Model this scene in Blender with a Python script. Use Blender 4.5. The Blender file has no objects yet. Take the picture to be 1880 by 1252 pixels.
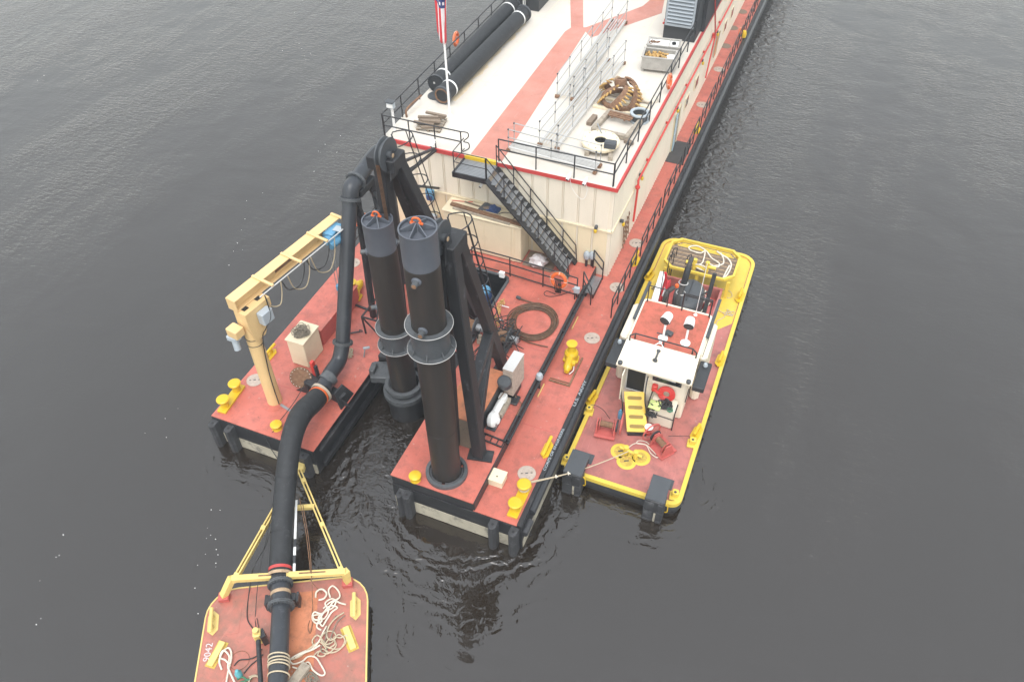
import bpy, bmesh, math, random
from mathutils import Vector, Matrix
random.seed(7)
SC = bpy.context.scene
COL = SC.collection
# ---------------------------------------------------------------- camera
RT = Vector((0.91954, 0.39286, -0.01313)); UP = Vector((-0.2712, 0.65715, 0.70350))
F_PX = 1484.6
PITCH, ROLL, YAW = math.radians(45.58912522), math.radians(-1.05361709), math.radians(-23.14181339)
FW = Vector((math.sin(YAW) * math.cos(PITCH), math.cos(YAW) * math.cos(PITCH), -math.sin(PITCH)))
_r = FW.cross(Vector((0, 0, 1))).normalized(); _u = _r.cross(FW)
RT = _r * math.cos(ROLL) + _u * math.sin(ROLL); UP = -_r * math.sin(ROLL) + _u * math.cos(ROLL)
CAM = Vector((11.97, -13.56, 25.4))
cd = bpy.data.cameras.new('camera'); cam = bpy.data.objects.new('camera', cd); COL.objects.link(cam)
cd.sensor_width = 36; cd.lens = F_PX / 1880 * 36; cd.clip_start = 0.1; cd.clip_end = 3000
cam.matrix_world = Matrix(((RT.x, UP.x, -FW.x, CAM.x), (RT.y, UP.y, -FW.y, CAM.y), (RT.z, UP.z, -FW.z, CAM.z), (0, 0, 0, 1)))
SC.camera = cam
# ---------------------------------------------------------------- overcast sky and soft sun
SUN_EL, SUN_AZ = math.radians(66), math.radians(165)      # azimuth from +Y towards +X
W = bpy.data.worlds.new('World'); SC.world = W; W.use_nodes = True
nt = W.node_tree; nt.nodes.clear()
sky = nt.nodes.new('ShaderNodeTexSky'); sky.sky_type = 'NISHITA'; sky.sun_disc = False
sky.sun_elevation = SUN_EL; sky.sun_rotation = SUN_AZ; sky.dust_density = 0.6; sky.air_density = 2.6; sky.ozone_density = 1.0
hs = nt.nodes.new('ShaderNodeHueSaturation'); hs.inputs['Saturation'].default_value = 0.26; hs.inputs['Value'].default_value = 1.0
bg = nt.nodes.new('ShaderNodeBackground'); bg.inputs['Strength'].default_value = 0.15
wo = nt.nodes.new('ShaderNodeOutputWorld')
nt.links.new(sky.outputs[0], hs.inputs['Color']); nt.links.new(hs.outputs[0], bg.inputs['Color']); nt.links.new(bg.outputs[0], wo.inputs['Surface'])
ld = bpy.data.lights.new('sun', 'SUN'); ld.energy = 1.0; ld.angle = math.radians(35); ld.color = (1.0, 0.965, 0.92)
sun = bpy.data.objects.new('sun', ld); COL.objects.link(sun)
sd = Vector((math.sin(SUN_AZ) * math.cos(SUN_EL), math.cos(SUN_AZ) * math.cos(SUN_EL), math.sin(SUN_EL)))
sun.rotation_euler = sd.to_track_quat('Z', 'Y').to_euler(); sun.location = sd * 60
vs = SC.view_settings; vs.view_transform = 'Standard'; vs.look = 'None'; vs.exposure = 1.10; vs.gamma = 1.0; vs.use_curve_mapping = False
# ---------------------------------------------------------------- pixel -> place (distance from the surface a thing stands on)
ZD, ZR, ZROOF, ZT, ZP = 1.40, 1.85, 6.20, 0.60, 0.60      # deck, raised deck, house roof, tug deck, pontoon deck
def P(px, py, z, dz=0.0):
    d = FW * F_PX + RT * (px - 940) - UP * (py - 626)
    p = CAM + d * ((z - CAM.z) / d.z); return Vector((p.x, p.y, z + dz))
def PY(px, py, y):
    d = FW * F_PX + RT * (px - 940) - UP * (py - 626); return CAM + d * ((y - CAM.y) / d.y)
def PX(px, py, x):
    d = FW * F_PX + RT * (px - 940) - UP * (py - 626); return CAM + d * ((x - CAM.x) / d.x)
# ---------------------------------------------------------------- materials
MATS = {}
def mat(name, col, rough=0.5, metal=0.0, var=0.10, vscale=1.2, dirt=None, damt=0.0, dscale=1.6, dmin=0.55, bump=0.0, bscale=30, spec=0.5, stretch=(1, 1, 1), fine=0.0, coat=0.0):
    m = bpy.data.materials.new(name); m.use_nodes = True; t = m.node_tree; N = t.nodes; L = t.links
    b = N['Principled BSDF']; b.inputs['Roughness'].default_value = rough; b.inputs['Metallic'].default_value = metal
    b.inputs['Specular IOR Level'].default_value = spec
    if coat: b.inputs['Coat Weight'].default_value = coat; b.inputs['Coat Roughness'].default_value = 0.25
    geo = N.new('ShaderNodeNewGeometry'); mp = N.new('ShaderNodeMapping'); mp.inputs['Scale'].default_value = stretch
    L.new(geo.outputs['Position'], mp.inputs['Vector'])
    n1 = N.new('ShaderNodeTexNoise'); n1.inputs['Scale'].default_value = vscale; n1.inputs['Detail'].default_value = 6; n1.inputs['Roughness'].default_value = 0.65
    L.new(mp.outputs[0], n1.inputs['Vector'])
    mr = N.new('ShaderNodeMapRange'); mr.inputs[1].default_value = 0.3; mr.inputs[2].default_value = 0.7; mr.inputs[3].default_value = 1 - var; mr.inputs[4].default_value = 1 + var
    L.new(n1.outputs['Fac'], mr.inputs[0])
    mul = N.new('ShaderNodeVectorMath'); mul.operation = 'SCALE'; mul.inputs[0].default_value = col[:3]; L.new(mr.outputs[0], mul.inputs['Scale'])
    out = mul.outputs[0]
    if damt > 0:
        n2 = N.new('ShaderNodeTexNoise'); n2.inputs['Scale'].default_value = dscale; n2.inputs['Detail'].default_value = 9; n2.inputs['Roughness'].default_value = 0.72
        L.new(mp.outputs[0], n2.inputs['Vector'])
        r2 = N.new('ShaderNodeMapRange'); r2.inputs[1].default_value = dmin; r2.inputs[2].default_value = dmin + 0.16; r2.inputs[3].default_value = 0; r2.inputs[4].default_value = damt
        L.new(n2.outputs['Fac'], r2.inputs[0])
        mx = N.new('ShaderNodeMix'); mx.data_type = 'RGBA'; L.new(r2.outputs[0], mx.inputs['Factor']); L.new(out, mx.inputs['A']); mx.inputs['B'].default_value = (*dirt, 1)
        out = mx.outputs['Result']
        rr = N.new('ShaderNodeMapRange'); rr.inputs[3].default_value = rough; rr.inputs[4].default_value = min(1, rough + 0.3); L.new(r2.outputs[0], rr.inputs[0]); L.new(rr.outputs[0], b.inputs['Roughness'])
    L.new(out, b.inputs['Base Color'])
    if bump > 0:
        n3 = N.new('ShaderNodeTexNoise'); n3.inputs['Scale'].default_value = bscale; n3.inputs['Detail'].default_value = 4; L.new(mp.outputs[0], n3.inputs['Vector'])
        bp = N.new('ShaderNodeBump'); bp.inputs['Strength'].default_value = bump; bp.inputs['Distance'].default_value = 0.02; L.new(n3.outputs['Fac'], bp.inputs['Height']); L.new(bp.outputs[0], b.inputs['Normal'])
    MATS[name] = m; return m
def deckmat(name, col, dark, damt=0.55, dmin=0.52):
    """worn painted deck: large faded zones, scuffs, small rust specks, weld seams every plate"""
    m = bpy.data.materials.new(name); m.use_nodes = True; t = m.node_tree; N = t.nodes; L = t.links; b = N['Principled BSDF']
    geo = N.new('ShaderNodeNewGeometry')
    def noise(s, d=6, r=.65):
        n = N.new('ShaderNodeTexNoise'); n.inputs['Scale'].default_value = s; n.inputs['Detail'].default_value = d; n.inputs['Roughness'].default_value = r
        L.new(geo.outputs['Position'], n.inputs['Vector']); return n.outputs['Fac']
    def rng(src, a, c, lo, hi):
        r = N.new('ShaderNodeMapRange'); r.inputs[1].default_value = a; r.inputs[2].default_value = c; r.inputs[3].default_value = lo; r.inputs[4].default_value = hi; L.new(src, r.inputs[0]); return r.outputs[0]
    def mix(f, a, bcol):
        x = N.new('ShaderNodeMix'); x.data_type = 'RGBA'; L.new(f, x.inputs['Factor'])
        if isinstance(a, tuple): x.inputs['A'].default_value = (*a, 1)
        else: L.new(a, x.inputs['A'])
        x.inputs['B'].default_value = (*bcol, 1); return x.outputs['Result']
    c = mix(rng(noise(.55, 5), .35, .68, 0, .75), col, tuple(min(1, v * 1.28 + .03) for v in col))
    c = mix(rng(noise(2.3, 8, .7), dmin, dmin + .2, 0, damt), c, dark)
    gm = N.new('ShaderNodeMapping'); gm.inputs['Scale'].default_value = (7, .45, 1); gm.inputs['Rotation'].default_value = (0, 0, .25); L.new(geo.outputs['Position'], gm.inputs[0]); sn = N.new('ShaderNodeTexNoise'); sn.inputs['Scale'].default_value = 2.2; sn.inputs['Detail'].default_value = 5; L.new(gm.outputs[0], sn.inputs['Vector'])
    c = mix(rng(sn.outputs['Fac'], .64, .72, 0, .28), c, tuple(min(1, v * 1.5 + .10) for v in col))
    c = mix(rng(noise(.8, 7, .75), .56, .72, 0, .55), c, tuple(v * .62 + .02 for v in dark))
    c = mix(rng(noise(9, 4, .6), .66, .74, 0, .6), c, tuple(v * .45 for v in dark))
    c = mix(rng(noise(5.5, 3, .5), .70, .74, 0, .45), c, (.42, .33, .30))
    b.inputs['Specular IOR Level'].default_value = .6; L.new(c, b.inputs['Base Color']); L.new(rng(noise(1.3, 6), .3, .7, .30, .62), b.inputs['Roughness'])
    bp = N.new('ShaderNodeBump'); bp.inputs['Strength'].default_value = .25; bp.inputs['Distance'].default_value = .03; L.new(noise(1.1, 5), bp.inputs['Height']); L.new(bp.outputs[0], b.inputs['Normal'])
    MATS[name] = m; return m
deckmat('red_deck', (.43, .105, .072), (.27, .080, .058), .75, .48)
deckmat('tug_deck', (.37, .12, .10), (.20, .085, .072), .75, .48)
deckmat('pontoon_deck', (.36, .115, .080), (.25, .12, .085), .85, .44)
deckmat('rust_plate', (.46, .155, .065), (.20, .085, .04), .75, .47)
deckmat('roof_red', (.42, .155, .11), (.33, .14, .10), .4, .55)
mat('tug_roof_red', (.46, .11, .07), .55, dirt=(.27, .085, .05), damt=.75, dscale=3.5, dmin=.47)
mat('cream', (.72, .62, .44), .5, var=.05, dirt=(.55, .45, .30), damt=.35, dscale=.9, dmin=.58)
mat('cream_roof', (.59, .54, .47), .6, var=.06, vscale=.5, dirt=(.42, .33, .22), damt=.5, dscale=1.1, dmin=.58)
mat('cream_low', (.74, .63, .43), .5, var=.05, stretch=(1, 1, .25), dirt=(.50, .38, .22), damt=.45, dscale=2.2, dmin=.58)
mat('cream_wall', (.76, .69, .565), .5, var=.05, stretch=(1, 1, .25), dirt=(.58, .46, .28), damt=.4, dscale=2.2, dmin=.60)
mat('cabin_white', (.74, .67, .54), .4, var=.04, dirt=(.5, .38, .25), damt=.35, dscale=2.0, dmin=.6)
mat('roof_sand', (.62, .50, .34), .85, var=.15, dirt=(.45, .35, .22), damt=.6, dscale=4)
mat('black_paint', (.022, .022, .024), .42, var=.25, dirt=(.10, .10, .105), damt=.5, dscale=3, dmin=.56)
mat('black_rail', (.02, .02, .022), .45, var=.2)
mat('gantry_black', (.017, .0175, .020), .60, var=.25, dirt=(.13, .13, .14), damt=.75, dscale=3.5, dmin=.56, stretch=(1, 1, .35))
mat('hull_black', (.016, .016, .018), .45, var=.3, dirt=(.09, .085, .08), damt=.6, dscale=2.5, dmin=.55, stretch=(.5, .5, 1.6))
mat('weathered_band', (.40, .36, .28), .7, var=.2, dirt=(.05, .05, .055), damt=.85, dscale=1.6, dmin=.50)
mat('rubber', (.035, .035, .038), .6, var=.3, dirt=(.16, .16, .165), damt=.5, dscale=3, dmin=.54)
mat('rubber_tube', (.022, .023, .026), .30, var=.15, dirt=(.09, .09, .10), damt=.4, dscale=4)
mat('spud_steel', (.024, .020, .018), .50, metal=.05, var=.3, vscale=.8, dirt=(.085, .055, .032), damt=.45, dscale=1.1, dmin=.56, stretch=(2.5, 2.5, .30))
mat('spud_grey', (.088, .097, .116), .5, var=.12, dirt=(.05, .05, .055), damt=.35, dscale=2.2, dmin=.6)
mat('dark_grey', (.055, .06, .066), .5, var=.15, dirt=(.03, .03, .03), damt=.4, dscale=3)
mat('flange_grey', (.075, .08, .085), .5, var=.25, dirt=(.03, .03, .03), damt=.6, dscale=5, dmin=.5)
mat('pipe_black', (.028, .031, .037), .38, var=.2, dirt=(.13, .135, .15), damt=.45, dscale=3, dmin=.58)
mat('hose_black', (.014, .015, .017), .62, var=.3, vscale=3, dirt=(.09, .09, .095), damt=.5, dscale=5, dmin=.55, bump=.4, bscale=45)
mat('yellow', (.62, .40, .012), .38, var=.06, dirt=(.45, .30, .05), damt=.35, dscale=4, dmin=.6)
mat('tug_yellow', (.66, .48, .065), .45, var=.07, dirt=(.42, .28, .08), damt=.45, dscale=2.5, dmin=.58)
mat('frame_yellow', (.66, .50, .17), .45, var=.08, dirt=(.45, .32, .12), damt=.4, dscale=4)
mat('davit_yellow', (.68, .47, .225), .45, var=.05, dirt=(.40, .24, .09), damt=.45, dscale=2.5, dmin=.62)
mat('red_paint', (.55, .045, .035), .42, var=.12, dirt=(.30, .05, .04), damt=.4)
mat('winch_red', (.47, .10, .085), .5, var=.15, dirt=(.20, .07, .05), damt=.5, dscale=6)
mat('alu_rail', (.36, .36, .355), .4, metal=.2, var=.08)
mat('trim_red', (.50, .055, .05), .45, var=.1)
mat('orange', (.66, .12, .022), .5, var=.08)
mat('white', (.80, .80, .78), .45, var=.05)
mat('alu', (.58, .57, .55), .42, metal=.2, var=.08)
mat('grey_box', (.36, .40, .43), .45, var=.06)
mat('steel_grey', (.28, .29, .30), .45, metal=.3, var=.15, dirt=(.20, .12, .07), damt=.4, dscale=6)
mat('louvre_grey', (.30, .33, .36), .5, var=.08)
mat('house_dark', (.026, .028, .031), .55, var=.15)
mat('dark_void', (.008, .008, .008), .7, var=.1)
mat('blue', (.10, .27, .42), .4, var=.1)
mat('blue_dark', (.03, .06, .16), .6, var=.2)
mat('glass_dark', (.012, .014, .016), .08, var=.1, spec=.7)
mat('door_blue', (.42, .56, .62), .4, var=.05)
mat('rust', (.17, .085, .045), .8, var=.3, vscale=5, dirt=(.30, .20, .12), damt=.6, dscale=7, dmin=.48)
mat('rust_light', (.38, .27, .17), .8, var=.25, vscale=5, dirt=(.20, .11, .06), damt=.6, dscale=6, dmin=.5)
mat('tooth', (.46, .28, .09), .6, var=.2, vscale=9, dirt=(.30, .15, .05), damt=.5, dscale=9)
mat('wood', (.22, .165, .12), .85, var=.25, vscale=4, stretch=(3, 3, 3), dirt=(.11, .085, .065), damt=.7, dscale=4, dmin=.48)
mat('wood_pale', (.33, .28, .22), .85, var=.2, vscale=5, dirt=(.16, .13, .10), damt=.6, dscale=6, dmin=.5)
mat('wire_brown', (.105, .055, .030), .6, var=.4, vscale=6)
mat('rope_white', (.66, .60, .50), .9, var=.12, vscale=20, bump=.5, bscale=70)
mat('rope_tan', (.48, .40, .28), .9, var=.2, vscale=20, bump=.5, bscale=70)
mat('rope_grey', (.20, .17, .13), .9, var=.3, vscale=20)
mat('cable_black', (.02, .02, .02), .5, var=.2)
mat('cable_tan', (.42, .34, .22), .6, var=.1)
mat('crate_grey', (.36, .34, .31), .8, var=.15, vscale=3, dirt=(.18, .15, .12), damt=.5, dscale=5)
mat('hatch_tan', (.44, .36, .30), .6, metal=.1, var=.2, vscale=7, dirt=(.25, .16, .12), damt=.6, dscale=5)
mat('plastic', (.55, .50, .50), .25, var=.1)
mat('hi_vis', (.50, .58, .22), .8, var=.1)
mat('green', (.05, .16, .09), .8, var=.3)
mat('teal', (.10, .36, .40), .6, var=.2)
mat('beige_gasket', (.42, .35, .27), .6, var=.15)
mat('flag_red', (.60, .035, .045), .8, var=.05); mat('flag_white', (.82, .82, .82), .8, var=.03); mat('flag_blue', (.03, .05, .18), .8, var=.05)
mat('mat_grey', (.055, .05, .048), .85, var=.2, vscale=4)
mat('stair_grate', (.20, .205, .21), .55, metal=.3, var=.15)
mat('slot_brown', (.26, .17, .035), .7, var=.2)
mat('tarnish_yellow_red', (.50, .36, .06), .6, var=.25, vscale=6, dirt=(.30, .10, .07), damt=.7, dscale=8, dmin=.5)
# ---------------------------------------------------------------- mesh builder
class MB:
    def __init__(s): s.v = []; s.f = []; s.mi = []; s.cur = 0
    def add(s, vs, fs):
        o = len(s.v); s.v += [Vector(v) for v in vs]
        for f in fs: s.f.append([i + o for i in f]); s.mi.append(s.cur)
        return s
    def box(s, c, d, rz=0.0, M=None, bev=0.0):
        hx, hy, hz = d[0] / 2, d[1] / 2, d[2] / 2
        R = (M if M is not None else Matrix.Rotation(rz, 3, 'Z')); c = Vector(c)
        if bev <= 0:
            vs = [c + R @ Vector((x * hx, y * hy, z * hz)) for z in (-1, 1) for x, y in ((-1, -1), (1, -1), (1, 1), (-1, 1))]
            return s.add(vs, [(3, 2, 1, 0), (4, 5, 6, 7), (0, 1, 5, 4), (1, 2, 6, 5), (2, 3, 7, 6), (3, 0, 4, 7)])
        b = min(bev, hx * .9, hy * .9, hz * .9)
        def ring(z, i):
            X, Y = hx - i, hy - i; k = b - i if b > i else 0
            k = b
            return [(-X + k, -Y), (X - k, -Y), (X, -Y + k), (X, Y - k), (X - k, Y), (-X + k, Y), (-X, Y - k), (-X, -Y + k)], z
        vs = []
        for pts, z in (ring(-hz, b * .6), ring(-hz + b * .6, 0), ring(hz - b * .6, 0), ring(hz, b * .6)):
            vs += [c + R @ Vector((x, y, z)) for x, y in pts]
        fs = [tuple(range(7, -1, -1)), tuple(range(24, 32))]
        for r in range(3):
            for i in range(8): j = (i + 1) % 8; fs.append((r * 8 + i, r * 8 + j, r * 8 + 8 + j, r * 8 + 8 + i))
        return s.add(vs, fs)
    def bx(s, x0, x1, y0, y1, z0, z1, bev=0.0):
        return s.box(((x0 + x1) / 2, (y0 + y1) / 2, (z0 + z1) / 2), (abs(x1 - x0), abs(y1 - y0), abs(z1 - z0)), bev=bev)
    def beam(s, a, b, w, h, up=(0, 0, 1), bev=0.0, ext=0.0):
        a = Vector(a); b = Vector(b); d = b - a; l = d.length; z = d / l; u = Vector(up)
        x = u.cross(z)
        if x.length < 1e-4: x = Vector((1, 0, 0)).cross(z)
        x.normalize(); y = z.cross(x)
        M = Matrix((x, y, z)).transposed()
        return s.box((a + b) / 2, (w, h, l + ext), M=M, bev=bev)
    def cyl(s, a, b, r, r2=None, n=16, cap=True):
        a = Vector(a); b = Vector(b); r2 = r if r2 is None else r2; z = (b - a).normalized()
        x = z.orthogonal().normalized(); y = z.cross(x); vs = []
        for p, q in ((a, r), (b, r2)): vs += [p + (x * math.cos(t) + y * math.sin(t)) * q for t in [2 * math.pi * i / n for i in range(n)]]
        fs = [(i, (i + 1) % n, n + (i + 1) % n, n + i) for i in range(n)]
        if cap: fs += [tuple(range(n - 1, -1, -1)), tuple(range(n, 2 * n))]
        return s.add(vs, fs)
    def lathe(s, prof, c=(0, 0, 0), axis=(0, 0, 1), n=24, closed=False):
        c = Vector(c); z = Vector(axis).normalized(); x = z.orthogonal().normalized(); y = z.cross(x); vs = []; m = len(prof)
        for r, h in prof: vs += [c + z * h + (x * math.cos(t) + y * math.sin(t)) * r for t in [2 * math.pi * i / n for i in range(n)]]
        fs = []
        for k in range(m if closed else m - 1):
            o = k * n; q = ((k + 1) % m) * n
            fs += [(o + i, o + (i + 1) % n, q + (i + 1) % n, q + i) for i in range(n)]
        if not closed:
            if prof[0][0] > 1e-4: fs.append(tuple(range(n - 1, -1, -1)))
            if prof[-1][0] > 1e-4: fs.append(tuple(range((m - 1) * n, m * n)))
        return s.add(vs, fs)
    def tube(s, pts, r, n=8, cap=True, closed=False):
        pts = [Vector(p) for p in pts]; m = len(pts); vs = []; fs = []; rr = r if isinstance(r, (list, tuple)) else [r] * m
        px = None
        for i, p in enumerate(pts):
            a = pts[i - 1] if (i > 0 or closed) else p; b = pts[(i + 1) % m] if (i < m - 1 or closed) else p
            d = (b - a); d = d.normalized() if d.length > 1e-6 else Vector((0, 0, 1))
            x = (px - d * px.dot(d)) if px is not None else d.orthogonal()
            if x.length < 1e-5: x = d.orthogonal()
            x.normalize(); px = x; y = d.cross(x)
            vs += [p + (x * math.cos(t) + y * math.sin(t)) * rr[i] for t in [2 * math.pi * k / n for k in range(n)]]
        for k in range(m if closed else m - 1):
            o = k * n; q = ((k + 1) % m) * n
            fs += [(o + i, o + (i + 1) % n, q + (i + 1) % n, q + i) for i in range(n)]
        if cap and not closed: fs += [tuple(range(n - 1, -1, -1)), tuple(range((m - 1) * n, m * n))]
        return s.add(vs, fs)
    def torus(s, c, R, r, axis=(0, 0, 1), n=28, k=8, a0=0, a1=2 * math.pi):
        z = Vector(axis).normalized(); x = z.orthogonal().normalized(); y = z.cross(x); c = Vector(c)
        full = abs(a1 - a0 - 2 * math.pi) < 1e-3
        pts = [c + (x * math.cos(a0 + (a1 - a0) * i / n) + y * math.sin(a0 + (a1 - a0) * i / n)) * R for i in range(n if full else n + 1)]
        return s.tube(pts, r, k, closed=full)
    def prism(s, poly, z0, z1):
        n = len(poly); vs = [(p[0], p[1], z0) for p in poly] + [(p[0], p[1], z1) for p in poly]
        return s.add(vs, [tuple(range(n - 1, -1, -1)), tuple(range(n, 2 * n))] + [(i, (i + 1) % n, n + (i + 1) % n, n + i) for i in range(n)])
    def ringflat(s, c, r0, r1, z0, z1, n=32):
        return s.lathe([(r0, z0), (r1, z0), (r1, z1), (r0, z1)], c, n=n, closed=True)
def obj(name, mb, m, parent=None, label=None, ang=32):
    me = bpy.data.meshes.new(name); off = Vector((0, 0, 0))
    if parent is None and mb.v:
        off = Vector((sum(v.x for v in mb.v) / len(mb.v), sum(v.y for v in mb.v) / len(mb.v), min(v.z for v in mb.v)))
    me.from_pydata([v - off for v in mb.v], [], mb.f)
    for x in (m if isinstance(m, (list, tuple)) else [m]): me.materials.append(MATS[x])
    me.polygons.foreach_set('use_smooth', [True] * len(me.polygons))
    if any(mb.mi): me.polygons.foreach_set('material_index', mb.mi)
    me.update(); me.set_sharp_from_angle(angle=math.radians(ang))
    o = bpy.data.objects.new(name, me); COL.objects.link(o); o.location = off
    if parent is not None:
        o.parent = parent; o.location = Vector((0, 0, 0))
        if parent.parent is None: o.location = -Vector(parent.get('_l', (0, 0, 0))) if '_l' in parent else (-parent.location if parent.type == 'MESH' else Vector((0, 0, 0)))
    if label: o['label'] = label
    return o
ROOTS = []
def thing(name, label, cat, group=None, loc=None):
    o = bpy.data.objects.new(name, None); COL.objects.link(o); o['label'] = label; o['category'] = cat; o.empty_display_size = .2
    if group: o['group'] = group
    if loc is not None: o.location = Vector(loc); o['_l'] = tuple(loc)
    ROOTS.append(o); return o
def tag(o, label, cat, group=None):
    o['label'] = label; o['category'] = cat
    if group: o['group'] = group
    return o
def dup(root, loc, rz, label):
    def cp(o, par):
        c = o.copy(); COL.objects.link(c); c.parent = par
        for ch in o.children: cp(ch, c)
        return c
    r = cp(root, None); r.location = loc; r.rotation_euler = (0, 0, rz); r['label'] = label; return r
def smooth(pts, k=6, closed=False):
    pts = [Vector(p) for p in pts]; n = len(pts); out = []
    g = (lambda i: pts[i % n]) if closed else (lambda i: pts[max(0, min(n - 1, i))])
    for i in range(n if closed else n - 1):
        p0, p1, p2, p3 = g(i - 1), g(i), g(i + 1), g(i + 2)
        for j in range(k):
            t = j / k; out.append(.5 * ((2 * p1) + (p2 - p0) * t + (2 * p0 - 5 * p1 + 4 * p2 - p3) * t * t + (3 * p1 - p0 - 3 * p2 + p3) * t ** 3))
    if not closed: out.append(pts[-1])
    return out
def rope(name, pts, r, m, label, cat='rope', k=6, closed=False, group=None):
    return tag(obj(name, MB().tube(smooth(pts, k, closed), r, 6, closed=closed), m), label, cat, group)
def railing(name, pts, label, h=1.07, sp=1.5, mids=(.55,), r=.030, m='black_rail', cat='railing', closed=False, group=None, rail_r=None):
    """posts and rails along a polyline of base points"""
    t = thing(name, label, cat, group, pts[0]); pts = [Vector(p) for p in pts]; rr = rail_r or r; Z = Vector((0, 0, 1))
    for i, (a, b) in enumerate(zip(pts[:-1], pts[1:])):
        n = max(1, round((b - a).length / sp))
        for k in range(n + (1 if i == len(pts) - 2 else 0)):
            p = a.lerp(b, k / n); obj('post', MB().cyl(p, p + Z * h, r, n=8), m, t)
    obj('top_rail', MB().tube([p + Z * h for p in pts], rr, 8), m, t)
    for q in mids: obj('mid_rail', MB().tube([p + Z * h * q for p in pts], rr, 8), m, t)
    return t
def text(body, size, M, m, parent, name='lettering', depth=.004, sx=1.0):
    cu = bpy.data.curves.new('t', 'FONT'); cu.body = body; cu.size = size; cu.extrude = depth; cu.align_x = 'CENTER'; cu.align_y = 'CENTER'
    o = bpy.data.objects.new('t', cu); COL.objects.link(o); bpy.context.view_layer.update()
    me = bpy.data.meshes.new_from_object(o.evaluated_get(bpy.context.evaluated_depsgraph_get())); bpy.data.objects.remove(o)
    me.transform(M @ Matrix.Diagonal((sx, 1, 1, 1))); me.materials.clear(); me.materials.append(MATS[m]); me.name = name
    q = bpy.data.objects.new(name, me); COL.objects.link(q); q.parent = parent
    if '_l' in parent: q.location = -Vector(parent['_l'])
    return q
def basis(o, x, y):
    x = Vector(x).normalized(); y = Vector(y).normalized(); z = x.cross(y).normalized(); y = z.cross(x)
    return Matrix(((x.x, y.x, z.x, o[0]), (x.y, y.y, z.y, o[1]), (x.z, y.z, z.z, o[2]), (0, 0, 0, 1)))
def rrect(x0, x1, y0, y1, r, n=5):
    out = []
    for cx, cy, a in ((x1 - r, y0 + r, -90), (x1 - r, y1 - r, 0), (x0 + r, y1 - r, 90), (x0 + r, y0 + r, 180)):
        for i in range(n + 1): t = math.radians(a + 90 * i / n); out.append((cx + r * math.cos(t), cy + r * math.sin(t)))
    return out
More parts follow.
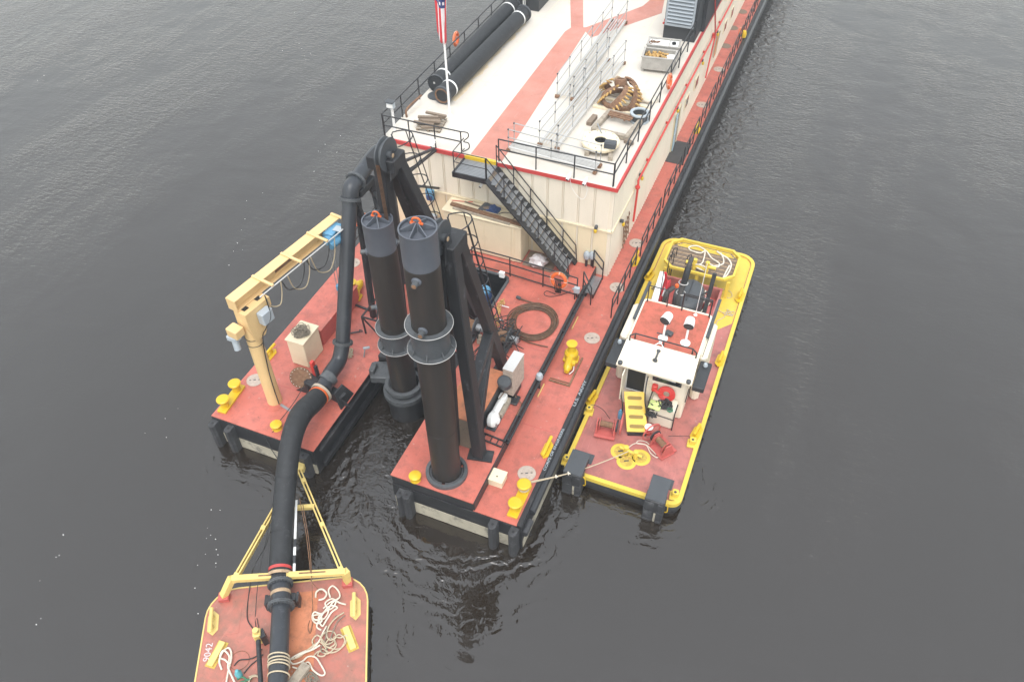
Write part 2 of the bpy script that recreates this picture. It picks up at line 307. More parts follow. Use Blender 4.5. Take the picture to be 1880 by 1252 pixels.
# ================================================================ WATER
def make_water():
    m = bpy.data.materials.new('river_water'); m.use_nodes = True; t = m.node_tree; N = t.nodes; L = t.links; b = N['Principled BSDF']
    b.inputs['Base Color'].default_value = (.016, .011, .007, 1); b.inputs['Roughness'].default_value = .035; b.inputs['IOR'].default_value = 1.74
    geo = N.new('ShaderNodeNewGeometry')
    def math_(op, a, c=None, cl=False):
        n = N.new('ShaderNodeMath'); n.operation = op; n.use_clamp = cl
        for i, v in enumerate((a, c)):
            if v is None: continue
            if isinstance(v, (int, float)): n.inputs[i].default_value = v
            else: L.new(v, n.inputs[i])
        return n.outputs[0]
    def mapped(rot, sc):
        n = N.new('ShaderNodeMapping'); n.inputs['Rotation'].default_value = (0, 0, math.radians(rot)); n.inputs['Scale'].default_value = sc; L.new(geo.outputs['Position'], n.inputs[0]); return n.outputs[0]
    def noise(v, s, d=3, r=.5, dist=0):
        n = N.new('ShaderNodeTexNoise'); n.inputs['Scale'].default_value = s; n.inputs['Detail'].default_value = d; n.inputs['Roughness'].default_value = r; n.inputs['Distortion'].default_value = dist; L.new(v, n.inputs['Vector']); return n.outputs['Fac']
    def rng(src, a, c, lo, hi, sm=True):
        r = N.new('ShaderNodeMapRange'); r.interpolation_type = 'SMOOTHSTEP' if sm else 'LINEAR'
        for i, v in enumerate((a, c, lo, hi)): r.inputs[i + 1].default_value = v
        L.new(src, r.inputs[0]); return r.outputs[0]
    sep = N.new('ShaderNodeSeparateXYZ'); L.new(geo.outputs['Position'], sep.inputs[0]); X, Y = sep.outputs[0], sep.outputs[1]
    w1 = noise(mapped(-24, (1.0, 2.3, 1)), 2.3, 3, .55, .5)      # wind ripples
    w2 = noise(mapped(-38, (1.0, 1.9, 1)), 5.8, 2, .5, .3)
    w3 = noise(mapped(10, (1, 1.3, 1)), .38, 2, .5, .4)          # slow swell
    patch = rng(noise(mapped(30, (1, .45, 1)), .085, 4, .6), .38, .62, .18, 1.0)
    far = rng(math_('SUBTRACT', Y, math_('MULTIPLY', X, .35)), -14, 11, .03, 1.0)                              # calm lee towards the stern, breeze beyond
    side = rng(math_('ABSOLUTE', X), 5, 24, .55, 1.0)
    strk = rng(noise(mapped(-12, (1, .10, 1)), .30, 4, .6, .6), .38, .62, .62, 1.1)
    amp = math_('MULTIPLY', math_('MULTIPLY', math_('MULTIPLY', patch, strk), far), side)
    wind = math_('MULTIPLY', math_('ADD', math_('MULTIPLY', w1, 1.0), math_('MULTIPLY', w2, .42)), amp)
    h = math_('ADD', math_('MULTIPLY', wind, .082), math_('MULTIPLY', w3, .06))
    wob = noise(mapped(0, (1, 1, 1)), .9, 4, .6, .3)
    def rings(cx, cy, k, r0, r1, r2, a):
        dx = math_('SUBTRACT', X, cx); dy = math_('SUBTRACT', Y, cy)
        d = math_('SQRT', math_('ADD', math_('MULTIPLY', dx, dx), math_('MULTIPLY', dy, dy)))
        s = math_('SINE', math_('MULTIPLY', math_('ADD', d, math_('MULTIPLY', wob, 1.5)), k))
        e = math_('MULTIPLY', rng(d, r0, r1, 0, 1), rng(d, r1, r2, 1, 0))
        br = rng(noise(mapped(0, (1, 1, 1)), .55, 3, .6), .40, .62, .12, 1)
        return math_('MULTIPLY', math_('MULTIPLY', math_('MULTIPLY', s, e), br), a)
    for args in ((3.6, 1.6, 13.0, 1.5, 3.6, 6.4, .015), (-.3, 4.2, 11.0, .5, 3.5, 6.0, .010), (-4.2, 1.4, 14.0, 1.5, 3.4, 4.8, .010), (9.6, 4.5, 15.0, 1.0, 2.6, 3.6, .009), (-4.5, 12.0, 11, 2, 5.5, 9.0, .008), (1.0, -6.0, 15, 2.0, 3.3, 4.2, .007)):
        h = math_('ADD', h, rings(*args))
    # chop thrown back from the starboard side of the hull
    lane = math_('MULTIPLY', math_('MULTIPLY', rng(X, 6.2, 6.8, 0, 1), rng(X, 7.5, 10.5, 1, 0)), rng(Y, 14, 19, 0, 1))
    chop = math_('MULTIPLY', math_('MULTIPLY', noise(mapped(15, (1, 1.5, 1)), 1.8, 3, .55, .8), lane), .13)
    h = math_('ADD', h, chop)
    slot = math_('MULTIPLY', math_('MULTIPLY', rng(X, -2.4, -1.8, 0, 1), rng(X, 1.6, 2.6, 1, 0)), math_('MULTIPLY', rng(Y, -2.6, -.8, 0, 1), rng(Y, 6, 7, 1, 0)))
    h = math_('ADD', h, math_('MULTIPLY', math_('MULTIPLY', noise(mapped(40, (1, 1.6, 1)), 2.6, 3, .5, 1.0), slot), .035))
    bp = N.new('ShaderNodeBump'); bp.inputs['Strength'].default_value = 1.0; bp.inputs['Distance'].default_value = 1.0; L.new(h, bp.inputs['Height']); L.new(bp.outputs[0], b.inputs['Normal'])
    MATS['water'] = m
    mb = MB().add([(-900, -700, 0), (900, -700, 0), (900, 1400, 0), (-900, 1400, 0)], [(0, 1, 2, 3)])
    o = obj('water', mb, 'water'); o['kind'] = 'structure'
make_water()
def foam():
    mb = MB(); rnd = random.Random(3)
    lines = [((555, 0), (530, 110), 22), ((560, 95), (575, 130), 14), ((470, 330), (440, 480), 26), ((330, 760), (300, 860), 8), ((395, 900), (390, 1060), 34), ((380, 980), (350, 1130), 10), ((30, 150), (160, 120), 12), ((575, 200), (600, 300), 12), ((120, 960), (60, 1150), 18), ((640, 240), (560, 330), 10), ((240, 740), (300, 800), 8)]
    for a, c, n in lines:
        for i in range(n // 3):
            t = rnd.random(); x = a[0] + (c[0] - a[0]) * t + rnd.gauss(0, 9); y = a[1] + (c[1] - a[1]) * t + rnd.gauss(0, 9)
            p = P(x, y, .004); s = rnd.uniform(.008, .024); q = rnd.uniform(0, 3); k = 6
            mb.prism([(p.x + math.cos(q + 6.283 * j / k) * s * rnd.uniform(.6, 1.3), p.y + math.sin(q + 6.283 * j / k) * s * rnd.uniform(.5, 1)) for j in range(k)], .002, .007)
    o = obj('foam_flecks', mb, 'white'); o['kind'] = 'stuff'; o['label'] = 'small white foam flecks drifting on the dark river'
foam()
# ================================================================ DREDGE BARGE
B = thing('dredge_barge', 'long red-decked dredge barge with black hull carrying the cream deckhouse', 'barge', loc=(0, 0, 0))
YE = 78.0
hull = MB()
hull.bx(-6.45, -1.92, .12, 6.3, -1, 1.37); hull.bx(1.45, 6.40, .02, 6.3, -1, 1.37); hull.bx(-6.45, 6.40, 6.3, 8.3, -1, 1.37)
hull.bx(-6.45, -1.55, 8.3, 11.3, -1, 1.37); hull.bx(1.42, 6.40, 8.3, 11.3, -1, 1.37); hull.bx(-6.45, 6.40, 11.3, YE, -1, 1.37)
ho = obj('hull', hull, 'hull_black', B)
dk = MB().bx(-6.47, -1.90, .10, 6.3, 1.37, ZD).bx(-6.47, -1.55, 6.3, 13.35, 1.37, ZD).bx(-6.47, -5.5, 13.35, YE, 1.37, ZD)
obj('port_deck', dk, 'red_deck', B)
obj('side_deck', MB().bx(4.60, 6.22, 0, YE, 1.37, ZD), 'red_deck', B)
# raised deck with a machinery pit
rd = MB().bx(1.43, 4.62, 0.0, 8.3, 1.80, ZR).bx(-1.55, 1.43, 6.3, 8.3, 1.80, ZR)
rd.prism([(1.42, 8.3), (4.62, 8.3), (4.62, 13.35), (-1.55, 13.35), (-1.55, 11.25), (1.05, 11.25), (1.28, 11.17), (1.38, 11.0)], 1.80, ZR)
obj('raised_deck', rd, 'red_deck', B)
rs = MB().bx(1.455, 4.605, .015, 8.3, 1.36, 1.80).bx(-1.54, 1.455, 6.32, 8.3, 1.36, 1.80).bx(1.43, 4.605, 8.3, 11.3, 1.36, 1.80).bx(-1.54, 4.605, 11.3, 13.35, 1.36, 1.80)
obj('raised_deck_side', rs, 'black_paint', B)
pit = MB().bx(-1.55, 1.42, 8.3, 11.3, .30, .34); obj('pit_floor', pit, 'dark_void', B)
cm = MB().tube([(1.34, 8.35, 1.88), (1.34, 10.95, 1.88), (1.26, 11.14, 1.88), (1.05, 11.22, 1.88), (-1.5, 11.22, 1.88)], .07, 10)
obj('pit_coaming', cm, 'flange_grey', B)
# machinery in the pit
pm = thing('pit_motor', 'blue electric motor standing in the black machinery pit', 'motor', loc=(.55, 10.2, .34))
obj('body', MB().lathe([(.30, 0), (.34, .05), (.34, .75), (.30, .85), (.26, .9)], (.55, 10.2, .75), n=20), 'blue_dark', pm)
obj('cap', MB().lathe([(.27, 0), (.27, .12), (.2, .2), (.05, .22), (0, .22)], (.55, 10.2, 1.65), n=20), 'blue', pm)
obj('base', MB().lathe([(.42, 0), (.42, .3), (.3, .41)], (.55, 10.2, .34), n=16), 'blue_dark', pm)
# edge coaming along the raised deck: two black pipes on brackets
cp = MB().cyl((4.60, 2.75, 1.93), (4.60, 11.85, 1.93), .055, n=10).cyl((4.74, 2.75, 1.86), (4.74, 11.3, 1.86), .055, n=10)
for i in range(8): cp.box((4.66, 2.9 + i * 1.2, 1.87), (.2, .05, .14))
obj('edge_pipes', cp, 'black_paint', B)
obj('edge_lip', MB().bx(4.606, 4.66, .02, 13.3, 1.41, 1.845), 'black_paint', B)
obj('yellow_strip', MB().bx(4.81, 4.84, 5.6, 6.3, 1.404, 1.47), 'frame_yellow', B); obj('yellow_strip', MB().bx(4.80, 4.83, 9.6, 10.4, 1.404, 1.47), 'frame_yellow', B)
# starboard rubbing beam with lettering, outer rubbing tube
bm = MB().bx(6.215, 6.375, .0, YE, 1.0, 1.46, bev=.03)
rb = obj('rubbing_beam', bm, 'hull_black', B)
tb = MB().tube([(6.45, .75, 1.27), (6.45, 20, 1.27), (6.45, YE, 1.27)], .155, 14)
obj('rubbing_tube', tb, 'rubber_tube', B)
obj('rubbing_tube', MB().cyl((6.47, .05, .95), (6.47, .62, .95), .13, n=14), 'rubber', B)
for s, y, sz, sx in (('CORPS OF ENGINEERS', 3.45, .135, 1.5), ('U.S. ARMY', 6.35, .165, 1.9)):
    text(s, sz, basis((6.295, y, 1.464), (0, 1, 0), (-1, 0, 0)), 'grey_box', B, sx=sx)
# weathered waterline bands and bow plates
for q_ in ((1.5, 6.2, -.05, .02, .03, .66), (-6.42, -1.95, .045, .115, .03, .58), (6.40, 6.425, .1, 14, .02, .45)): obj('waterline_band', MB().bx(*q_), 'weathered_band', B)
obj('bow_plate', MB().bx(1.46, 6.21, -.035, .0, .662, 1.36), 'hull_black', B); obj('bow_plate', MB().bx(-6.44, -1.93, .06, .10, .582, 1.36), 'hull_black', B)
for q_ in ((-1.925, -1.80, .4, 6.2, .95, 1.15), (-1.925, -1.78, .4, 6.2, .15, .40), (1.33, 1.46, .3, 6.2, 1.3, 1.5)): obj('slot_rail', MB().bx(*q_, bev=.03), 'hull_black', B)
def corner_fender(x, y, rz, h, w=.30, d=.38, rake=0.0):
    M = Matrix.Rotation(rz, 3, 'Z'); f = MB(); n = []
    prof = [(-w / 2, 0), (w / 2, 0), (w / 2, -d + .1), (w / 2 - .08, -d), (-w / 2 + .08, -d), (-w / 2, -d + .1)]
    vs = []
    for z in (-.35, h - .03, h):
        for px, py in prof:
            q = M @ Vector((px * (1 if z < h else .9), py * (1 if z < h else .92), 0)); vs.append((x + q.x, y + q.y - rake * (h - z), z))
    k = 6; fs = [tuple(range(k - 1, -1, -1)), tuple(range(2 * k, 3 * k))] + [(r * k + i, r * k + (i + 1) % k, (r + 1) * k + (i + 1) % k, (r + 1) * k + i) for r in range(2) for i in range(k)]
    f.add(vs, fs); o = obj('bow_fender', f, 'rubber', B)
    q = M @ Vector((0, -d * .5, 0)); obj('fender_hole', MB().cyl((x + q.x, y + q.y, h - .004), (x + q.x, y + q.y, h + .004), .05, n=10), 'dark_void', o)
for a in ((-6.28, .08, 0, 1.28), (-5.55, .08, 0, 1.30), (-2.28, .08, 0, 1.22, .42, .32), (1.85, -.03, 0, 1.25, .26), (2.12, -.03, 0, 1.30), (5.42, -.03, 0, 1.36), (6.18, -.03, 0, 1.34)): corner_fender(*a)
# manhole covers
for px, py, z in ((468, 698, ZD), (967, 869, ZD), (1087, 621, ZD), (1133, 528, ZD), (1168, 447, ZD), (1289, 193, ZD), (1320, 128, ZD), (648, 483, ZD)):
    p = P(px, py, z); o = obj('manhole_cover', MB().lathe([(.33, 0), (.33, .018), (.30, .024), (0, .024)], p, n=28), 'hatch_tan', B)
    s = MB()
    s.box(p + Vector((0, 0, .028)), (.10, .04, .012), rz=.5); obj('lift_lug', s, 'dark_grey', o)
    for k in (-1, 1): obj('lift_slot', MB().box(p + Vector((k * .16, k * .08, .026)), (.07, .03, .006), rz=.5), 'dark_void', o)
# dark round patches painted on the side deck, rubber mat by the door
for px, py in ((1345, 52), (1332, 85), (1362, 22)):
    p = P(px, py, ZD); obj('deck_patch', MB().lathe([(.36, .002), (.36, .008), (0, .008)], p, n=24), 'wood', B)
mt = [P(1240, 262, ZD), P(1272, 268, ZD), P(1255, 302, ZD), P(1222, 291, ZD)]
tag(obj('door_mat', MB().prism([(5.2, 23.3), (6.12, 23.3), (6.12, 25.5), (5.2, 25.5)], ZD + .003, ZD + .02), 'mat_grey'), 'dark grey rubber mat on the red side deck by the door', 'mat')
# weld seams and painted ticks
for x0, x1, z, ys_ in ((-6.4, -1.95, ZD, (2.4, 5.4, 8.4, 11.4)), (4.72, 6.2, ZD, (4.2, 8.7, 13.2, 18.5, 24, 30, 36, 42)), (1.5, 4.5, ZR, (7.6, 11.7))):
    for y in ys_: obj('weld_seam', MB().bx(x0, x1, y - .012, y + .012, z, z + .004), 'winch_red', B)
for px, py in ((925, 562), (916, 586), (905, 612)):
    p = P(px, py, ZR); obj('painted_tick', MB().box(p + Vector((0, 0, .003)), (.48, .05, .004)), 'white', B)
# ================================================================ DECKHOUSE
H = thing('deckhouse', 'long cream steel deckhouse with red-striped flat roof on the barge', 'deckhouse', loc=(0, 13.35, ZD))
core = MB().bx(-5.46, 5.16, 13.39, YE, ZD, 6.02); obj('wall_core', core, 'cream_wall', H)
x = -5.46
while x < 5.0:
    w = .70
    for z0, z1 in ((ZR + .0 if x > -1.6 else ZD, 3.86), (3.955, 6.0)):
        obj('wall_panel', MB().bx(x + .045, min(x + w - .045, 5.14), 13.345, 13.392, z0, z1, bev=.015), 'cream_low' if z1 < 4 else 'cream_wall', H)
    obj('wall_rib', MB().bx(x - .018, x + .018, 13.355, 13.40, ZD, 6.0), 'cream_wall', H)
    x += w
obj('belt_ledge', MB().bx(-5.5, 5.2, 13.30, 13.39, 3.865, 3.95), 'cream', H); obj('belt_ledge', MB().bx(5.165, 5.235, 13.30, YE, 3.865, 3.95), 'cream', H)
# corrugated starboard wall
cw = MB(); y = 13.40; vs = []; prof = ((0, 0), (.10, 0), (.13, .035), (.19, .035), (.22, 0))
ys = []
while y < YE - .3:
    for a, d in prof[:-1]: ys.append((y + a, 5.165 + d))
    y += .22
for y_, x_ in ys: vs += [(x_, y_, ZD + .01), (x_, y_, 6.01)]
cw.add(vs, [(2 * i, 2 * i + 2, 2 * i + 3, 2 * i + 1) for i in range(len(ys) - 1)])
obj('corrugated_wall', cw, 'cream_wall', H)
ro = obj('roof', MB().bx(-5.56, 5.28, 13.28, YE, 6.02, ZROOF), 'cream_roof', H)
for nm, b_ in (('edge_trim', (-5.6, -1.55, 13.262, 13.279, 6.03, 6.215)), ('edge_trim', (-.06, 5.30, 13.262, 13.279, 6.03, 6.215)), ('edge_trim', (5.281, 5.30, 13.28, YE, 6.03, 6.215))): obj(nm, MB().bx(*b_), 'trim_red', ro)
obj('edge_trim', MB().bx(-1.55, -.06, 13.25, 13.279, 6.03, 6.22), 'yellow', ro); obj('yellow_sill', MB().bx(-1.5, -.1, 13.28, 13.42, ZROOF + .001, ZROOF + .008), 'yellow', ro)
obj('edge_trim', MB().bx(5.20, 5.279, 13.281, YE, ZROOF + .001, ZROOF + .006), 'trim_red', ro)
obj('edge_trim', MB().bx(-5.555, -1.6, 13.281, 13.36, ZROOF + .001, ZROOF + .006), 'trim_red', ro)
def sheet(pts, z=ZROOF + .005): return MB().prism([(p.x, p.y) for p in pts], z - .003, z)
obj('red_walkway', sheet([Vector((-1.35, 13.45, 0)), Vector((.12, 13.45, 0)), Vector((-.55, 26.9, 0)), P(1071, 51, ZROOF), P(1049, 51, ZROOF), Vector((-1.55, 26, 0))]), 'roof_red', ro)
obj('red_walkway', sheet([P(1048, 51, ZROOF), P(1071, 51, ZROOF), P(1070, -60, ZROOF), P(1046, -60, ZROOF)], ZROOF + .0047), 'roof_red', ro)
obj('red_walkway', sheet([P(1070, 53, ZROOF), P(1085, 70, ZROOF), P(1215, 25, ZROOF), P(1222, -10, ZROOF), P(1200, -5, ZROOF), P(1180, 12, ZROOF)], ZROOF + .0053), 'roof_red', ro)
# roof plate seams
for y in (16.2, 19.5, 23.0, 27.2, 32, 38): obj('roof_seam', MB().bx(-5.4, 5.05, y - .012, y + .012, ZROOF, ZROOF + .0035), 'cream', ro)
for x in (-3.2, 2.5): obj('roof_seam', MB().bx(x - .012, x + .012, 13.5, 45, ZROOF, ZROOF + .003), 'cream', ro)
# sandy stain where the pipes lie
st = []; rnd = random.Random(5)
for i in range(26): st.append((-3.95 + rnd.uniform(-.10, .18) + .10 * i / 26, 17.3 + i * .36))
poly = [(-4.55, 17.3), *st, (-4.4, 26.6)]
obj('sand_stain', MB().prism(poly, ZROOF + .001, ZROOF + .004), 'roof_sand', ro)
# starboard wall fittings: door, windows, red fire main with branch, cage lamps
d = thing('side_door', 'open pale blue steel door in the corrugated starboard wall', 'door', loc=(5.2, 24.1, ZD))
obj('door_opening', MB().bx(5.18, 5.215, 24.35, 25.35, 1.5, 3.55), 'dark_void', d)
obj('leaf', MB().box((5.27, 24.62, 2.50), (.05, .80, 2.0), rz=.10, bev=.01), 'door_blue', d)
obj('frame', MB().bx(5.16, 5.26, 24.24, 24.35, 1.42, 3.62).bx(5.16, 5.26, 25.35, 25.44, 1.42, 3.62).bx(5.16, 5.26, 24.35, 25.35, 3.55, 3.62), 'cream', d)
obj('handle', MB().box((5.34, 24.3, 2.45), (.06, .12, .04)), 'steel_grey', d)
for y in (26.6, 28.9, 36.5, 38.6):
    w = obj('window', MB().bx(5.17, 5.245, y, y + .85, 2.6, 3.3, bev=.02), 'cream', H); obj('pane', MB().bx(5.246, 5.252, y + .1, y + .75, 2.7, 3.2), 'glass_dark', w)
fm = thing('fire_main', 'red fire main pipe along the starboard wall with a drop to the deck', 'pipe', loc=(5.35, 16.7, ZD))
obj('main_pipe', MB().cyl((5.33, 16.7, 4.42), (5.33, 70, 4.42), .05, n=10), 'red_paint', fm)
obj('drop_pipe', MB().tube([(5.33, 16.75, 4.42), (5.36, 16.68, 4.3), (5.36, 16.62, 3.2), (5.36, 16.55, 2.3)], .05, 10), 'red_paint', fm)
vo = obj('valve', MB().lathe([(.09, -.08), (.12, 0), (.09, .08)], (5.36, 16.62, 4.15), n=12), 'red_paint', fm)
for y in (18.5, 22, 26, 30, 34, 40): obj('bracket', MB().box((5.27, y, 4.42), (.14, .05, .12)), 'red_paint', fm)
for i, (yy, zz, lb) in enumerate(((17.35, 4.20, 'yellow cage lamp beside the fire main drop'), (24.0, 4.05, 'yellow cage lamp above the pale blue side door'), (29.6, 4.0, 'yellow cage lamp between the two nearer side windows'), (33.4, 4.0, 'yellow cage lamp by the red mast'), (43.0, 4.1, 'farthest yellow cage lamp on the starboard wall'), (14.6, 3.55, 'yellow cage lamp by the hose rack at the house corner'))):
    c = thing('wall_lamp', lb, 'lamp', 'cage lamps on the starboard wall', (5.25, yy, zz))
    obj('bracket', MB().box((5.28, yy, zz + .12), (.16, .12, .14), bev=.02), 'dark_grey', c); obj('lens', MB().lathe([(.05, 0), (.075, -.05), (.06, -.16), (.0, -.2)], (5.36, yy, zz + .05), n=12), 'yellow', c)
c = thing('wall_lamp', 'yellow cage lamp on the front wall right of the stair', 'lamp', loc=(2.5, 13.2, 3.5))
q = PY(1095, 418, 13.3)
obj('bracket', MB().box((q.x, 13.24, q.z + .05), (.12, .18, .16), bev=.02), 'dark_grey', c); obj('lens', MB().lathe([(.05, 0), (.075, -.05), (.06, -.16), (0, -.2)], (q.x, 13.16, q.z), n=12), 'yellow', c)
# folded hose rack on the wall near the corner
hr = thing('hose_rack', 'rusty folded hose rack hung low on the starboard wall near the corner', 'rack', loc=(5.3, 15.5, 2.0))
for i, (y0, z0) in enumerate(((15.0, 3.1), (15.25, 3.2), (15.5, 3.3), (15.75, 3.4))): obj('bar', MB().tube([(5.3, y0, z0), (5.34, y0 + .12, z0 - 1.35)], .025, 6), 'rust', hr)
for k in range(4): obj('crossbar', MB().cyl((5.32, 15.0, 3.0 - k * .33), (5.32, 15.85, 3.25 - k * .33), .018, n=6), 'rust', hr)
hr2 = thing('hose_rack', 'hose rack with looped hose on the starboard wall by the red mast', 'rack', loc=(5.3, 33.5, 2.4))
for i in range(4): obj('hose_loop', MB().tube(smooth([(5.3 + .03 * i, 33.6 + .16 * i, 3.9), (5.32, 33.5 + .16 * i, 2.7), (5.32, 33.6 + .16 * i, 2.45), (5.32, 33.72 + .16 * i, 2.8), (5.31, 33.72 + .16 * i, 3.8)], 4), .025, 6), 'orange' if i == 1 else 'cable_tan', hr2)
ms = thing('red_mast', 'slim red pole standing on the starboard side deck against the wall', 'mast', loc=(5.4, 31.3, ZD))
a = PX(1290, 137, 5.4); b_ = PX(1303, -30, 5.4)
obj('pole', MB().cyl((5.4, 31.2, 2.3), (5.4, 32.2, 4.4), .045, n=10).cyl((5.4, 32.2, 4.4), (5.4, 29.0, 8.6), .04, n=10), 'red_paint', ms)
obj('bracket', MB().box((5.33, 32.2, 4.42), (.2, .22, .25), bev=.03), 'red_paint', ms)
# things on the front wall: twin gooseneck vents, camera, floodlights, electrical box
for px, lb in ((1076, 'left one of two grey capped vents on black stems by the house corner'), (1086, 'right one of two grey capped vents on black stems by the house corner')):
    p = P(px, 488, ZR); v = thing('deck_vent', lb, 'vent', 'twin vents by the house corner', p)
    obj('stem', MB().cyl(p, p + Vector((0, 0, .45)), .06, n=10), 'black_paint', v); obj('cap', MB().lathe([(.08, .40), (.13, .45), (.15, .6), (.14, .72), (.08, .80), (0, .82)], p, n=16), 'grey_box', v)
def bullet(px, py, lb):
    q = PY(px, py, 13.2); v = thing('wall_floodlight', lb, 'light', 'white fittings on the front wall', q)
    obj('bracket', MB().box(q + Vector((0, .06, .05)), (.05, .14, .05)), 'white', v); obj('body', MB().cyl(q + Vector((0, .02, .03)), q + Vector((-.03, -.24, -.08)), .07, n=12), 'white', v); obj('lens', MB().cyl(q + Vector((-.03, -.24, -.08)), q + Vector((-.032, -.25, -.085)), .055, n=12), 'glass_dark', v)
bullet(886, 336, 'white bullet camera under the stair landing'); bullet(1046, 322, 'white floodlight with dangling wire under the front roof edge'); bullet(1076, 331, 'white floodlight near the front roof corner'); bullet(797, 262, 'white floodlight behind the ladder cage at the roof edge')
rope('loose_wire', [PY(1046, 326, 13.2), PY(1050, 345, 13.15), PY(1062, 362, 13.15), PY(1072, 365, 13.15), PY(1078, 350, 13.2), PY(1075, 335, 13.2)], .008, 'white', 'thin white wire looping between the two front floodlights', 'wire')
# ================================================================ RAILINGS
railing('railing', [(-5.52, 13.42, ZROOF), (-5.55, 46.0, ZROOF)], 'black railing along the port roof edge beside the big pipes', sp=1.75)
rf = railing('railing', [(-5.45, 13.36, ZROOF), (-1.72, 13.36, ZROOF)], 'black railing on the front roof edge left of the stair landing', sp=1.3)
obj('end_bend', MB().tube(smooth([(-1.72, 13.36, 7.27), (-1.42, 13.4, 7.26), (-1.40, 13.42, 7.05), (-1.62, 13.4, 6.8), (-1.40, 13.42, 6.75), (-1.40, 13.42, 6.5), (-1.66, 13.38, 6.3)], 5), .024, 8), 'black_rail', rf)
railing('railing', [(.0, 13.40, ZROOF), (5.05, 13.38, ZROOF)], 'black railing on the front roof edge right of the stair', sp=1.7)
railing('railing', [(5.06, 13.42, ZROOF), (5.02, 31.4, ZROOF)], 'black railing along the starboard roof edge', sp=1.75)
for i in range(9):
    y0 = 11.0 + i * 4.0
    y1 = y0 + 3.3
    if i == 0: railing('railing', [(6.12, 10.9, ZD), (6.12, 14.6, ZD)], 'black railing at the side deck edge nearest the tug cabin', sp=1.05)
    elif i < 9: railing('railing', [(6.14, y0 + .3, ZD), (6.14, y1 + .3, ZD)], ['', 'black railing section on the side deck beside the tug stern', 'second black railing section beyond the tug stern', 'third black railing section beyond the tug stern, by the mat', 'fourth black railing section, beside the yellow kevel', 'fifth black railing section beyond the tug stern', 'sixth black railing section, below the orange lifebuoy', 'seventh black railing section at the far side deck', 'eighth and farthest black railing section on the side deck'][i], sp=1.1, group='side deck railings')
railing('railing', [P(868, 488, ZR), (1.3, 11.33, ZR), (4.48, 11.12, ZR)], 'black railing across the raised deck before the pit', sp=1.75, mids=(.62, .12))
railing('railing', [(-6.3, 10.6, ZD), (-6.3, 13.2, ZD)], 'short black railing on the port deck edge behind the gantry', sp=1.3)
railing('railing', [(4.52, 13.22, ZR), (5.02, 13.1, ZD)], 'short black handrail left of the side deck step', sp=.6, h=1.0)
railing('railing', [(4.55, 11.75, ZR), (5.05, 11.35, ZD)], 'short black handrail right of the side deck step', sp=.6, h=.95)
sp_ = thing('deck_step', 'grey grating step from the raised deck down to the side deck', 'step', loc=(4.85, 12.4, ZD))
for k in range(7): obj('slat', MB().box((4.68 + k * .055, 12.35, 1.64), (.03, 1.2, .04)), 'steel_grey', sp_)
obj('support', MB().bx(4.67, 4.71, 11.75, 12.95, 1.405, 1.62).bx(5.0, 5.04, 11.75, 12.95, 1.405, 1.62), 'black_paint', sp_)
# ================================================================ STAIR
S = thing('steel_stair', 'black steel stair with grating treads up the front of the deckhouse', 'stair', loc=(3.6, 12.3, ZR))
xa, za, xb, zb, ya, yb = -.02, 6.10, 3.62, 1.90, 12.15, 13.18
N_ = 17; ux = (xb - xa) / N_; uz = (za - zb) / N_
obj('landing', MB().bx(-1.52, -.02, 12.15, 13.27, 6.0, 6.06), 'stair_grate', S)
lg = MB().bx(-1.54, -.02, 12.08, 12.15, 5.86, 6.10).bx(-1.60, -1.52, 12.08, 13.25, 5.86, 6.10); obj('landing_edge', lg, 'black_paint', S)
for k in range(11): obj('landing_slat', MB().bx(-1.50, -.04, 12.19 + k * .098, 12.23 + k * .098, 6.062, 6.075), 'steel_grey', S)
for k in range(1, N_):
    X_ = xa + ux * k; Z_ = za - uz * k
    st_ = MB().bx(X_ - .13, X_ + .14, ya + .03, yb - .03, Z_ - .03, Z_); o = obj('tread', st_, 'stair_grate', S)
    obj('nosing', MB().bx(X_ + .141, X_ + .16, ya + .03, yb - .03, Z_ - .035, Z_ + .003), 'steel_grey', o)
for y in (ya, yb): obj('stringer', MB().beam((xa - .05, y, za - .06), (xb + .12, y, zb + .0), .055, .30, up=(0, 1, 0)), 'black_paint', S)
for y in (ya - .01, yb + .01):
    top = [(xa, y, za + 1.0), (xb + .05, y, zb + 1.0), (xb + .12, y, zb + .2)]
    obj('handrail', MB().tube(top, .024, 8), 'black_rail', S)
    obj('mid_rail', MB().tube([(xa, y, za + .52), (xb + .05, y, zb + .52)], .02, 8), 'black_rail', S)
    for k in (0, 3.6, 7.2, 10.8, 14.4): X_ = xa + ux * k; Z_ = za - uz * k; obj('post', MB().cyl((X_, y, Z_), (X_, y, Z_ + 1.0), .024, n=8), 'black_rail', S)
lr = MB().tube([(-.05, 12.12, 6.08), (-.05, 12.12, 7.1), (-1.5, 12.12, 7.1), (-1.5, 13.2, 7.1)], .024, 8).tube([(-.05, 12.12, 6.6), (-1.5, 12.12, 6.6), (-1.5, 13.2, 6.6)], .02, 8).cyl((-1.5, 12.12, 6.05), (-1.5, 12.12, 7.1), .024, n=8)
obj('landing_rail', lr, 'black_rail', S)
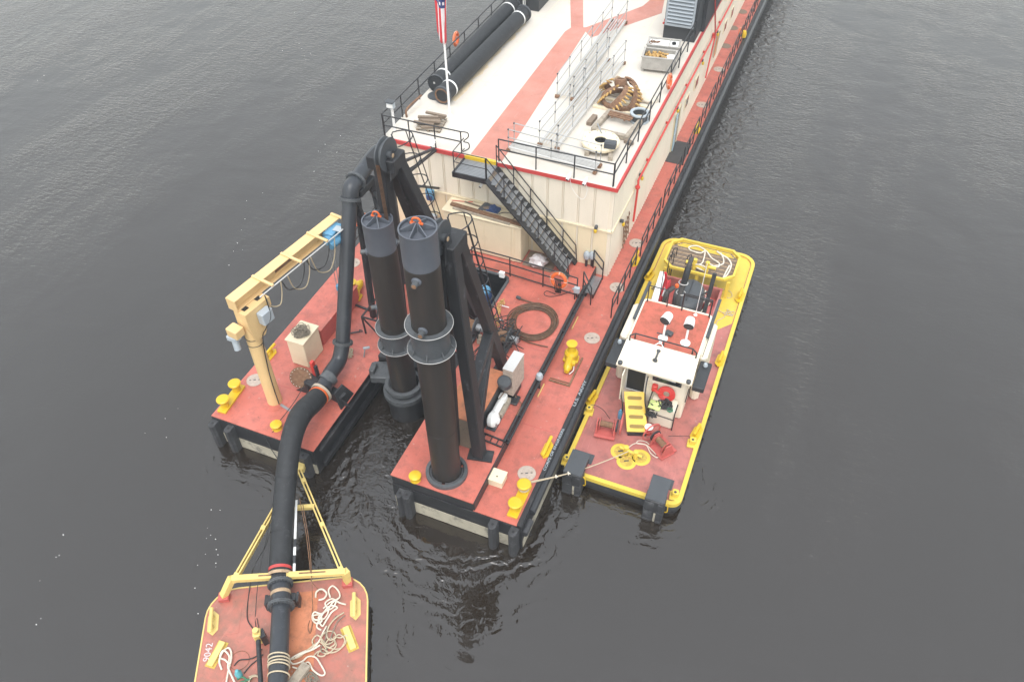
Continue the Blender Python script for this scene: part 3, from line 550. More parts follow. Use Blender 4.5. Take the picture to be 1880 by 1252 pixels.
# ================================================================ CREAM LOCKER IN FRONT OF THE HOUSE
K = thing('deck_cabinet', 'tall cream steel cabinet against the front wall under the stair', 'cabinet', loc=(-.4, 12.8, ZR))
obj('body', MB().bx(-2.3, 1.42, 12.30, 13.29, ZR + .04, 3.80, bev=.02), 'cream', K); obj('top', MB().bx(-2.36, 1.48, 12.24, 13.295, 3.80, 3.86, bev=.02), 'cream', K)
for x0, x1 in ((-2.2, -.35), (-.30, .95)): obj('door', MB().bx(x0, x1, 12.285, 12.305, ZR + .12, 3.7, bev=.008), 'cream', K)
obj('end_post', MB().bx(1.0, 1.10, 12.275, 12.305, ZR + .05, 3.8), 'cream', K); obj('foot', MB().bx(-2.25, 1.38, 12.33, 13.28, ZR, ZR + .04), 'dark_grey', K)
zk = 3.865
tag(obj('steel_beam', MB().beam((-2.1, 12.72, zk + .06), (1.40, 12.45, zk + .06), .20, .10, bev=.01), 'rust'), 'rusty steel beam lying along the top of the cream cabinet', 'beam')
tag(obj('plank', MB().beam((-1.9, 12.50, zk + .03), (.9, 12.33, zk + .03), .12, .05), 'wood_pale'), 'weathered grey plank beside the rusty beam on the cabinet', 'plank')
sh = thing('shovel', 'grey scoop shovel lying on the cabinet top', 'shovel', loc=(.1, 12.9, zk))
obj('blade', MB().add([(x_ - .55, y_, z_) for x_, y_, z_ in [(-.3, 12.75, zk + .02), (-.12, 12.72, zk + .08), (.12, 12.8, zk + .02), (-.12, 13.22, zk + .16), (.02, 13.2, zk + .2), (.22, 13.2, zk + .15), (-.3, 12.75, zk + .0), (-.12, 12.72, zk + .05), (.12, 12.8, zk + .0), (-.12, 13.22, zk + .13), (.02, 13.2, zk + .17), (.22, 13.2, zk + .12)]], [(0, 1, 4, 3), (1, 2, 5, 4), (9, 10, 7, 6), (10, 11, 8, 7), (0, 6, 7, 1), (1, 7, 8, 2), (2, 8, 11, 5), (5, 11, 10, 4), (4, 10, 9, 3), (3, 9, 6, 0)]), 'dark_grey', sh)
obj('shaft', MB().cyl((-.55, 12.75, zk + .06), (.35, 12.62, zk + .14), .02, n=8), 'cable_tan', sh)
bl = MB(); rnd = random.Random(2); gr = 7
vs = [(-.42 + .09 * i + rnd.uniform(-.02, .02), 12.72 + .075 * j + rnd.uniform(-.02, .02), zk + .2 + rnd.uniform(-.05, .06) - .02 * abs(i - 3) ** 1.5) for i in range(gr) for j in range(gr)]
fs = [(i * gr + j, (i + 1) * gr + j, (i + 1) * gr + j + 1, i * gr + j + 1) for i in range(gr - 1) for j in range(gr - 1)]
n0 = len(vs); vs += [(x, y, z - .18) for x, y, z in vs]; fs += [tuple(n0 + k for k in reversed(f)) for f in fs]
for i in range(gr - 1): fs += [(i * gr, n0 + i * gr, n0 + (i + 1) * gr, (i + 1) * gr), ((i + 1) * gr + gr - 1, n0 + (i + 1) * gr + gr - 1, n0 + i * gr + gr - 1, i * gr + gr - 1), (i + 1, n0 + i + 1, n0 + i, i), ((gr - 1) * gr + i, n0 + (gr - 1) * gr + i, n0 + (gr - 1) * gr + i + 1, (gr - 1) * gr + i + 1)]
tag(obj('folded_tarp', bl.add(vs, fs), 'blue_dark'), 'crumpled dark blue tarp on the shovel blade', 'tarp')
rope('cable_loop', [(.55 + .38 * math.cos(t), 12.75 + .3 * math.sin(t), zk + .03) for t in [i * math.pi / 5 for i in range(11)]], .015, 'cable_black', 'thin black cable loop on the cabinet top', 'cable')
rope('cable_loop', [(1.15 + .2 * math.cos(t), 12.9 + .17 * math.sin(t), zk + .03 + .01 * t) for t in [i * math.pi / 4 for i in range(14)]], .018, 'rust', 'small rusty wire coil at the stair end of the cabinet', 'cable')
tag(obj('wood_tool', MB().beam((-1.6, 13.1, zk + .04), (-.4, 12.95, zk + .05), .05, .05).box((-.45, 12.96, zk + .07), (.36, .2, .12), rz=-.1, bev=.02), 'wood'), 'wooden-handled push broom lying at the back of the cabinet', 'broom')
tag(obj('pry_bar', MB().tube([(-2.2, 13.0, zk + .02), (-1.5, 13.15, zk + .02), (-1.25, 13.2, zk + .05)], .018, 6), 'red_paint'), 'thin red pry bar on the cabinet top', 'tool')
# plastic bag under the stair
bag = MB(); rnd = random.Random(11); n, mm = 14, 8; vs = []
for j in range(mm):
    t = j / (mm - 1)
    for i in range(n):
        a = 2 * math.pi * i / n; r = (.42 * math.sin(math.pi * (.12 + .80 * t)) + .02) * rnd.uniform(.72, 1.2); vs.append((2.2 + r * math.cos(a) * 1.05, 12.42 + r * math.sin(a) * .8, ZR + .005 + t * .62 + rnd.uniform(-.02, .02) * (j > 0)))
fs = [(j * n + i, j * n + (i + 1) % n, (j + 1) * n + (i + 1) % n, (j + 1) * n + i) for j in range(mm - 1) for i in range(n)] + [tuple(range(n - 1, -1, -1)), tuple(range((mm - 1) * n, mm * n))]
tag(obj('plastic_bag', bag.add(vs, fs), 'plastic', ang=15), 'crumpled clear plastic bag on the deck under the stair', 'bag')
tag(obj('rubber_mat', MB().prism([(1.5, 12.25), (2.9, 12.2), (2.9, 13.3), (1.5, 13.3)], ZR + .002, ZR + .02), 'wood'), 'brown mat on the raised deck behind the plastic bag', 'mat')
# ================================================================ LIFEBUOYS
def lifebuoy(c, axis, lb, r=.38):
    t = thing('lifebuoy', lb, 'lifebuoy', 'orange lifebuoys', c)
    obj('ring', MB().torus(c, r - .08, .075, axis, 30, 10), 'orange', t)
    z = Vector(axis).normalized(); x = z.orthogonal().normalized(); y = z.cross(x)
    for k in range(4):
        a = math.pi / 4 + k * math.pi / 2; d_ = x * math.cos(a) + y * math.sin(a); tt = z.cross(d_)
        obj('band', MB().torus(Vector(c) + d_ * (r - .08), .078, .006, tt, 12, 6), 'white', t)
    obj('grab_line', MB().torus(c, r + .03, .008, axis, 24, 5), 'rope_tan', t)
q = PY(1027, 513, 11.05)
lifebuoy((q.x, 10.98, q.z), (0.05, 1, -.25), 'orange lifebuoy hung on the raised deck railing near the stair')
lifebuoy(P(837, 72, ZROOF + .6), (1, .1, 0), 'orange lifebuoy on the port roof railing behind the flagpole')
lifebuoy(P(1229, 150, ZROOF + .55), (1, 0, .1), 'orange lifebuoy on the starboard roof railing by the grey crate')
lifebuoy(P(1359, 62, ZD + .55), (1, 0, .1), 'farthest orange lifebuoy on the side deck railing')
lifebuoy(P(664, 405, ZD + .7), (1, -.5, 0), 'orange lifebuoy behind the left spud on the port deck')
tag(obj('life_jacket_bag', MB().lathe([(.05, 0), (.16, .08), (.18, .3), (.12, .48), (.04, .52)], P(1360, 70, ZD + .05) + Vector((.15, 0, 0)), n=12), 'yellow'), 'yellow line bag hung under the farthest lifebuoy', 'bag')
rk = MB(); q0 = Vector((q.x + .03, 10.95, ZR))
for i in range(5): rk.tube(smooth([q0 + Vector((-.12 + .05 * i, -.05, .95)), q0 + Vector((-.15 + .07 * i, -.12, .55)), q0 + Vector((-.10 + .05 * i, -.08, .2)), q0 + Vector((-.02 + .03 * i, -.05, .7))], 5), .022, 6)
tag(obj('hanging_line', rk, 'cable_black'), 'black line hung in loops in front of the lifebuoy on the raised deck railing', 'rope')
rope('loose_cable', [P(1048, 535, ZR, .02), P(1030, 542, ZR, .02), P(1010, 545, ZR, .02), P(999, 541, ZR, .02), P(1004, 535, ZR, .02), P(1020, 541, ZR, .02)], .016, 'cable_black', 'short black cable loop on the raised deck below the lifebuoy', 'cable')
# junction boxes on the railing
for px, py, lb, h in ((922, 503, 'white junction box on the low rail before the pit', .35), (1058, 538, 'grey switch box on black legs at the raised deck edge', .55)):
    p = P(px, py + 12, ZR); t = thing('junction_box', lb, 'electrical box', loc=p)
    obj('case', MB().box(p + Vector((0, 0, h)), (.24, .16, .28), bev=.02), 'white' if px < 1000 else 'grey_box', t); obj('leg', MB().cyl(p + Vector((-.08, 0, 0)), p + Vector((-.08, 0, h - .14)), .03, n=8), 'black_paint', t); obj('leg', MB().cyl(p + Vector((.08, 0, 0)), p + Vector((.08, 0, h - .14)), .03, n=8), 'black_paint', t)
    obj('side_gland', MB().cyl(p + Vector((-.2, 0, h)), p + Vector((-.12, 0, h)), .05, n=8), 'steel_grey', t)
# bulkhead lamp at the coaming
p = P(990, 712, ZD); t = thing('bulkhead_lamp', 'grey caged lamp on a short post at the raised deck edge', 'lamp', loc=p)
obj('post', MB().cyl(p, p + Vector((0, 0, .55)), .05, n=8), 'black_paint', t); obj('globe', MB().lathe([(.05, .5), (.13, .56), (.15, .68), (.11, .80), (0, .84)], p, n=16), 'grey_box', t)
# ================================================================ SPUDS
def spud(x, y, z0, zt, lb, zc0, zc1, pins, rot, name='spud'):
    R_ = .505; t = thing('spud', lb, 'spud pile', 'steel spuds', (x, y, z0))
    obj('tube', MB().lathe([(R_, z0), (R_, zt - 1.15)], (x, y, 0), n=48), 'spud_steel', t)
    cap = obj('cap', MB().lathe([(R_ + .004, zt - 1.15), (R_ + .004, zt - .02), (R_ + .012, zt), (R_ - .03, zt), (R_ - .03, zt - .09), (.30, zt - .10), (0, zt - .07)], (x, y, 0), n=48), 'spud_grey', t)
    c = Vector((x, y, zt - .1))
    for k in range(3):
        a = rot + k * math.pi / 3; d_ = Vector((math.cos(a), math.sin(a), 0)); nrm = Vector((-math.sin(a), math.cos(a), 0))
        L_ = R_ - .03; w = .014
        for s in (-1, 1):
            pts = [c + d_ * s * .05, c + d_ * s * L_, c + d_ * s * L_ + Vector((0, 0, .07)), c + d_ * s * .05 + Vector((0, 0, .28))]
            vs = [p + nrm * w for p in pts] + [p - nrm * w for p in pts]
            obj('stiffener', MB().add(vs, [(0, 1, 2, 3), (7, 6, 5, 4), (0, 4, 5, 1), (1, 5, 6, 2), (2, 6, 7, 3), (3, 7, 4, 0)]), 'spud_grey', cap)
    h = c + Vector((0, 0, .30)); sk = MB().tube(smooth([h + Vector((-.15, 0, -.10)), h + Vector((-.16, -.02, .02)), h + Vector((-.08, -.04, .14)), h + Vector((.06, -.02, .15)), h + Vector((.13, .0, .05)), h + Vector((.13, .02, -.06))], 5), .032, 8).cyl(h + Vector((-.24, 0, -.10)), h + Vector((-.06, 0, -.10)), .05, n=10).cyl(h + Vector((.05, .02, -.07)), h + Vector((.2, .02, -.07)), .045, n=10)
    sk.v = [h + (v - h) * .8 for v in sk.v]
    obj('shackle', sk, 'orange', t)
    for zz in (zt - 4.6, zt - 8.2): obj('weld_seam', MB().torus((x, y, zz), R_, .010, (0, 0, 1), 44, 5), 'spud_steel', t)
    for az, pz_, ln in pins:
        a = math.radians(az); d_ = Vector((math.cos(a), math.sin(a), 0)); b0 = Vector((x, y, pz_)) + d_ * (R_ - .02)
        pn = obj('pin', MB().lathe([(.085, 0), (.085, ln), (.06, ln + .01)], b0, d_, n=16), 'flange_grey', t); obj('pin_end', MB().cyl(b0 + d_ * (ln + .005), b0 + d_ * (ln + .02), .065, n=14), 'rust', pn)
        obj('boss', MB().lathe([(.14, -.02), (.14, .035), (.10, .06)], b0, d_, n=16), 'spud_grey', pn)
    cl = thing('spud_collar', lb.split(',')[0].replace('steel spud', 'flanged steel collar clamped around the spud'), 'collar', 'flanged spud collars', (x, y, zc0))
    obj('upper_flange', MB().ringflat((x, y, 0), R_ + .012, .71, zc1 - .035, zc1, 40), 'flange_grey', cl)
    obj('lower_flange', MB().ringflat((x, y, 0), R_ + .012, .72, zc0, zc0 + .035, 40), 'flange_grey', cl)
    for zz, q_ in ((zc1 + .002, .705), (zc0 + .018, .722)): obj('worn_rim', MB().torus((x, y, zz), q_, .009, (0, 0, 1), 44, 5), 'alu', cl)
    obj('sleeve', MB().ringflat((x, y, 0), R_ + .015, .575, zc0 + .035, zc1 - .035, 40), 'dark_grey', cl)
    for k in range(8):
        a = k * math.pi / 4 + .25; d_ = Vector((math.cos(a), math.sin(a), 0)); nr = Vector((-d_.y, d_.x, 0)) * .012; b0 = Vector((x, y, zc0 + .036))
        pts = [b0 + d_ * .57, b0 + d_ * .70, b0 + d_ * .57 + Vector((0, 0, .2))]
        obj('gusset', MB().add([p + nr for p in pts] + [p - nr for p in pts], [(0, 1, 2), (5, 4, 3), (0, 3, 4, 1), (1, 4, 5, 2), (2, 5, 3, 0)]), 'flange_grey', cl)
    return t
RX, RY = 3.24, .82; LX, LY = -.27, 4.18
spud(RX, RY, -3, 12.62, 'nearer steel spud, brown-black with grey cap, through the right stern deck', 8.22, 9.2, ((-82, 11.2, .22), (-82, 9.36, .24)), .5)
spud(LX, LY, -3, 9.55, 'farther steel spud, dark with grey cap, in the open stern slot', 3.85, 4.75, ((-148, 8.3, .22), (32, 8.55, .24), (-150, 5.75, .22)), .1)
# keeper rings at deck level
k1 = thing('spud_keeper', 'black rubber-lined ring where the nearer spud passes the right deck', 'ring', loc=(RX, RY, ZR))
obj('outer_ring', MB().ringflat((RX, RY, 0), .62, .74, ZR, ZR + .16, 44), 'flange_grey', k1)
for i in range(3): obj('liner_segment', MB().torus((RX, RY, ZR + .09), .555, .055, (0, 0, 1), 20, 8, i * 2.09 + .1, i * 2.09 + 1.95), 'rubber', k1)
k2 = thing('spud_carriage', 'grey ring carriage holding the farther spud in the stern slot', 'carriage', loc=(LX, LY, .2))
obj('upper_ring', MB().ringflat((LX, LY, 0), .60, .74, 1.50, 1.66, 40), 'flange_grey', k2); obj('lower_ring', MB().ringflat((LX, LY, 0), .62, .84, 1.12, 1.32, 40), 'flange_grey', k2)
obj('liner', MB().torus((LX, LY, 1.58), .555, .05, (0, 0, 1), 30, 8, .2, 5.6), 'rubber', k2)
obj('housing', MB().ringflat((LX, LY, 0), .60, .72, -.1, 1.12, 32), 'black_paint', k2)
obj('side_arm', MB().box((-1.30, 4.55, 1.42), (1.1, .9, .34), rz=.35, bev=.05), 'flange_grey', k2); obj('side_arm', MB().box((.90, 4.6, 1.42), (.95, .9, .34), rz=-.3, bev=.05), 'flange_grey', k2)
obj('carriage_frame', MB().bx(-1.85, 1.40, 4.95, 6.25, 1.20, 1.78, bev=.04), 'black_paint', k2)
for s in (-1, 1): obj('strut', MB().beam((LX + s * .5, LY + .4, 1.3), (LX + s * .75, LY + .3, -.6), .14, .14), 'hull_black', k2)
obj('lug', MB().box((-1.72, 4.35, 1.62), (.22, .5, .38), rz=.2, bev=.04), 'flange_grey', k2)
# ================================================================ GANTRIES
def plate_leg(t, a, b, w, h, nm='leg'): return obj(nm, MB().beam(a, b, w, h, up=(1, 0, 0), bev=.03), 'gantry_black', t)
def sheave(t, c, r=.62):
    c = Vector(c); s = obj('sheave', MB().lathe([(r, -.11), (r, -.07), (r - .10, -.03), (r - .10, .03), (r, .07), (r, .11), (r - .06, .115), (.12, .08), (.12, .2), (0, .2)], c, (1, 0, 0), n=36), 'dark_grey', t)
    obj('axle', MB().cyl(c - Vector((.2, 0, 0)), c + Vector((.26, 0, 0)), .07, n=12), 'rust_light', s)
    obj('cheek_plate', MB().add([c + Vector((x, y, z)) for x in (.21, .25) for y, z in ((-.30, -.75), (.30, -.75), (.10, .12), (-.10, .12))], [(3, 2, 1, 0), (4, 5, 6, 7), (0, 1, 5, 4), (1, 2, 6, 5), (2, 3, 7, 6), (3, 0, 4, 7)]), 'gantry_black', s)
    obj('cheek_plate', MB().add([c + Vector((x, y, z)) for x in (-.25, -.21) for y, z in ((-.30, -.75), (.30, -.75), (.10, .12), (-.10, .12))], [(3, 2, 1, 0), (4, 5, 6, 7), (0, 1, 5, 4), (1, 2, 6, 5), (2, 3, 7, 6), (3, 0, 4, 7)]), 'gantry_black', s)
# right gantry
G = thing('spud_gantry', 'nearer black steel A-frame gantry with sheave beside the right spud', 'gantry', loc=(3.8, 1.9, ZR))
tz = 11.45
plate_leg(G, (3.30, 1.75, tz), (2.95, 2.0, ZR), .34, .40); plate_leg(G, (3.62, 1.78, tz), (4.0, 1.95, ZR), .42, .40)
plate_leg(G, (3.60, 2.20, tz), (3.16, 6.15, ZR), .40, .34)
obj('head_box', MB().bx(3.20, 3.86, 1.50, 2.42, tz - .40, tz + .10, bev=.04), 'gantry_black', G)
obj('crossbeam', MB().beam((3.85, 2.05, 5.3), (3.34, 4.60, 5.3), .34, .34, bev=.03), 'gantry_black', G)
obj('brace', MB().beam((3.32, 4.62, 5.15), (3.92, 2.05, 3.35), .34, .32, up=(1, 0, 0), bev=.03), 'gantry_black', G)
obj('foot_plate', MB().box((4.05, 1.93, ZR + .03), (.9, .5, .05), rz=.2), 'black_paint', G); obj('foot_plate', MB().box((3.16, 6.15, ZR + .03), (.7, .6, .05)), 'black_paint', G)
sheave(G, (3.42, 1.60, 11.80), .50)
obj('hoist_rope', MB().tube([(3.37, 1.02, 11.8), (3.36, 1.25, 8), (3.35, 1.45, 2.0)], .018, 6).tube([(3.43, 1.02, 11.8), (3.42, 1.25, 8), (3.41, 1.45, 2.0)], .018, 6), 'wire_brown', G)
# left gantry
G2 = thing('spud_gantry', 'farther black steel gantry with tall sheave beside the left spud', 'gantry', loc=(0, 5, ZR))
tz = 11.55
plate_leg(G2, (-.14, 4.75, tz), (-.60, 5.0, 1.78), .44, .42); plate_leg(G2, (.02, 4.95, tz), (-.50, 8.7, ZR), .42, .38); plate_leg(G2, (.22, 5.0, tz), (.95, 8.4, ZR), .38, .36)
obj('head_box', MB().bx(-.56, .42, 4.5, 5.3, tz - .35, tz + .10, bev=.04), 'gantry_black', G2)
sheave(G2, (.06, 4.72, 11.75), .53)
rp = MB()
for dx in (-.09, -.02, .05): rp.tube([(.06 + dx * .7, 4.2, 11.65), (-.04 + dx * .7, 4.42, 9), (-.4 + dx, 4.75, 2.0)], .018, 6)
obj('hoist_rope', rp, 'wire_brown', G2)
obj('foot_plate', MB().box((-.40, 8.65, ZR + .03), (.7, .6, .05)), 'black_paint', G2)
for a_, b_ in ((P(738, 298, 8.9), PY(797, 273, 13.28)), (P(768, 342, 7.4), PY(805, 346, 13.28)), (P(748, 318, 8.3), PY(800, 276, 13.28))):
    obj('tie_strut', MB().beam(a_, b_, .10, .10), 'gantry_black', G2)
# caged ladders
def cage_ladder(base, top, lb, w=.46, r=.34, back=(.75, .65, 0)):
    t = thing('caged_ladder', lb, 'ladder', 'caged ladders on the gantries', base); a = Vector(base); b = Vector(top); d_ = (b - a); L_ = d_.length; d_.normalize()
    bk = Vector(back); bk = (bk - d_ * bk.dot(d_)).normalized(); sd_ = d_.cross(bk).normalized()
    for s in (-1, 1): obj('stile', MB().beam(a + sd_ * s * w / 2, b + sd_ * s * w / 2, .09, .05, up=bk), 'gantry_black', t)
    n = int(L_ / .30)
    for i in range(1, n): p = a + d_ * (i * L_ / n); obj('rung', MB().cyl(p - sd_ * w / 2, p + sd_ * w / 2, .014, n=6), 'gantry_black', t)
    m_ = int((L_ - 2.2) / 1.35) + 1; hoops = []
    for i in range(m_ + 1):
        s0 = 2.2 + i * (L_ - 2.2) / m_; p = a + d_ * s0; pts = []
        for k in range(13):
            th = math.pi * k / 12; pts.append(p + sd_ * math.cos(th) * r + bk * (.06 + math.sin(th) * .62))
        pts = [p + sd_ * w / 2] + pts + [p - sd_ * w / 2]; hoops.append(pts); obj('cage_hoop', MB().tube(pts, .022, 6), 'gantry_black', t)
    for k in (3, 6, 9): obj('cage_strap', MB().tube([h_[k + 1] for h_ in hoops], .018, 6), 'gantry_black', t)
tR = P(826, 412, 10.8); cage_ladder((tR.x - .45, tR.y + 3.35, ZR), tR, 'caged ladder up the rear of the nearer gantry')
tL = P(722, 258, 10.8); cage_ladder((tL.x - .35, tL.y + 3.35, ZR), tL, 'caged ladder up the rear of the farther gantry')
# ================================================================ DISCHARGE PIPE
D = thing('discharge_pipe', 'long black steel discharge pipe climbing from the port deck to the farther gantry', 'pipe', loc=(-2.9, 4, ZD))
pa = Vector((-2.88, 3.10, 2.12)); pe = Vector((-2.92, 4.12, 2.20)); pt_ = Vector((-3.30, 7.20, 8.0)); pb = Vector((-3.40, 9.45, 8.25)); pr = .285
up_ = (pt_ - pe).normalized()
obj('deck_run', MB().tube(smooth([Vector((-2.72, 2.35, 2.10)), pa, pe - Vector((0, .25, .05)), pe + up_ * .55], 6), .30, 24), 'pipe_black', D)
obj('riser', MB().tube([pe + up_ * .5, pt_ - up_ * .35], pr, 24), 'pipe_black', D)
hd = (pb - pt_).normalized()
obj('elbow', MB().tube(smooth([pt_ - up_ * .35, pt_ - up_ * .10, pt_ + hd * .12 + Vector((0, -.02, .02)), pt_ + hd * .45], 6), .31, 24), 'pipe_black', D)
obj('top_run', MB().tube(smooth([pt_ + hd * .4, pb - hd * .3, pb + Vector((.02, .15, -.12)), pb + Vector((.08, .25, -.6)), pb + Vector((.12, .25, -6.8))], 7), pr + .01, 24), 'pipe_black', D)
def flange(t, c, ax, r=.40, th=.05, nb=18, m='flange_grey'):
    f = obj('flange', MB().lathe([(.27, -th), (r, -th), (r, -.006), (r - .02, 0), (r, .006), (r, th), (.27, th)], c, ax, n=36), m, t)
    z = Vector(ax).normalized(); x = z.orthogonal().normalized(); y = z.cross(x); b_ = MB()
    for k in range(nb):
        a = 2 * math.pi * k / nb; q = Vector(c) + (x * math.cos(a) + y * math.sin(a)) * (r - .045); b_.cyl(q - z * (th + .035), q + z * (th + .035), .022, n=6)
    obj('bolts', b_, 'dark_grey', f); return f
flange(D, pe + up_ * .55, up_); flange(D, pt_ - up_ * .38, up_); flange(D, pt_ + hd * .45, hd); flange(D, (-2.70, 2.20, 2.11), (.1, .9, .02), .43, .06, 18, 'beige_gasket')
obj('clamp_band', MB().lathe([(.315, -.18), (.335, -.18), (.335, .18), (.315, .18)], (-2.82, 2.85, 2.115), (.15, 1, 0), n=28, closed=True), 'flange_grey', D)
sdl = MB().beam((-3.95, 2.95, 1.62), (-1.98, 2.55, 1.62), .34, .42, bev=.02)
obj('saddle_beam', sdl, 'black_paint', D)
for sx, sg in ((-2.15, 1), (-3.55, -1)):
    pts = [(0, 0, 0), (.55 * sg, -.05, -.40), (0, 0, -.45)]
    c = Vector((sx, 2.45, 1.86)); nr = Vector((0, .02, 0)); vs = [c + Vector(p) + nr for p in pts] + [c + Vector(p) - nr for p in pts]
    obj('saddle_gusset', MB().add(vs, [(0, 1, 2), (5, 4, 3), (0, 3, 4, 1), (1, 4, 5, 2), (2, 5, 3, 0)]), 'black_paint', D)
obj('saddle_wing', MB().add([(-2.0, 2.2, 1.42), (-1.98, 3.1, 1.42), (-2.25, 2.9, 2.05), (-2.28, 2.35, 2.05), (-1.94, 2.2, 1.42), (-1.92, 3.1, 1.42), (-2.19, 2.9, 2.05), (-2.22, 2.35, 2.05)], [(3, 2, 1, 0), (4, 5, 6, 7), (0, 1, 5, 4), (1, 2, 6, 5), (2, 3, 7, 6), (3, 0, 4, 7)]), 'black_paint', D)
ps = thing('pipe_stand', 'black steel trestle carrying the top elbow of the discharge pipe', 'trestle', loc=(-3.1, 7.8, ZD))
for a_, b_ in (((-3.25, 7.45, 7.7), (-3.35, 7.2, ZD)), ((-3.1, 8.35, 7.75), (-2.9, 8.7, ZD)), ((-3.3, 7.3, 7.5), (-2.1, 7.6, ZR)), ((-3.1, 8.2, 7.5), (-2.4, 10.5, ZD))): obj('leg', MB().beam(a_, b_, .20, .20), 'gantry_black', ps)
obj('cradle', MB().box((-3.25, 7.95, 7.68), (.5, 1.1, .28), bev=.03), 'gantry_black', ps)
obj('tie', MB().beam((-3.05, 8.3, 7.2), (-.3, 5.2, 8.6), .11, .11), 'gantry_black', ps); obj('tie', MB().beam((-3.05, 8.3, 6.9), (-.45, 5.2, 7.2), .11, .11), 'gantry_black', ps); obj('tie', MB().beam((-3.1, 8.4, 5.2), (-.5, 5.2, 6.6), .10, .10), 'gantry_black', ps)
# ================================================================ RUBBER HOSE TO THE PONTOON
hp = smooth([(-2.68, 2.14, 2.12), (-2.62, 1.55, 2.30), (-2.60, .85, 2.48), (-2.42, .05, 2.52), (-2.10, -.85, 2.34), (-1.62, -1.95, 1.95), (-1.15, -2.95, 1.62), (-.62, -3.95, 1.32), (-.30, -4.52, 1.22)], 14)
n_ = len(hp); rr = []
for i in range(n_):
    u = i / (n_ - 1); rr.append((.37 + .035 * math.exp(-((u - .22) / .18) ** 2)) * (1 + .010 * math.sin(i * 2.4) + .006 * math.sin(i * 1.1)))
rr[0] = .34; rr[1] = .35
HO = thing('rubber_hose', 'thick ribbed black rubber hose curving from the port deck to the small pontoon', 'hose', loc=(-2.6, 0, 1.4))
obj('hose_body', MB().tube(hp, rr, 28), 'hose_black', HO)
def band(i, m, extra=.012, w=.05): 
    d_ = (hp[i + 1] - hp[i]).normalized(); r_ = rr[i] + extra; return obj('band', MB().lathe([(r_ - .02, -w), (r_, -w), (r_, w), (r_ - .02, w)], hp[i], d_, n=28, closed=True), m, HO)
band(6, 'orange', .014, .045); band(n_ - 7, 'trim_red', .012, .05); band(n_ - 2, 'rust_light', .03, .05)
for i in (66, 88): band(i, 'hose_black', .014, .03)
# ================================================================ DAVIT CRANE
V = thing('davit_crane', 'yellow davit crane with horizontal beam on the port stern deck', 'crane', loc=(-4.62, 1.66, ZD))
ad = Vector((.85, 5.15, 0)).normalized(); ax_ = Vector((ad.y, -ad.x, 0)); c0 = Vector((-4.62, 1.66, 0))
cc = obj('column', MB().lathe([(.29, ZD), (.285, ZD + .05), (.27, 4.4), (.27, 5.9)], c0, n=32), 'davit_yellow', V)
obj('base_ring', MB().lathe([(.55, ZD), (.55, ZD + .012), (.29, ZD + .012)], c0, n=32), 'red_deck', V)
A0 = Vector((-4.86, 1.52, 6.36)); 
def ap(s, w, z): return A0 + ad * s + ax_ * w + Vector((0, 0, z))
def abox(nm, s0, s1, w0, w1, z0, z1, m='davit_yellow', bev=.012):
    M = Matrix((ax_, ad, Vector((0, 0, 1)))).transposed(); return obj(nm, MB().box(ap((s0 + s1) / 2, (w0 + w1) / 2, (z0 + z1) / 2), (w1 - w0, s1 - s0, z1 - z0), M=M, bev=bev), m, V)
abox('beam_top_flange', -.05, 5.45, -.22, .22, .42, .46); abox('beam_bottom_flange', -.05, 5.45, -.20, .20, -.04, .0); abox('beam_web', -.05, 5.45, -.03, .03, .0, .42); abox('beam_end_plate', -.09, -.05, -.22, .22, -.04, .46); abox('name_plate', 2.0, 2.9, .031, .04, .12, .28, 'rust')
# tapered head
hd_ = MB(); pr_ = [(-.12, 0, ), (1.05, 0), (1.05, -.35), (.45, -1.35), (.0, -1.35), (-.12, -.6)]
vs = [ap(s, w, z - .05) + Vector((.13, .02, 0)) for w in (-.14, .42) for s, z in pr_]
k = len(pr_); hd_.add(vs, [tuple(range(k)), tuple(range(2 * k - 1, k - 1, -1))] + [(i, k + i, k + (i + 1) % k, (i + 1) % k) for i in range(k)])
obj('head', hd_, 'davit_yellow', V)
abox('head_slot', .08, .30, .18, .36, -.05, -.035, 'dark_void', 0); abox('head_slot', .70, .92, .18, .36, -.05, -.035, 'dark_void', 0)
abox('motor_housing', -.55, -.15, -.15, .35, -.95, -.60, bev=.03)
obj('slew_motor', MB().cyl(ap(-.42, .0, -.98), ap(-.50, .1, -1.55), .12, n=14).box(ap(-.42, -.02, -1.08), (.45, .3, .2), bev=.04), 'grey_box', V)
bx_ = abox('control_box', .35, .85, .56, .86, -.75, -.25, 'grey_box', .03)
for s in (1.2, 2.65, 4.05, 5.4): abox('rail_bracket', s - .05, s + .05, -.20, .80, .465, .53)
obj('cable_rail', MB().cyl(ap(.55, .78, .44), ap(5.6, .78, .44), .022, n=8), 'alu', V)
for i, (s0, s1, dp) in enumerate(((.75, 1.55, .85), (1.6, 2.75, .75), (1.9, 3.0, 1.0), (2.9, 4.1, .80), (3.1, 4.4, 1.15))):
    obj('festoon_cable', MB().tube(smooth([ap(s0, .80, .40), ap(s0 + (s1 - s0) * .15, .80, .4 - dp * .7), ap((s0 + s1) / 2 + .1, .80, .4 - dp), ap(s1 - (s1 - s0) * .12, .80, .4 - dp * .6), ap(s1, .80, .40)], 5), .020, 6), 'cable_tan' if i % 2 == 0 else 'cable_black', V)
obj('supply_cable', MB().tube(smooth([ap(.75, .80, .4), ap(.7, .85, -.5), ap(.4, .8, -.9), ap(.3, .55, -1.5), Vector((-4.32, 1.55, 3.2)), Vector((-4.3, 1.5, 1.5))], 6), .02, 6), 'cable_black', V)
obj('column_clamp', MB().torus((-4.62, 1.66, 5.0), .285, .014, (.15, -.1, 1), 24, 6), 'cable_black', V); obj('column_clamp', MB().torus((-4.62, 1.66, 4.6), .28, .014, (-.1, .15, 1), 24, 6), 'cable_black', V)
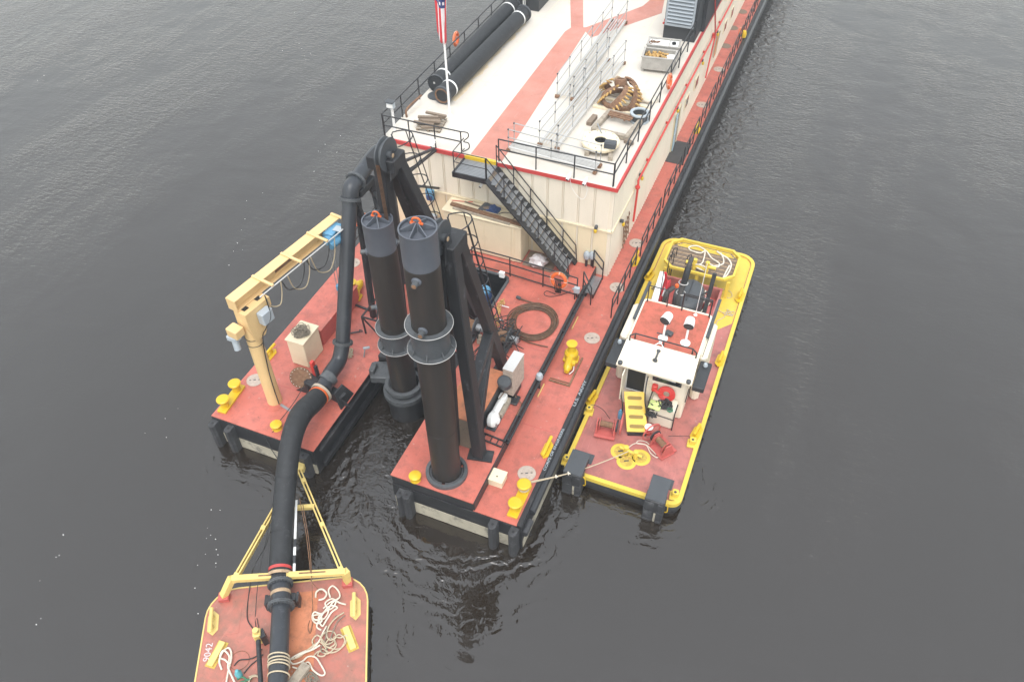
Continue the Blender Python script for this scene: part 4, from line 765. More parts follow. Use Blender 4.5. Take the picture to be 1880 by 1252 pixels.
ht = obj('hoist', MB().box(ap(4.85, .28, .16), (.5, .75, .42), bev=.05).cyl(ap(4.35, .40, .1), ap(5.35, .40, .1), .19, n=18).box(ap(5.2, .62, .18), (.34, .5, .34), bev=.04).cyl(ap(4.3, .62, -.02), ap(4.9, .62, -.02), .13, n=14), 'blue', V)
obj('hoist_plate', abox('hoist_cover', 4.55, 5.3, .1, .2, .25, .42, 'alu').data and MB().box(ap(4.9, .55, .40), (.3, .3, .03)), 'grey_box', ht)
hk = ap(4.25, .60, -2.1)
obj('chain', MB().cyl(ap(4.30, .50, 0), hk + Vector((-.06, 0, .2)), .014, n=6).cyl(ap(4.45, .55, 0), hk + Vector((.06, 0, .2)), .014, n=6), 'steel_grey', V)
hb = obj('hook_block', MB().box(hk + Vector((0, 0, .08)), (.14, .18, .28), bev=.03), 'blue', V)
obj('hook', MB().tube(smooth([hk + Vector((0, 0, -.05)), hk + Vector((0, .05, -.14)), hk + Vector((0, .0, -.25)), hk + Vector((0, -.09, -.2)), hk + Vector((0, -.10, -.13))], 4), .022, 8), 'dark_grey', hb)
obj('bolt_strip', MB().beam((-4.28, 1.55, 1.42), (-3.75, 1.42, 1.42), .10, .03), 'steel_grey', V)
# ================================================================ BITTS, MUSHROOMS, KEVELS, CAPSTANS
def bitt(p, q, lb):
    p = Vector(p); q = Vector(q); t = thing('mooring_bitt', lb, 'bollard', 'yellow double bitts', (p + q) / 2); d_ = (q - p); rz = math.atan2(d_.y, d_.x)
    obj('base_plate', MB().box((p + q) / 2 + Vector((0, 0, .05)), (d_.length + .62, .38, .10), rz=rz, bev=.02), 'yellow', t)
    for c in (p, q): obj('post', MB().lathe([(.16, .1), (.15, .40), (.24, .44), (.25, .50), (.21, .53), (0, .54)], c, n=24), 'yellow', t)
bitt(P(413, 747, ZD) + Vector((.05, 0, 0)), P(434, 718, ZD) + Vector((.05, 0, 0)), 'yellow double bitt at the left corner of the port stern deck')
bitt(P(946, 937, ZD), P(962, 903, ZD), 'yellow double bitt at the right stern corner, holding the tug line')
def mushroom(p, lb):
    t = thing('mushroom_bollard', lb, 'bollard', 'yellow mushroom bollards', p)
    obj('stem', MB().lathe([(.19, 0), (.17, .05), (.15, .18)], p, n=20), 'yellow', t); obj('cap', MB().lathe([(.15, .16), (.21, .18), (.22, .25), (.17, .28), (0, .29)], p, n=24), 'yellow', t)
mushroom(P(509, 786, ZD), 'yellow mushroom bollard at the port stern edge with a wire around it'); mushroom(P(763, 880, ZR), 'yellow mushroom bollard beside the nearer spud')
def kevel(p, rz, lb, L_=.95, ym='yellow'):
    p = Vector(p); t = thing('kevel', lb, 'cleat', 'yellow kevels', p); M = Matrix.Rotation(rz, 3, 'Z')
    f = lambda x, y, z: p + M @ Vector((x, y, z))
    obj('pad', MB().prism([tuple(f(x, y, 0))[:2] for x, y in ((-.42, -.02), (-.25, .16), (.25, .16), (.42, -.02), (.25, -.18), (-.25, -.18))], p.z, p.z + .03), ym, t)
    [obj('post', MB().box(f(s * .16, 0, .12), (.10, .11, .2), rz=rz), ym, t) for s in (-1, 1)]
    obj('horn', MB().beam(f(-L_ / 2, 0, .26), f(L_ / 2, 0, .26), .12, .10, bev=.03), ym, t)
H2 = math.pi / 2
kevel(P(1004, 826, ZD), H2, 'yellow kevel on the right side deck nearest the stern'); kevel(P(1279, 240, ZD), H2, 'yellow kevel on the side deck past the rubber mat'); kevel(P(1166, 480, ZD), H2, 'yellow kevel behind the railing beside the tug'); kevel(P(495, 653, ZD), H2, 'yellow kevel at the port deck edge behind the davit')
def capstan(p, rz, lb):
    p = Vector(p); t = thing('capstan_winch', lb, 'capstan', 'yellow electric capstans', p); M = Matrix.Rotation(rz, 3, 'Z'); f = lambda x, y, z: p + M @ Vector((x, y, z))
    obj('base', MB().box(f(0, .25, .06), (.62, .42, .12), rz=rz, bev=.04), 'yellow', t)
    obj('gearbox', MB().lathe([(.20, .1), (.27, .16), (.28, .42), (.22, .52)], f(0, .25, 0), n=20), 'yellow', t)
    obj('drum', MB().lathe([(.20, .50), (.16, .56), (.15, .84), (.21, .88), (.22, .93), (0, .95)], f(0, .25, 0), n=24), 'yellow', t)
    mo = obj('motor', MB().lathe([(.12, 0), (.17, .03), (.18, .10), (.18, .50), (.15, .54), (.12, .62), (.10, .70), (0, .70)], f(0, .06, .26), M @ Vector((0, -1, -.08)), n=20), 'yellow', t)
    obj('terminal_box', MB().box(f(.2, -.25, .36), (.16, .2, .16), rz=rz, bev=.03), 'yellow', mo); obj('conduit', MB().tube(smooth([f(.22, -.28, .3), f(.24, -.45, .15), f(.1, -.6, .05)], 4), .02, 6), 'alu', mo)
capstan(P(1046, 668, ZD), 0.12, 'yellow electric capstan on the starboard side deck'); capstan(P(655, 540, ZD), 3.3, 'yellow electric capstan on the port deck half behind the discharge pipe')
tag(obj('drip_pan', MB().bx(4.92, 5.80, 6.55, 6.62, ZD + .001, ZD + .06).bx(5.73, 5.80, 6.62, 8.2, ZD + .001, ZD + .06).bx(4.92, 5.73, 6.70, 6.74, ZD + .001, ZD + .03), 'rust'), 'low rusty angle curb around the starboard capstan', 'curb')
# ================================================================ BOXES ON DECK
t = thing('deck_box', 'small cream steel box on the starboard side deck', 'box', loc=P(914, 885, ZD)); p = P(914, 883, ZD)
obj('body', MB().box(p + Vector((0, 0, .16)), (.52, .50, .32), bev=.012), 'cream', t); obj('lid', MB().box(p + Vector((0, 0, .335)), (.56, .54, .03), bev=.008), 'cream', t); obj('knob', MB().cyl(p + Vector((0, -.05, .35)), p + Vector((0, -.05, .37)), .025, n=8), 'dark_void', t)
t = thing('storage_box', 'tall cream steel box with rope heaped on top, by the davit', 'box', loc=(-4.6, 4.2, ZD))
obj('body', MB().bx(-5.08, -4.30, 3.62, 4.72, ZD + .02, 2.72, bev=.02), 'cream', t); obj('lid', MB().bx(-5.12, -4.26, 3.58, 4.76, 2.72, 2.78, bev=.015), 'cream', t); obj('foot', MB().bx(-5.0, -4.4, 3.7, 4.6, ZD, ZD + .02), 'dark_grey', t)
def pile(cx, cy, z, r, n, m, lb, rad=.014, h=.15, seed=1, cat='rope', ell=.8):
    rnd = random.Random(seed); pts = []
    for i in range(n):
        a = i * 2.0 + rnd.uniform(-.8, .8); q = r * math.sqrt(rnd.uniform(.08, 1)); pts.append((cx + q * math.cos(a), cy + q * math.sin(a) * ell, z + rad + h * (i / n) * rnd.uniform(.2, 1)))
    return rope('rope_pile', pts, rad, m, lb, cat, 5)
pile(-4.70, 4.18, 2.78, .40, 60, 'rope_grey', 'heap of thin grey rope on the tall cream box', .014, .16, 4, ell=1.0)
pile(-3.35, 4.9, ZD, .42, 26, 'rope_tan', 'tan rope coil on the port deck under the discharge pipe', .022, .10, 8)
t = thing('deck_locker', 'low brownish red steel locker on the port deck behind the cream box', 'locker', loc=(-4.6, 6.3, ZD))
obj('body', MB().bx(-4.98, -4.42, 4.95, 7.9, ZD, 2.22, bev=.015), 'winch_red', t); obj('lid', MB().bx(-5.01, -4.39, 4.92, 7.94, 2.22, 2.26), 'red_deck', t)
# round blank cover on a red bracket
t = thing('pipe_blank', 'round rusty blank cover plate on a bracket beside the hose', 'cover plate', loc=(-4.1, 3.0, ZD))
nb_ = Vector((.35, -.75, .45)).normalized(); c = Vector((-4.02, 2.72, 1.88))
obj('plate', MB().lathe([(.43, -.02), (.43, .02), (0, .02)], c, nb_, n=36), 'rust', t)
bb = MB(); xx = nb_.orthogonal().normalized(); yy = nb_.cross(xx)
for k in range(18): a = k * math.pi / 9; q = c + (xx * math.cos(a) + yy * math.sin(a)) * .385; bb.cyl(q + nb_ * .015, q + nb_ * .03, .018, n=6)
obj('bolt_holes', bb, 'alu', t); obj('bracket', MB().beam((-3.62, 3.15, ZD), (-3.62, 3.12, 2.55), .12, .16), 'red_paint', t); obj('bracket', MB().beam((-3.46, 3.1, ZD), (-3.46, 3.08, 2.4), .08, .14), 'black_paint', t); obj('arm', MB().beam((-3.62, 3.05, 1.75), (-4.1, 2.98, 1.95), .10, .10), 'black_paint', t)
obj('clamp_block', MB().box((-3.55, 2.75, 1.62), (.55, .4, .4), rz=-.2, bev=.04), 'black_paint', t)
# guy wire from the bollard
rope('mooring_wire', [(-3.75, 2.75, 1.85), P(545, 742, ZD, .25), P(513, 779, ZD, .15), P(500, 784, ZD, .16), P(503, 792, ZD, .02), (-3.95, .02, 1.2), (-3.1, -.35, .15)], .016, 'cable_black', 'thin black wire from the rusty cover plate around the port mushroom bollard', 'wire', 4)
# small flags / brackets on the port deck
t = thing('deck_bracket', 'small grey handle bracket standing on the port deck by the slot', 'bracket', loc=P(668, 652, ZD)); p = P(668, 655, ZD)
obj('post', MB().cyl(p, p + Vector((.05, .1, .35)), .03, n=8), 'steel_grey', t); obj('handle', MB().box(p + Vector((.1, .15, .42)), (.28, .08, .12), rz=.6, bev=.03), 'grey_box', t)
t = thing('pad_eye', 'small shackle bar on the port deck under the riser', 'bracket', loc=P(650, 615, ZD)); p = P(650, 615, ZD)
obj('bar', MB().beam(p + Vector((-.2, 0, .03)), p + Vector((.28, .12, .20)), .05, .05), 'dark_grey', t); obj('eye', MB().torus(p + Vector((.30, .13, .24)), .07, .02, (0, 1, .2), 14, 6), 'dark_grey', t)
# small black frame beside the left spud
t = thing('pipe_trestle', 'small black angle-steel stand left of the farther spud', 'stand', loc=P(675, 600, ZD))
c0 = [P(672, 612, ZD), P(700, 620, ZD), P(700, 575, ZD)]; topz = 2.35
tp = [Vector((p.x - .05, p.y, topz)) for p in c0]
for a_, b_ in zip(c0, tp): obj('leg', MB().beam(a_, b_, .06, .06), 'black_paint', t)
for i in range(3): obj('rail', MB().beam(tp[i], tp[(i + 1) % 3], .06, .06), 'black_paint', t)
obj('brace', MB().beam(tp[0], c0[1], .05, .05), 'black_paint', t)
obj('ladder_bar', MB().beam(P(650, 560, ZD, .04), P(682, 572, ZD, .04), .10, .05), 'black_paint', t)
# ================================================================ ORANGE PLATFORM, MOTOR, CABINET
pf = thing('deck_platform', 'raised rusty orange steel platform behind the nearer spud', 'platform', loc=(2.7, 3.5, ZR))
obj('top_plate', MB().bx(2.35, 3.72, 2.45, 5.1, 2.84, 2.90), 'rust_plate', pf); obj('side', MB().bx(2.40, 3.68, 2.50, 5.05, ZR, 2.84), 'black_paint', pf)
obj('front_board', MB().add([(2.4, 2.06, ZR + .02), (3.66, 2.06, ZR + .02), (3.66, 2.44, 2.86), (2.4, 2.44, 2.86), (2.4, 2.12, ZR + .02), (3.66, 2.12, ZR + .02), (3.66, 2.49, 2.83), (2.4, 2.49, 2.83)], [(0, 1, 2, 3), (7, 6, 5, 4), (0, 4, 5, 1), (1, 5, 6, 2), (2, 6, 7, 3), (3, 7, 4, 0)]), 'wood', pf)
obj('hatch', MB().box((3.0, 4.25, 2.903), (.34, .42, .01)), 'dark_void', pf); obj('hatch_lid', MB().box((2.98, 4.22, 2.915), (.16, .2, .02), rz=.4), 'rust', pf)
m_ = thing('hydraulic_motor', 'white gear motor lying beside the orange platform', 'motor', loc=(3.85, 3.9, ZR))
a = Vector((3.93, 3.35, 2.22)); 
obj('gear_case', MB().lathe([(.0, -.14), (.24, -.14), (.30, -.08), (.30, .08), (.24, .14), (.12, .16), (.12, .24), (0, .24)], a, (1, -.1, .15), n=24), 'white', m_)
obj('motor_body', MB().cyl((3.86, 3.55, 2.2), (3.86, 4.25, 2.2), .14, n=16).box((3.86, 4.45, 2.2), (.28, .34, .28), bev=.05), 'white', m_)
obj('guard', MB().bx(3.98, 4.12, 3.75, 4.65, ZR + .02, 2.1, bev=.02), 'wood_pale', m_); obj('skid', MB().bx(3.72, 4.1, 3.1, 4.7, ZR, ZR + .06), 'dark_grey', m_)
obj('bracket', MB().box((3.95, 3.35, 2.0), (.3, .3, .28)), 'steel_grey', m_)
eb = thing('electrical_cabinet', 'upright stainless electrical cabinet with a black motor at the raised deck edge', 'cabinet', loc=(4.0, 5.2, ZR))
M0 = Matrix.Rotation(-.12, 3, 'Z')
obj('case', MB().box((4.02, 5.15, 2.90), (.40, 1.0, 1.35), rz=-.05, bev=.015), 'hatch_tan', eb); obj('top', MB().box((4.02, 5.15, 3.585), (.42, 1.02, .015), rz=-.05), 'alu', eb); obj('door_edge', MB().box((3.80, 5.18, 2.9), (.03, .9, 1.2), rz=-.05), 'alu', eb)
obj('stand', MB().bx(3.86, 3.92, 4.8, 5.5, ZR, 2.25).bx(4.12, 4.18, 4.8, 5.5, ZR, 2.25), 'black_paint', eb); obj('stand_foot', MB().box((4.0, 4.75, ZR + .05), (.75, .45, .10), bev=.03), 'black_paint', eb)
obj('horn', MB().lathe([(0, -.24), (.20, -.22), (.26, -.1), (.26, .18), (.20, .25), (0, .26)], (3.93, 4.50, 3.0), (0, -.35, 1), n=22), 'dark_grey', eb)
obj('cable', MB().tube(smooth([(4.15, 4.9, 2.0), (4.3, 4.8, 1.92), (4.55, 4.6, 1.95), (4.6, 4.0, 2.0)], 5), .018, 6).tube(smooth([(3.9, 4.5, 2.5), (3.75, 4.2, 2.2), (3.8, 4.4, 1.95)], 5), .018, 6), 'rust', eb)
lad = thing('deck_ladder', 'short rusty ladder frame lying flat on the raised deck', 'ladder', loc=(4.1, 2.8, ZR))
for y in (2.58, 2.86): obj('stile', MB().beam((3.62, y + .03, ZR + .04), (4.62, y - .05, ZR + .04), .05, .05), 'black_paint', lad)
for x in (3.85, 4.12, 4.38, 4.60): obj('rung', MB().beam((x, 2.58, ZR + .04), (x, 2.84, ZR + .04), .035, .04), 'black_paint', lad)
# big brown wire coil
wc = thing('wire_coil', 'large coil of brown wire rope lying on the red raised deck', 'wire coil', loc=(3.33, 8.9, ZR)); rnd = random.Random(9)
for k in range(12):
    R_ = .78 + .024 * k + rnd.uniform(-.03, .03); cx = 3.33 + rnd.uniform(-.06, .06); cy = 8.95 + rnd.uniform(-.06, .06); ph = rnd.uniform(0, 6)
    pts = [(cx + (R_ + .035 * math.sin(3 * t + ph)) * math.cos(t), cy + (R_ + .03 * math.sin(2 * t + ph)) * math.sin(t) * 1.04, ZR + .03 + .022 * (k % 4) + .012 * math.sin(t * 2 + ph)) for t in [i * math.pi / 14 for i in range(28)]]
    obj('strand', MB().tube(smooth(pts, 2, True), .024, 6, closed=True), 'wire_brown', wc)
obj('tail', MB().tube(smooth([P(948, 548, ZR, .06), P(970, 556, ZR, .08), P(1000, 565, ZR, .08), P(1020, 580, ZR, .06)], 5), .03, 6).tube(smooth([P(945, 618, ZR, .05), P(965, 628, ZR, .06), P(990, 635, ZR, .04), P(1006, 638, ZR, .03)], 5), .024, 6), 'wire_brown', wc); obj('socket', MB().box(P(952, 549, ZR, .08), (.22, .12, .1), rz=-.2, bev=.02), 'dark_grey', wc)
# clutter around the gantries: hydraulic winches and hoses
def machine(x, y, lb, seed):
    t = thing('hydraulic_winch', lb, 'winch', 'hydraulic winches behind the spuds', (x, y, ZR)); rnd = random.Random(seed)
    obj('base', MB().box((x, y, ZR + .08), (1.0, 1.0, .16), bev=.02), 'dark_grey', t); obj('drum', MB().cyl((x - .4, y, ZR + .5), (x + .4, y, ZR + .5), .26, n=20), 'rust', t)
    for s in (-1, 1): obj('drum_flange', MB().cyl((x + s * .42, y, ZR + .5), (x + s * .46, y, ZR + .5), .42, n=24), 'dark_grey', t)
    obj('motor', MB().cyl((x + .47, y, ZR + .5), (x + .8, y, ZR + .5), .15, n=14), 'steel_grey', t)
    for k in range(7): obj('hydraulic_hose', MB().tube(smooth([(x + rnd.uniform(-.3, .8), y + rnd.uniform(-.4, .4), ZR + .2 + rnd.random() * .5) for _ in range(5)], 5), .022, 6), 'cable_black', t)
machine(1.0, 7.4, 'grey-brown hydraulic winch between the two gantries', 1); machine(2.5, 7.3, 'dark hydraulic winch behind the orange platform', 2)
for i, (a, b, c, lb) in enumerate((((2.75, 8.1, 2.0), (2.9, 7.2, 2.6), (2.4, 5.6, 2.4), 'loop of black hydraulic hoses beside the wire coil'), ((2.2, 8.4, 2.2), (2.6, 7.6, 2.3), (3.2, 6.8, 1.95), 'tangle of black hoses at the nearer gantry foot'))):
    hb_ = MB(); rnd = random.Random(20 + i); a, b, c = Vector(a), Vector(b), Vector(c)
    for k in range(6):
        j = lambda: Vector((rnd.uniform(-.45, .45), rnd.uniform(-.4, .4), rnd.uniform(-.12, .35))); hb_.tube(smooth([a + j(), (a + b) / 2 + j(), b + j(), (b + c) / 2 + j(), c + j()], 5), .02, 6)
    tag(obj('hose_tangle', hb_, 'cable_black'), lb, 'hoses')
ch = MB(); rnd = random.Random(33)
for k in range(46):
    u = k / 45; p = Vector((1.75 + .9 * u + rnd.uniform(-.1, .1), 9.4 - 3.6 * u + rnd.uniform(-.12, .12), 2.15 + .25 * math.sin(u * 9) + rnd.uniform(-.05, .1))); ch.torus(p, .075, .022, (rnd.uniform(-1, 1), rnd.uniform(-1, 1), rnd.uniform(-.5, .5)), 10, 5)
tag(obj('tooth_chain', ch, 'tooth'), 'yellowish chain heaped along the inside of the nearer gantry', 'chain')
for k, (x, y, s) in enumerate(((1.55, 8.0, .34), (1.75, 7.1, .28), (-1.0, 7.6, .4))):
    tag(obj('valve_block', MB().box((x, y, ZR + s / 2), (s, s * .8, s), rz=.3 * k, bev=.03).cyl((x, y, ZR + s), (x, y, ZR + s + .15), .07, n=10), ('steel_grey', 'wood_pale', 'dark_grey')[k]), ('grey valve block beside the pit coaming', 'pale valve block under the nearer gantry crossbeam', 'dark valve block behind the farther spud')[k], 'valve')
# blue box and grey gear on the house wall by the far ladder
q = PY(790, 360, 13.2); t = thing('hose_reel_box', 'blue wall-mounted reel on the deckhouse front behind the ladder', 'reel', loc=q)
obj('case', MB().box(q + Vector((0, 0, .1)), (.42, .16, .5), bev=.03), 'blue', t); obj('cover', MB().box(q + Vector((0, -.1, -.05)), (.3, .08, .26), bev=.03), 'blue_dark', t); obj('grey_unit', MB().box(q + Vector((.05, -.02, -1.2)), (.4, .2, .4), bev=.04), 'grey_box', t)
# ================================================================ THINGS ON THE ROOF
Z0 = ZROOF + .006
def big_pipe(a, b, r, lb, blank):
    a = Vector(a); b = Vector(b); d_ = (b - a).normalized(); t = thing('stored_hose', lb, 'hose', 'black hoses stored on the roof', a)
    n = 60; pts = [a.lerp(b, i / n) for i in range(n + 1)]; rr_ = [r * (1 + .006 * math.sin(i * 2.2)) for i in range(n + 1)]
    obj('body', MB().tube(pts, rr_, 28), 'hose_black', t)
    for s, e, dd in ((0, a, -d_), (1, b, d_)):
        obj('end_band', MB().lathe([(r, -.05), (r + .012, -.05), (r + .012, .05), (r, .05)], e - dd * .75, dd, n=28, closed=True), 'white', t)
        obj('flange', MB().lathe([(r - .08, -.05), (r + .05, -.05), (r + .05, .05), (r - .08, .05)], e - dd * .02, dd, n=30, closed=True), 'dark_grey', t)
    if blank: obj('blank', MB().cyl(a - d_ * .03, a - d_ * .0, r + .03, n=30), 'house_dark', t); obj('tag', MB().box(a - d_ * .04 + Vector((-.1, 0, .05)), (.09, .01, .09)), 'alu', t)
    else: obj('bore', MB().cyl(a + d_ * .25, a + d_ * .3, r - .04, n=30), 'dark_void', t); obj('lip', MB().lathe([(r - .1, -.04), (r - .04, -.04), (r - .04, .25), (r - .1, .25)], a, d_, n=30, closed=True), 'rust', t)
big_pipe((-5.05, 17.75, Z0 + .42), (-5.02, 27.2, Z0 + .42), .40, 'stored black hose nearest the port railing, its end blanked off', True)
big_pipe((-4.32, 16.85, Z0 + .42), (-4.08, 26.4, Z0 + .42), .40, 'stored black hose with an open end beside the flagpole', False)
dq = P(803, 175, ZROOF); tag(obj('blank_disc', MB().lathe([(.42, .005), (.42, .03), (0, .03)], Vector((dq.x, dq.y - .1, Z0)), n=32), 'dark_grey'), 'dark grey blank disc lying before the open hose end', 'disc')
# pallet with wood
t = thing('wood_pallet', 'weathered wooden pallet at the port front of the roof', 'pallet', loc=(-3.9, 14.9, Z0)); M = Matrix.Rotation(.15, 3, 'Z'); c = Vector((-3.95, 14.95, Z0))
for k in range(3): obj('bearer', MB().box(c + M @ Vector((-.5 + .5 * k, 0, .05)), (.09, 1.1, .10), rz=.15), 'wood', t)
for k in range(6): obj('slat', MB().box(c + M @ Vector((0, -.5 + .2 * k, .115)), (1.15, .12, .025), rz=.15), 'wood_pale', t)
rnd = random.Random(6)
for k in range(9):
    a = rnd.uniform(-.5, .6); p = c + M @ Vector((rnd.uniform(-.25, .2), -.42 + .10 * k, 0)) + Vector((0, 0, .19 + .085 * (k % 3)))
    tag(obj('timber', MB().box(p, (rnd.uniform(.7, 1.1), .13, .09), rz=a * .5 + .2, bev=.01), 'wood'), ['nearest', 'second', 'third', 'fourth', 'fifth', 'sixth', 'seventh', 'eighth', 'farthest'][k] + ' short weathered timber on the roof pallet, counted from the front railing', 'timber', 'timbers on the roof pallet')
# flagpole and flag
t = thing('flagpole', 'tall white flagpole standing on the roof', 'flagpole', loc=(-3.55, 16.0, Z0))
obj('pole', MB().lathe([(.06, 0), (.055, .3), (.035, 6.3)], (-3.55, 16.0, Z0), n=12), 'white', t); obj('foot', MB().lathe([(.14, 0), (.14, .03), (.07, .05)], (-3.55, 16.0, Z0), n=16), 'white', t)
fl = MB(); nx, nz = 14, 26; fx, fy = -3.55, 16.0; ztop = 13.1; vs = []
for i in range(nx + 1):
    u = i / nx
    for j in range(nz + 1):
        w = j / nz; spread = .50; xx = -.03 - spread * u * (1 - .25 * w) + .16 * w * (1 - u) - .05
        vs.append((fx - .30 + 1.0 * u * (1 - .30 * w) - .25 * u * u, fy - .05 + .14 * math.sin(u * 11 + w * 1.5) * (.4 + u), ztop - w * (3.0 + .35 * math.sin(u * 3.0)) - .25 * u))
nv = len(vs); fl.v = [Vector(v) for v in vs]
for i in range(nx):
    for j in range(nz):
        fl.f.append([i * (nz + 1) + j, i * (nz + 1) + j + 1, (i + 1) * (nz + 1) + j + 1, (i + 1) * (nz + 1) + j])
        canton = j < nz * .52 and i < nx * .6; fl.mi.append(2 if canton and not ((i + j) % 2 and i % 2) else (1 if canton else (0 if (i * 7 // nx) % 2 == 0 else 1)))
f_ = obj('national_flag', fl, ['flag_red', 'flag_white', 'flag_blue']); tag(f_, 'red, white and blue striped flag hanging limp from the flagpole', 'flag'); sm_ = f_.modifiers.new('thick', 'SOLIDIFY'); sm_.thickness = .006
# light stand
t = thing('light_stand', 'floodlight on a white post at the port front roof corner', 'light', loc=(-5.3, 13.9, Z0))
obj('post', MB().cyl((-5.3, 13.95, Z0), (-5.3, 13.95, 7.4), .06, n=12), 'white', t); hd2 = obj('head', MB().box((-5.3, 13.9, 7.5), (.36, .22, .26), bev=.03), 'grey_box', t); obj('visor', MB().box((-5.3, 13.88, 7.68), (.40, .3, .03)), 'dark_grey', hd2); obj('lens', MB().box((-5.3, 13.785, 7.5), (.30, .01, .18)), 'white', hd2)
tag(obj('roof_pipe', MB().tube(smooth([(-5.35, 15.2, Z0), (-5.35, 15.2, 6.5), (-5.3, 15.5, 6.62), (-5.25, 16.4, 6.62), (-5.25, 16.55, 6.6)], 4), .05, 8), 'rust'), 'bent rusty pipe at the port roof edge', 'pipe')
# gangways
def gangway(c0, c1, w, lb, rails=True, h=1.0):
    a = Vector(c0); b = Vector(c1); d_ = (b - a); L_ = d_.length; d_.normalize(); s_ = Vector((d_.y, -d_.x, 0)); t = thing('gangway', lb, 'gangway', 'aluminium gangways on the roof', a)
    for s in (-1, 1):
        o_ = s_ * s * w / 2
        obj('side_beam', MB().beam(a + o_ + Vector((0, 0, .14)), b + o_ + Vector((0, 0, .14)), .04, .15), 'alu', t)
        if rails:
            n = max(2, int(L_ / 1.6)); g = MB()
            for k in range(n + 1): p = a + o_ + d_ * (L_ * k / n); obj('stanchion', MB().cyl(p + Vector((0, 0, .2)), p + Vector((0, 0, h + .2)), .02, n=6), 'alu_rail', t)
            for q in (h + .2, h * .55 + .2): obj('handrail', MB().cyl(a + o_ + Vector((0, 0, q)), b + o_ + Vector((0, 0, q)), .022, n=6), 'alu_rail', t)
            for k in range(n + 1):
                p = a + o_ + d_ * (L_ * k / n)
                for q in (h + .2, h * .55 + .2): obj('rail_joint', MB().box(p + Vector((0, 0, q)), (.06, .06, .06)), 'dark_grey', t)
    nn = 6
    for k in range(nn): o_ = s_ * (w * (-.5 + (k + .5) / nn)); obj('deck_plank', MB().beam(a + o_ + Vector((0, 0, .20)), b + o_ + Vector((0, 0, .20)), .04, .025), 'alu', t)
    for e in (a, b): obj('roller', MB().cyl(e - s_ * (w / 2 + .08) + Vector((0, 0, .08)), e - s_ * (w / 2 - .12) + Vector((0, 0, .08)), .085, n=12).cyl(e + s_ * (w / 2 - .12) + Vector((0, 0, .08)), e + s_ * (w / 2 + .08) + Vector((0, 0, .08)), .085, n=12), 'rust', t)
gangway((.85, 19.3, Z0), (.78, 28.0, Z0), .80, 'longer white aluminium gangway on the roof, far end near the black louvre house')
gangway((1.60, 15.1, Z0), (2.0, 23.6, Z0), .85, 'white aluminium gangway on the roof left of the rusty cutter head')
gangway((.10, 14.55, Z0), (4.1, 14.25, Z0), .55, 'short white aluminium gangway along the front roof edge', True, .85)
# cutter head
CH = thing('cutter_head', 'rusty dredge cutter head with yellow teeth lying on the roof', 'cutter head', loc=(3.35, 19.85, Z0)); c = Vector((3.38, 19.85, Z0 + .10)); R0 = .88
obj('base_ring', MB().lathe([(R0 - .10, 0), (R0, 0), (R0 + .01, .16), (R0 - .03, .22), (R0 - .12, .20)], c, n=44, closed=True), 'rust', CH)
hubc = c + Vector((-.15, .30, .78)); obj('hub', MB().lathe([(.26, -.15), (.30, 0), (.26, .16), (.16, .18), (.16, .08), (0, .08)], hubc, (-.12, .25, 1), n=24), 'rust', CH)
for k in range(6):
    a0 = k * math.pi / 3 + .3; pts = []
    for j in range(9):
        u = j / 8; a = a0 + 1.15 * u; r_ = (R0 - .04) * math.cos(u * 1.25) ** .7 + .04; q = c.lerp(hubc, u ** 1.6) if False else Vector((c.x, c.y, 0)).lerp(Vector((hubc.x, hubc.y, 0)), u); pts.append(Vector((q.x + r_ * math.cos(a), q.y + r_ * math.sin(a), c.z + .1 + (hubc.z - c.z - .1) * math.sin(u * math.pi / 2))))
    arm = MB(); rb_ = []
    for j, p in enumerate(pts):
        d_ = (pts[min(8, j + 1)] - pts[max(0, j - 1)]).normalized(); o_ = Vector((p.x - c.x, p.y - c.y, .35)).normalized(); wv = d_.cross(o_).normalized() * (.15 - .05 * j / 8); o2 = o_ * .045
        rb_ += [p + wv + o2, p - wv + o2, p - wv - o2, p + wv - o2]
    arm.add(rb_, [(4 * j + i, 4 * j + (i + 1) % 4, 4 * j + 4 + (i + 1) % 4, 4 * j + 4 + i) for j in range(8) for i in range(4)] + [(3, 2, 1, 0), (32, 33, 34, 35)])
    am = obj('blade', arm, 'rust_light' if k == 1 else 'rust', CH)
    for j in range(1, 9):
        p = pts[j - 1].lerp(pts[j], .5); o_ = Vector((p.x - c.x, p.y - c.y, .3)).normalized(); d_ = (pts[j] - pts[j - 1]).normalized(); wv = d_.cross(o_).normalized()
        obj('tooth', MB().beam(p + wv * .10 + o_ * .02, p + wv * .24 + o_ * .12, .085, .07, bev=.01).beam(p + wv * .22 + o_ * .10, p + wv * .33 + o_ * .15, .05, .04), 'tooth', am)
for k in range(5): tag(obj('dunnage_board', MB().box((3.55, 19.1 + .42 * k, Z0 + .045), (2.5 - .1 * k, .16, .08), rz=-.03), 'wood_pale' if k % 2 else 'cream'), ['nearest pale dunnage board under the cutter head', 'second dunnage board under the cutter head', 'middle dunnage board under the cutter head', 'fourth dunnage board under the cutter head', 'farthest dunnage board under the cutter head'][k], 'board')
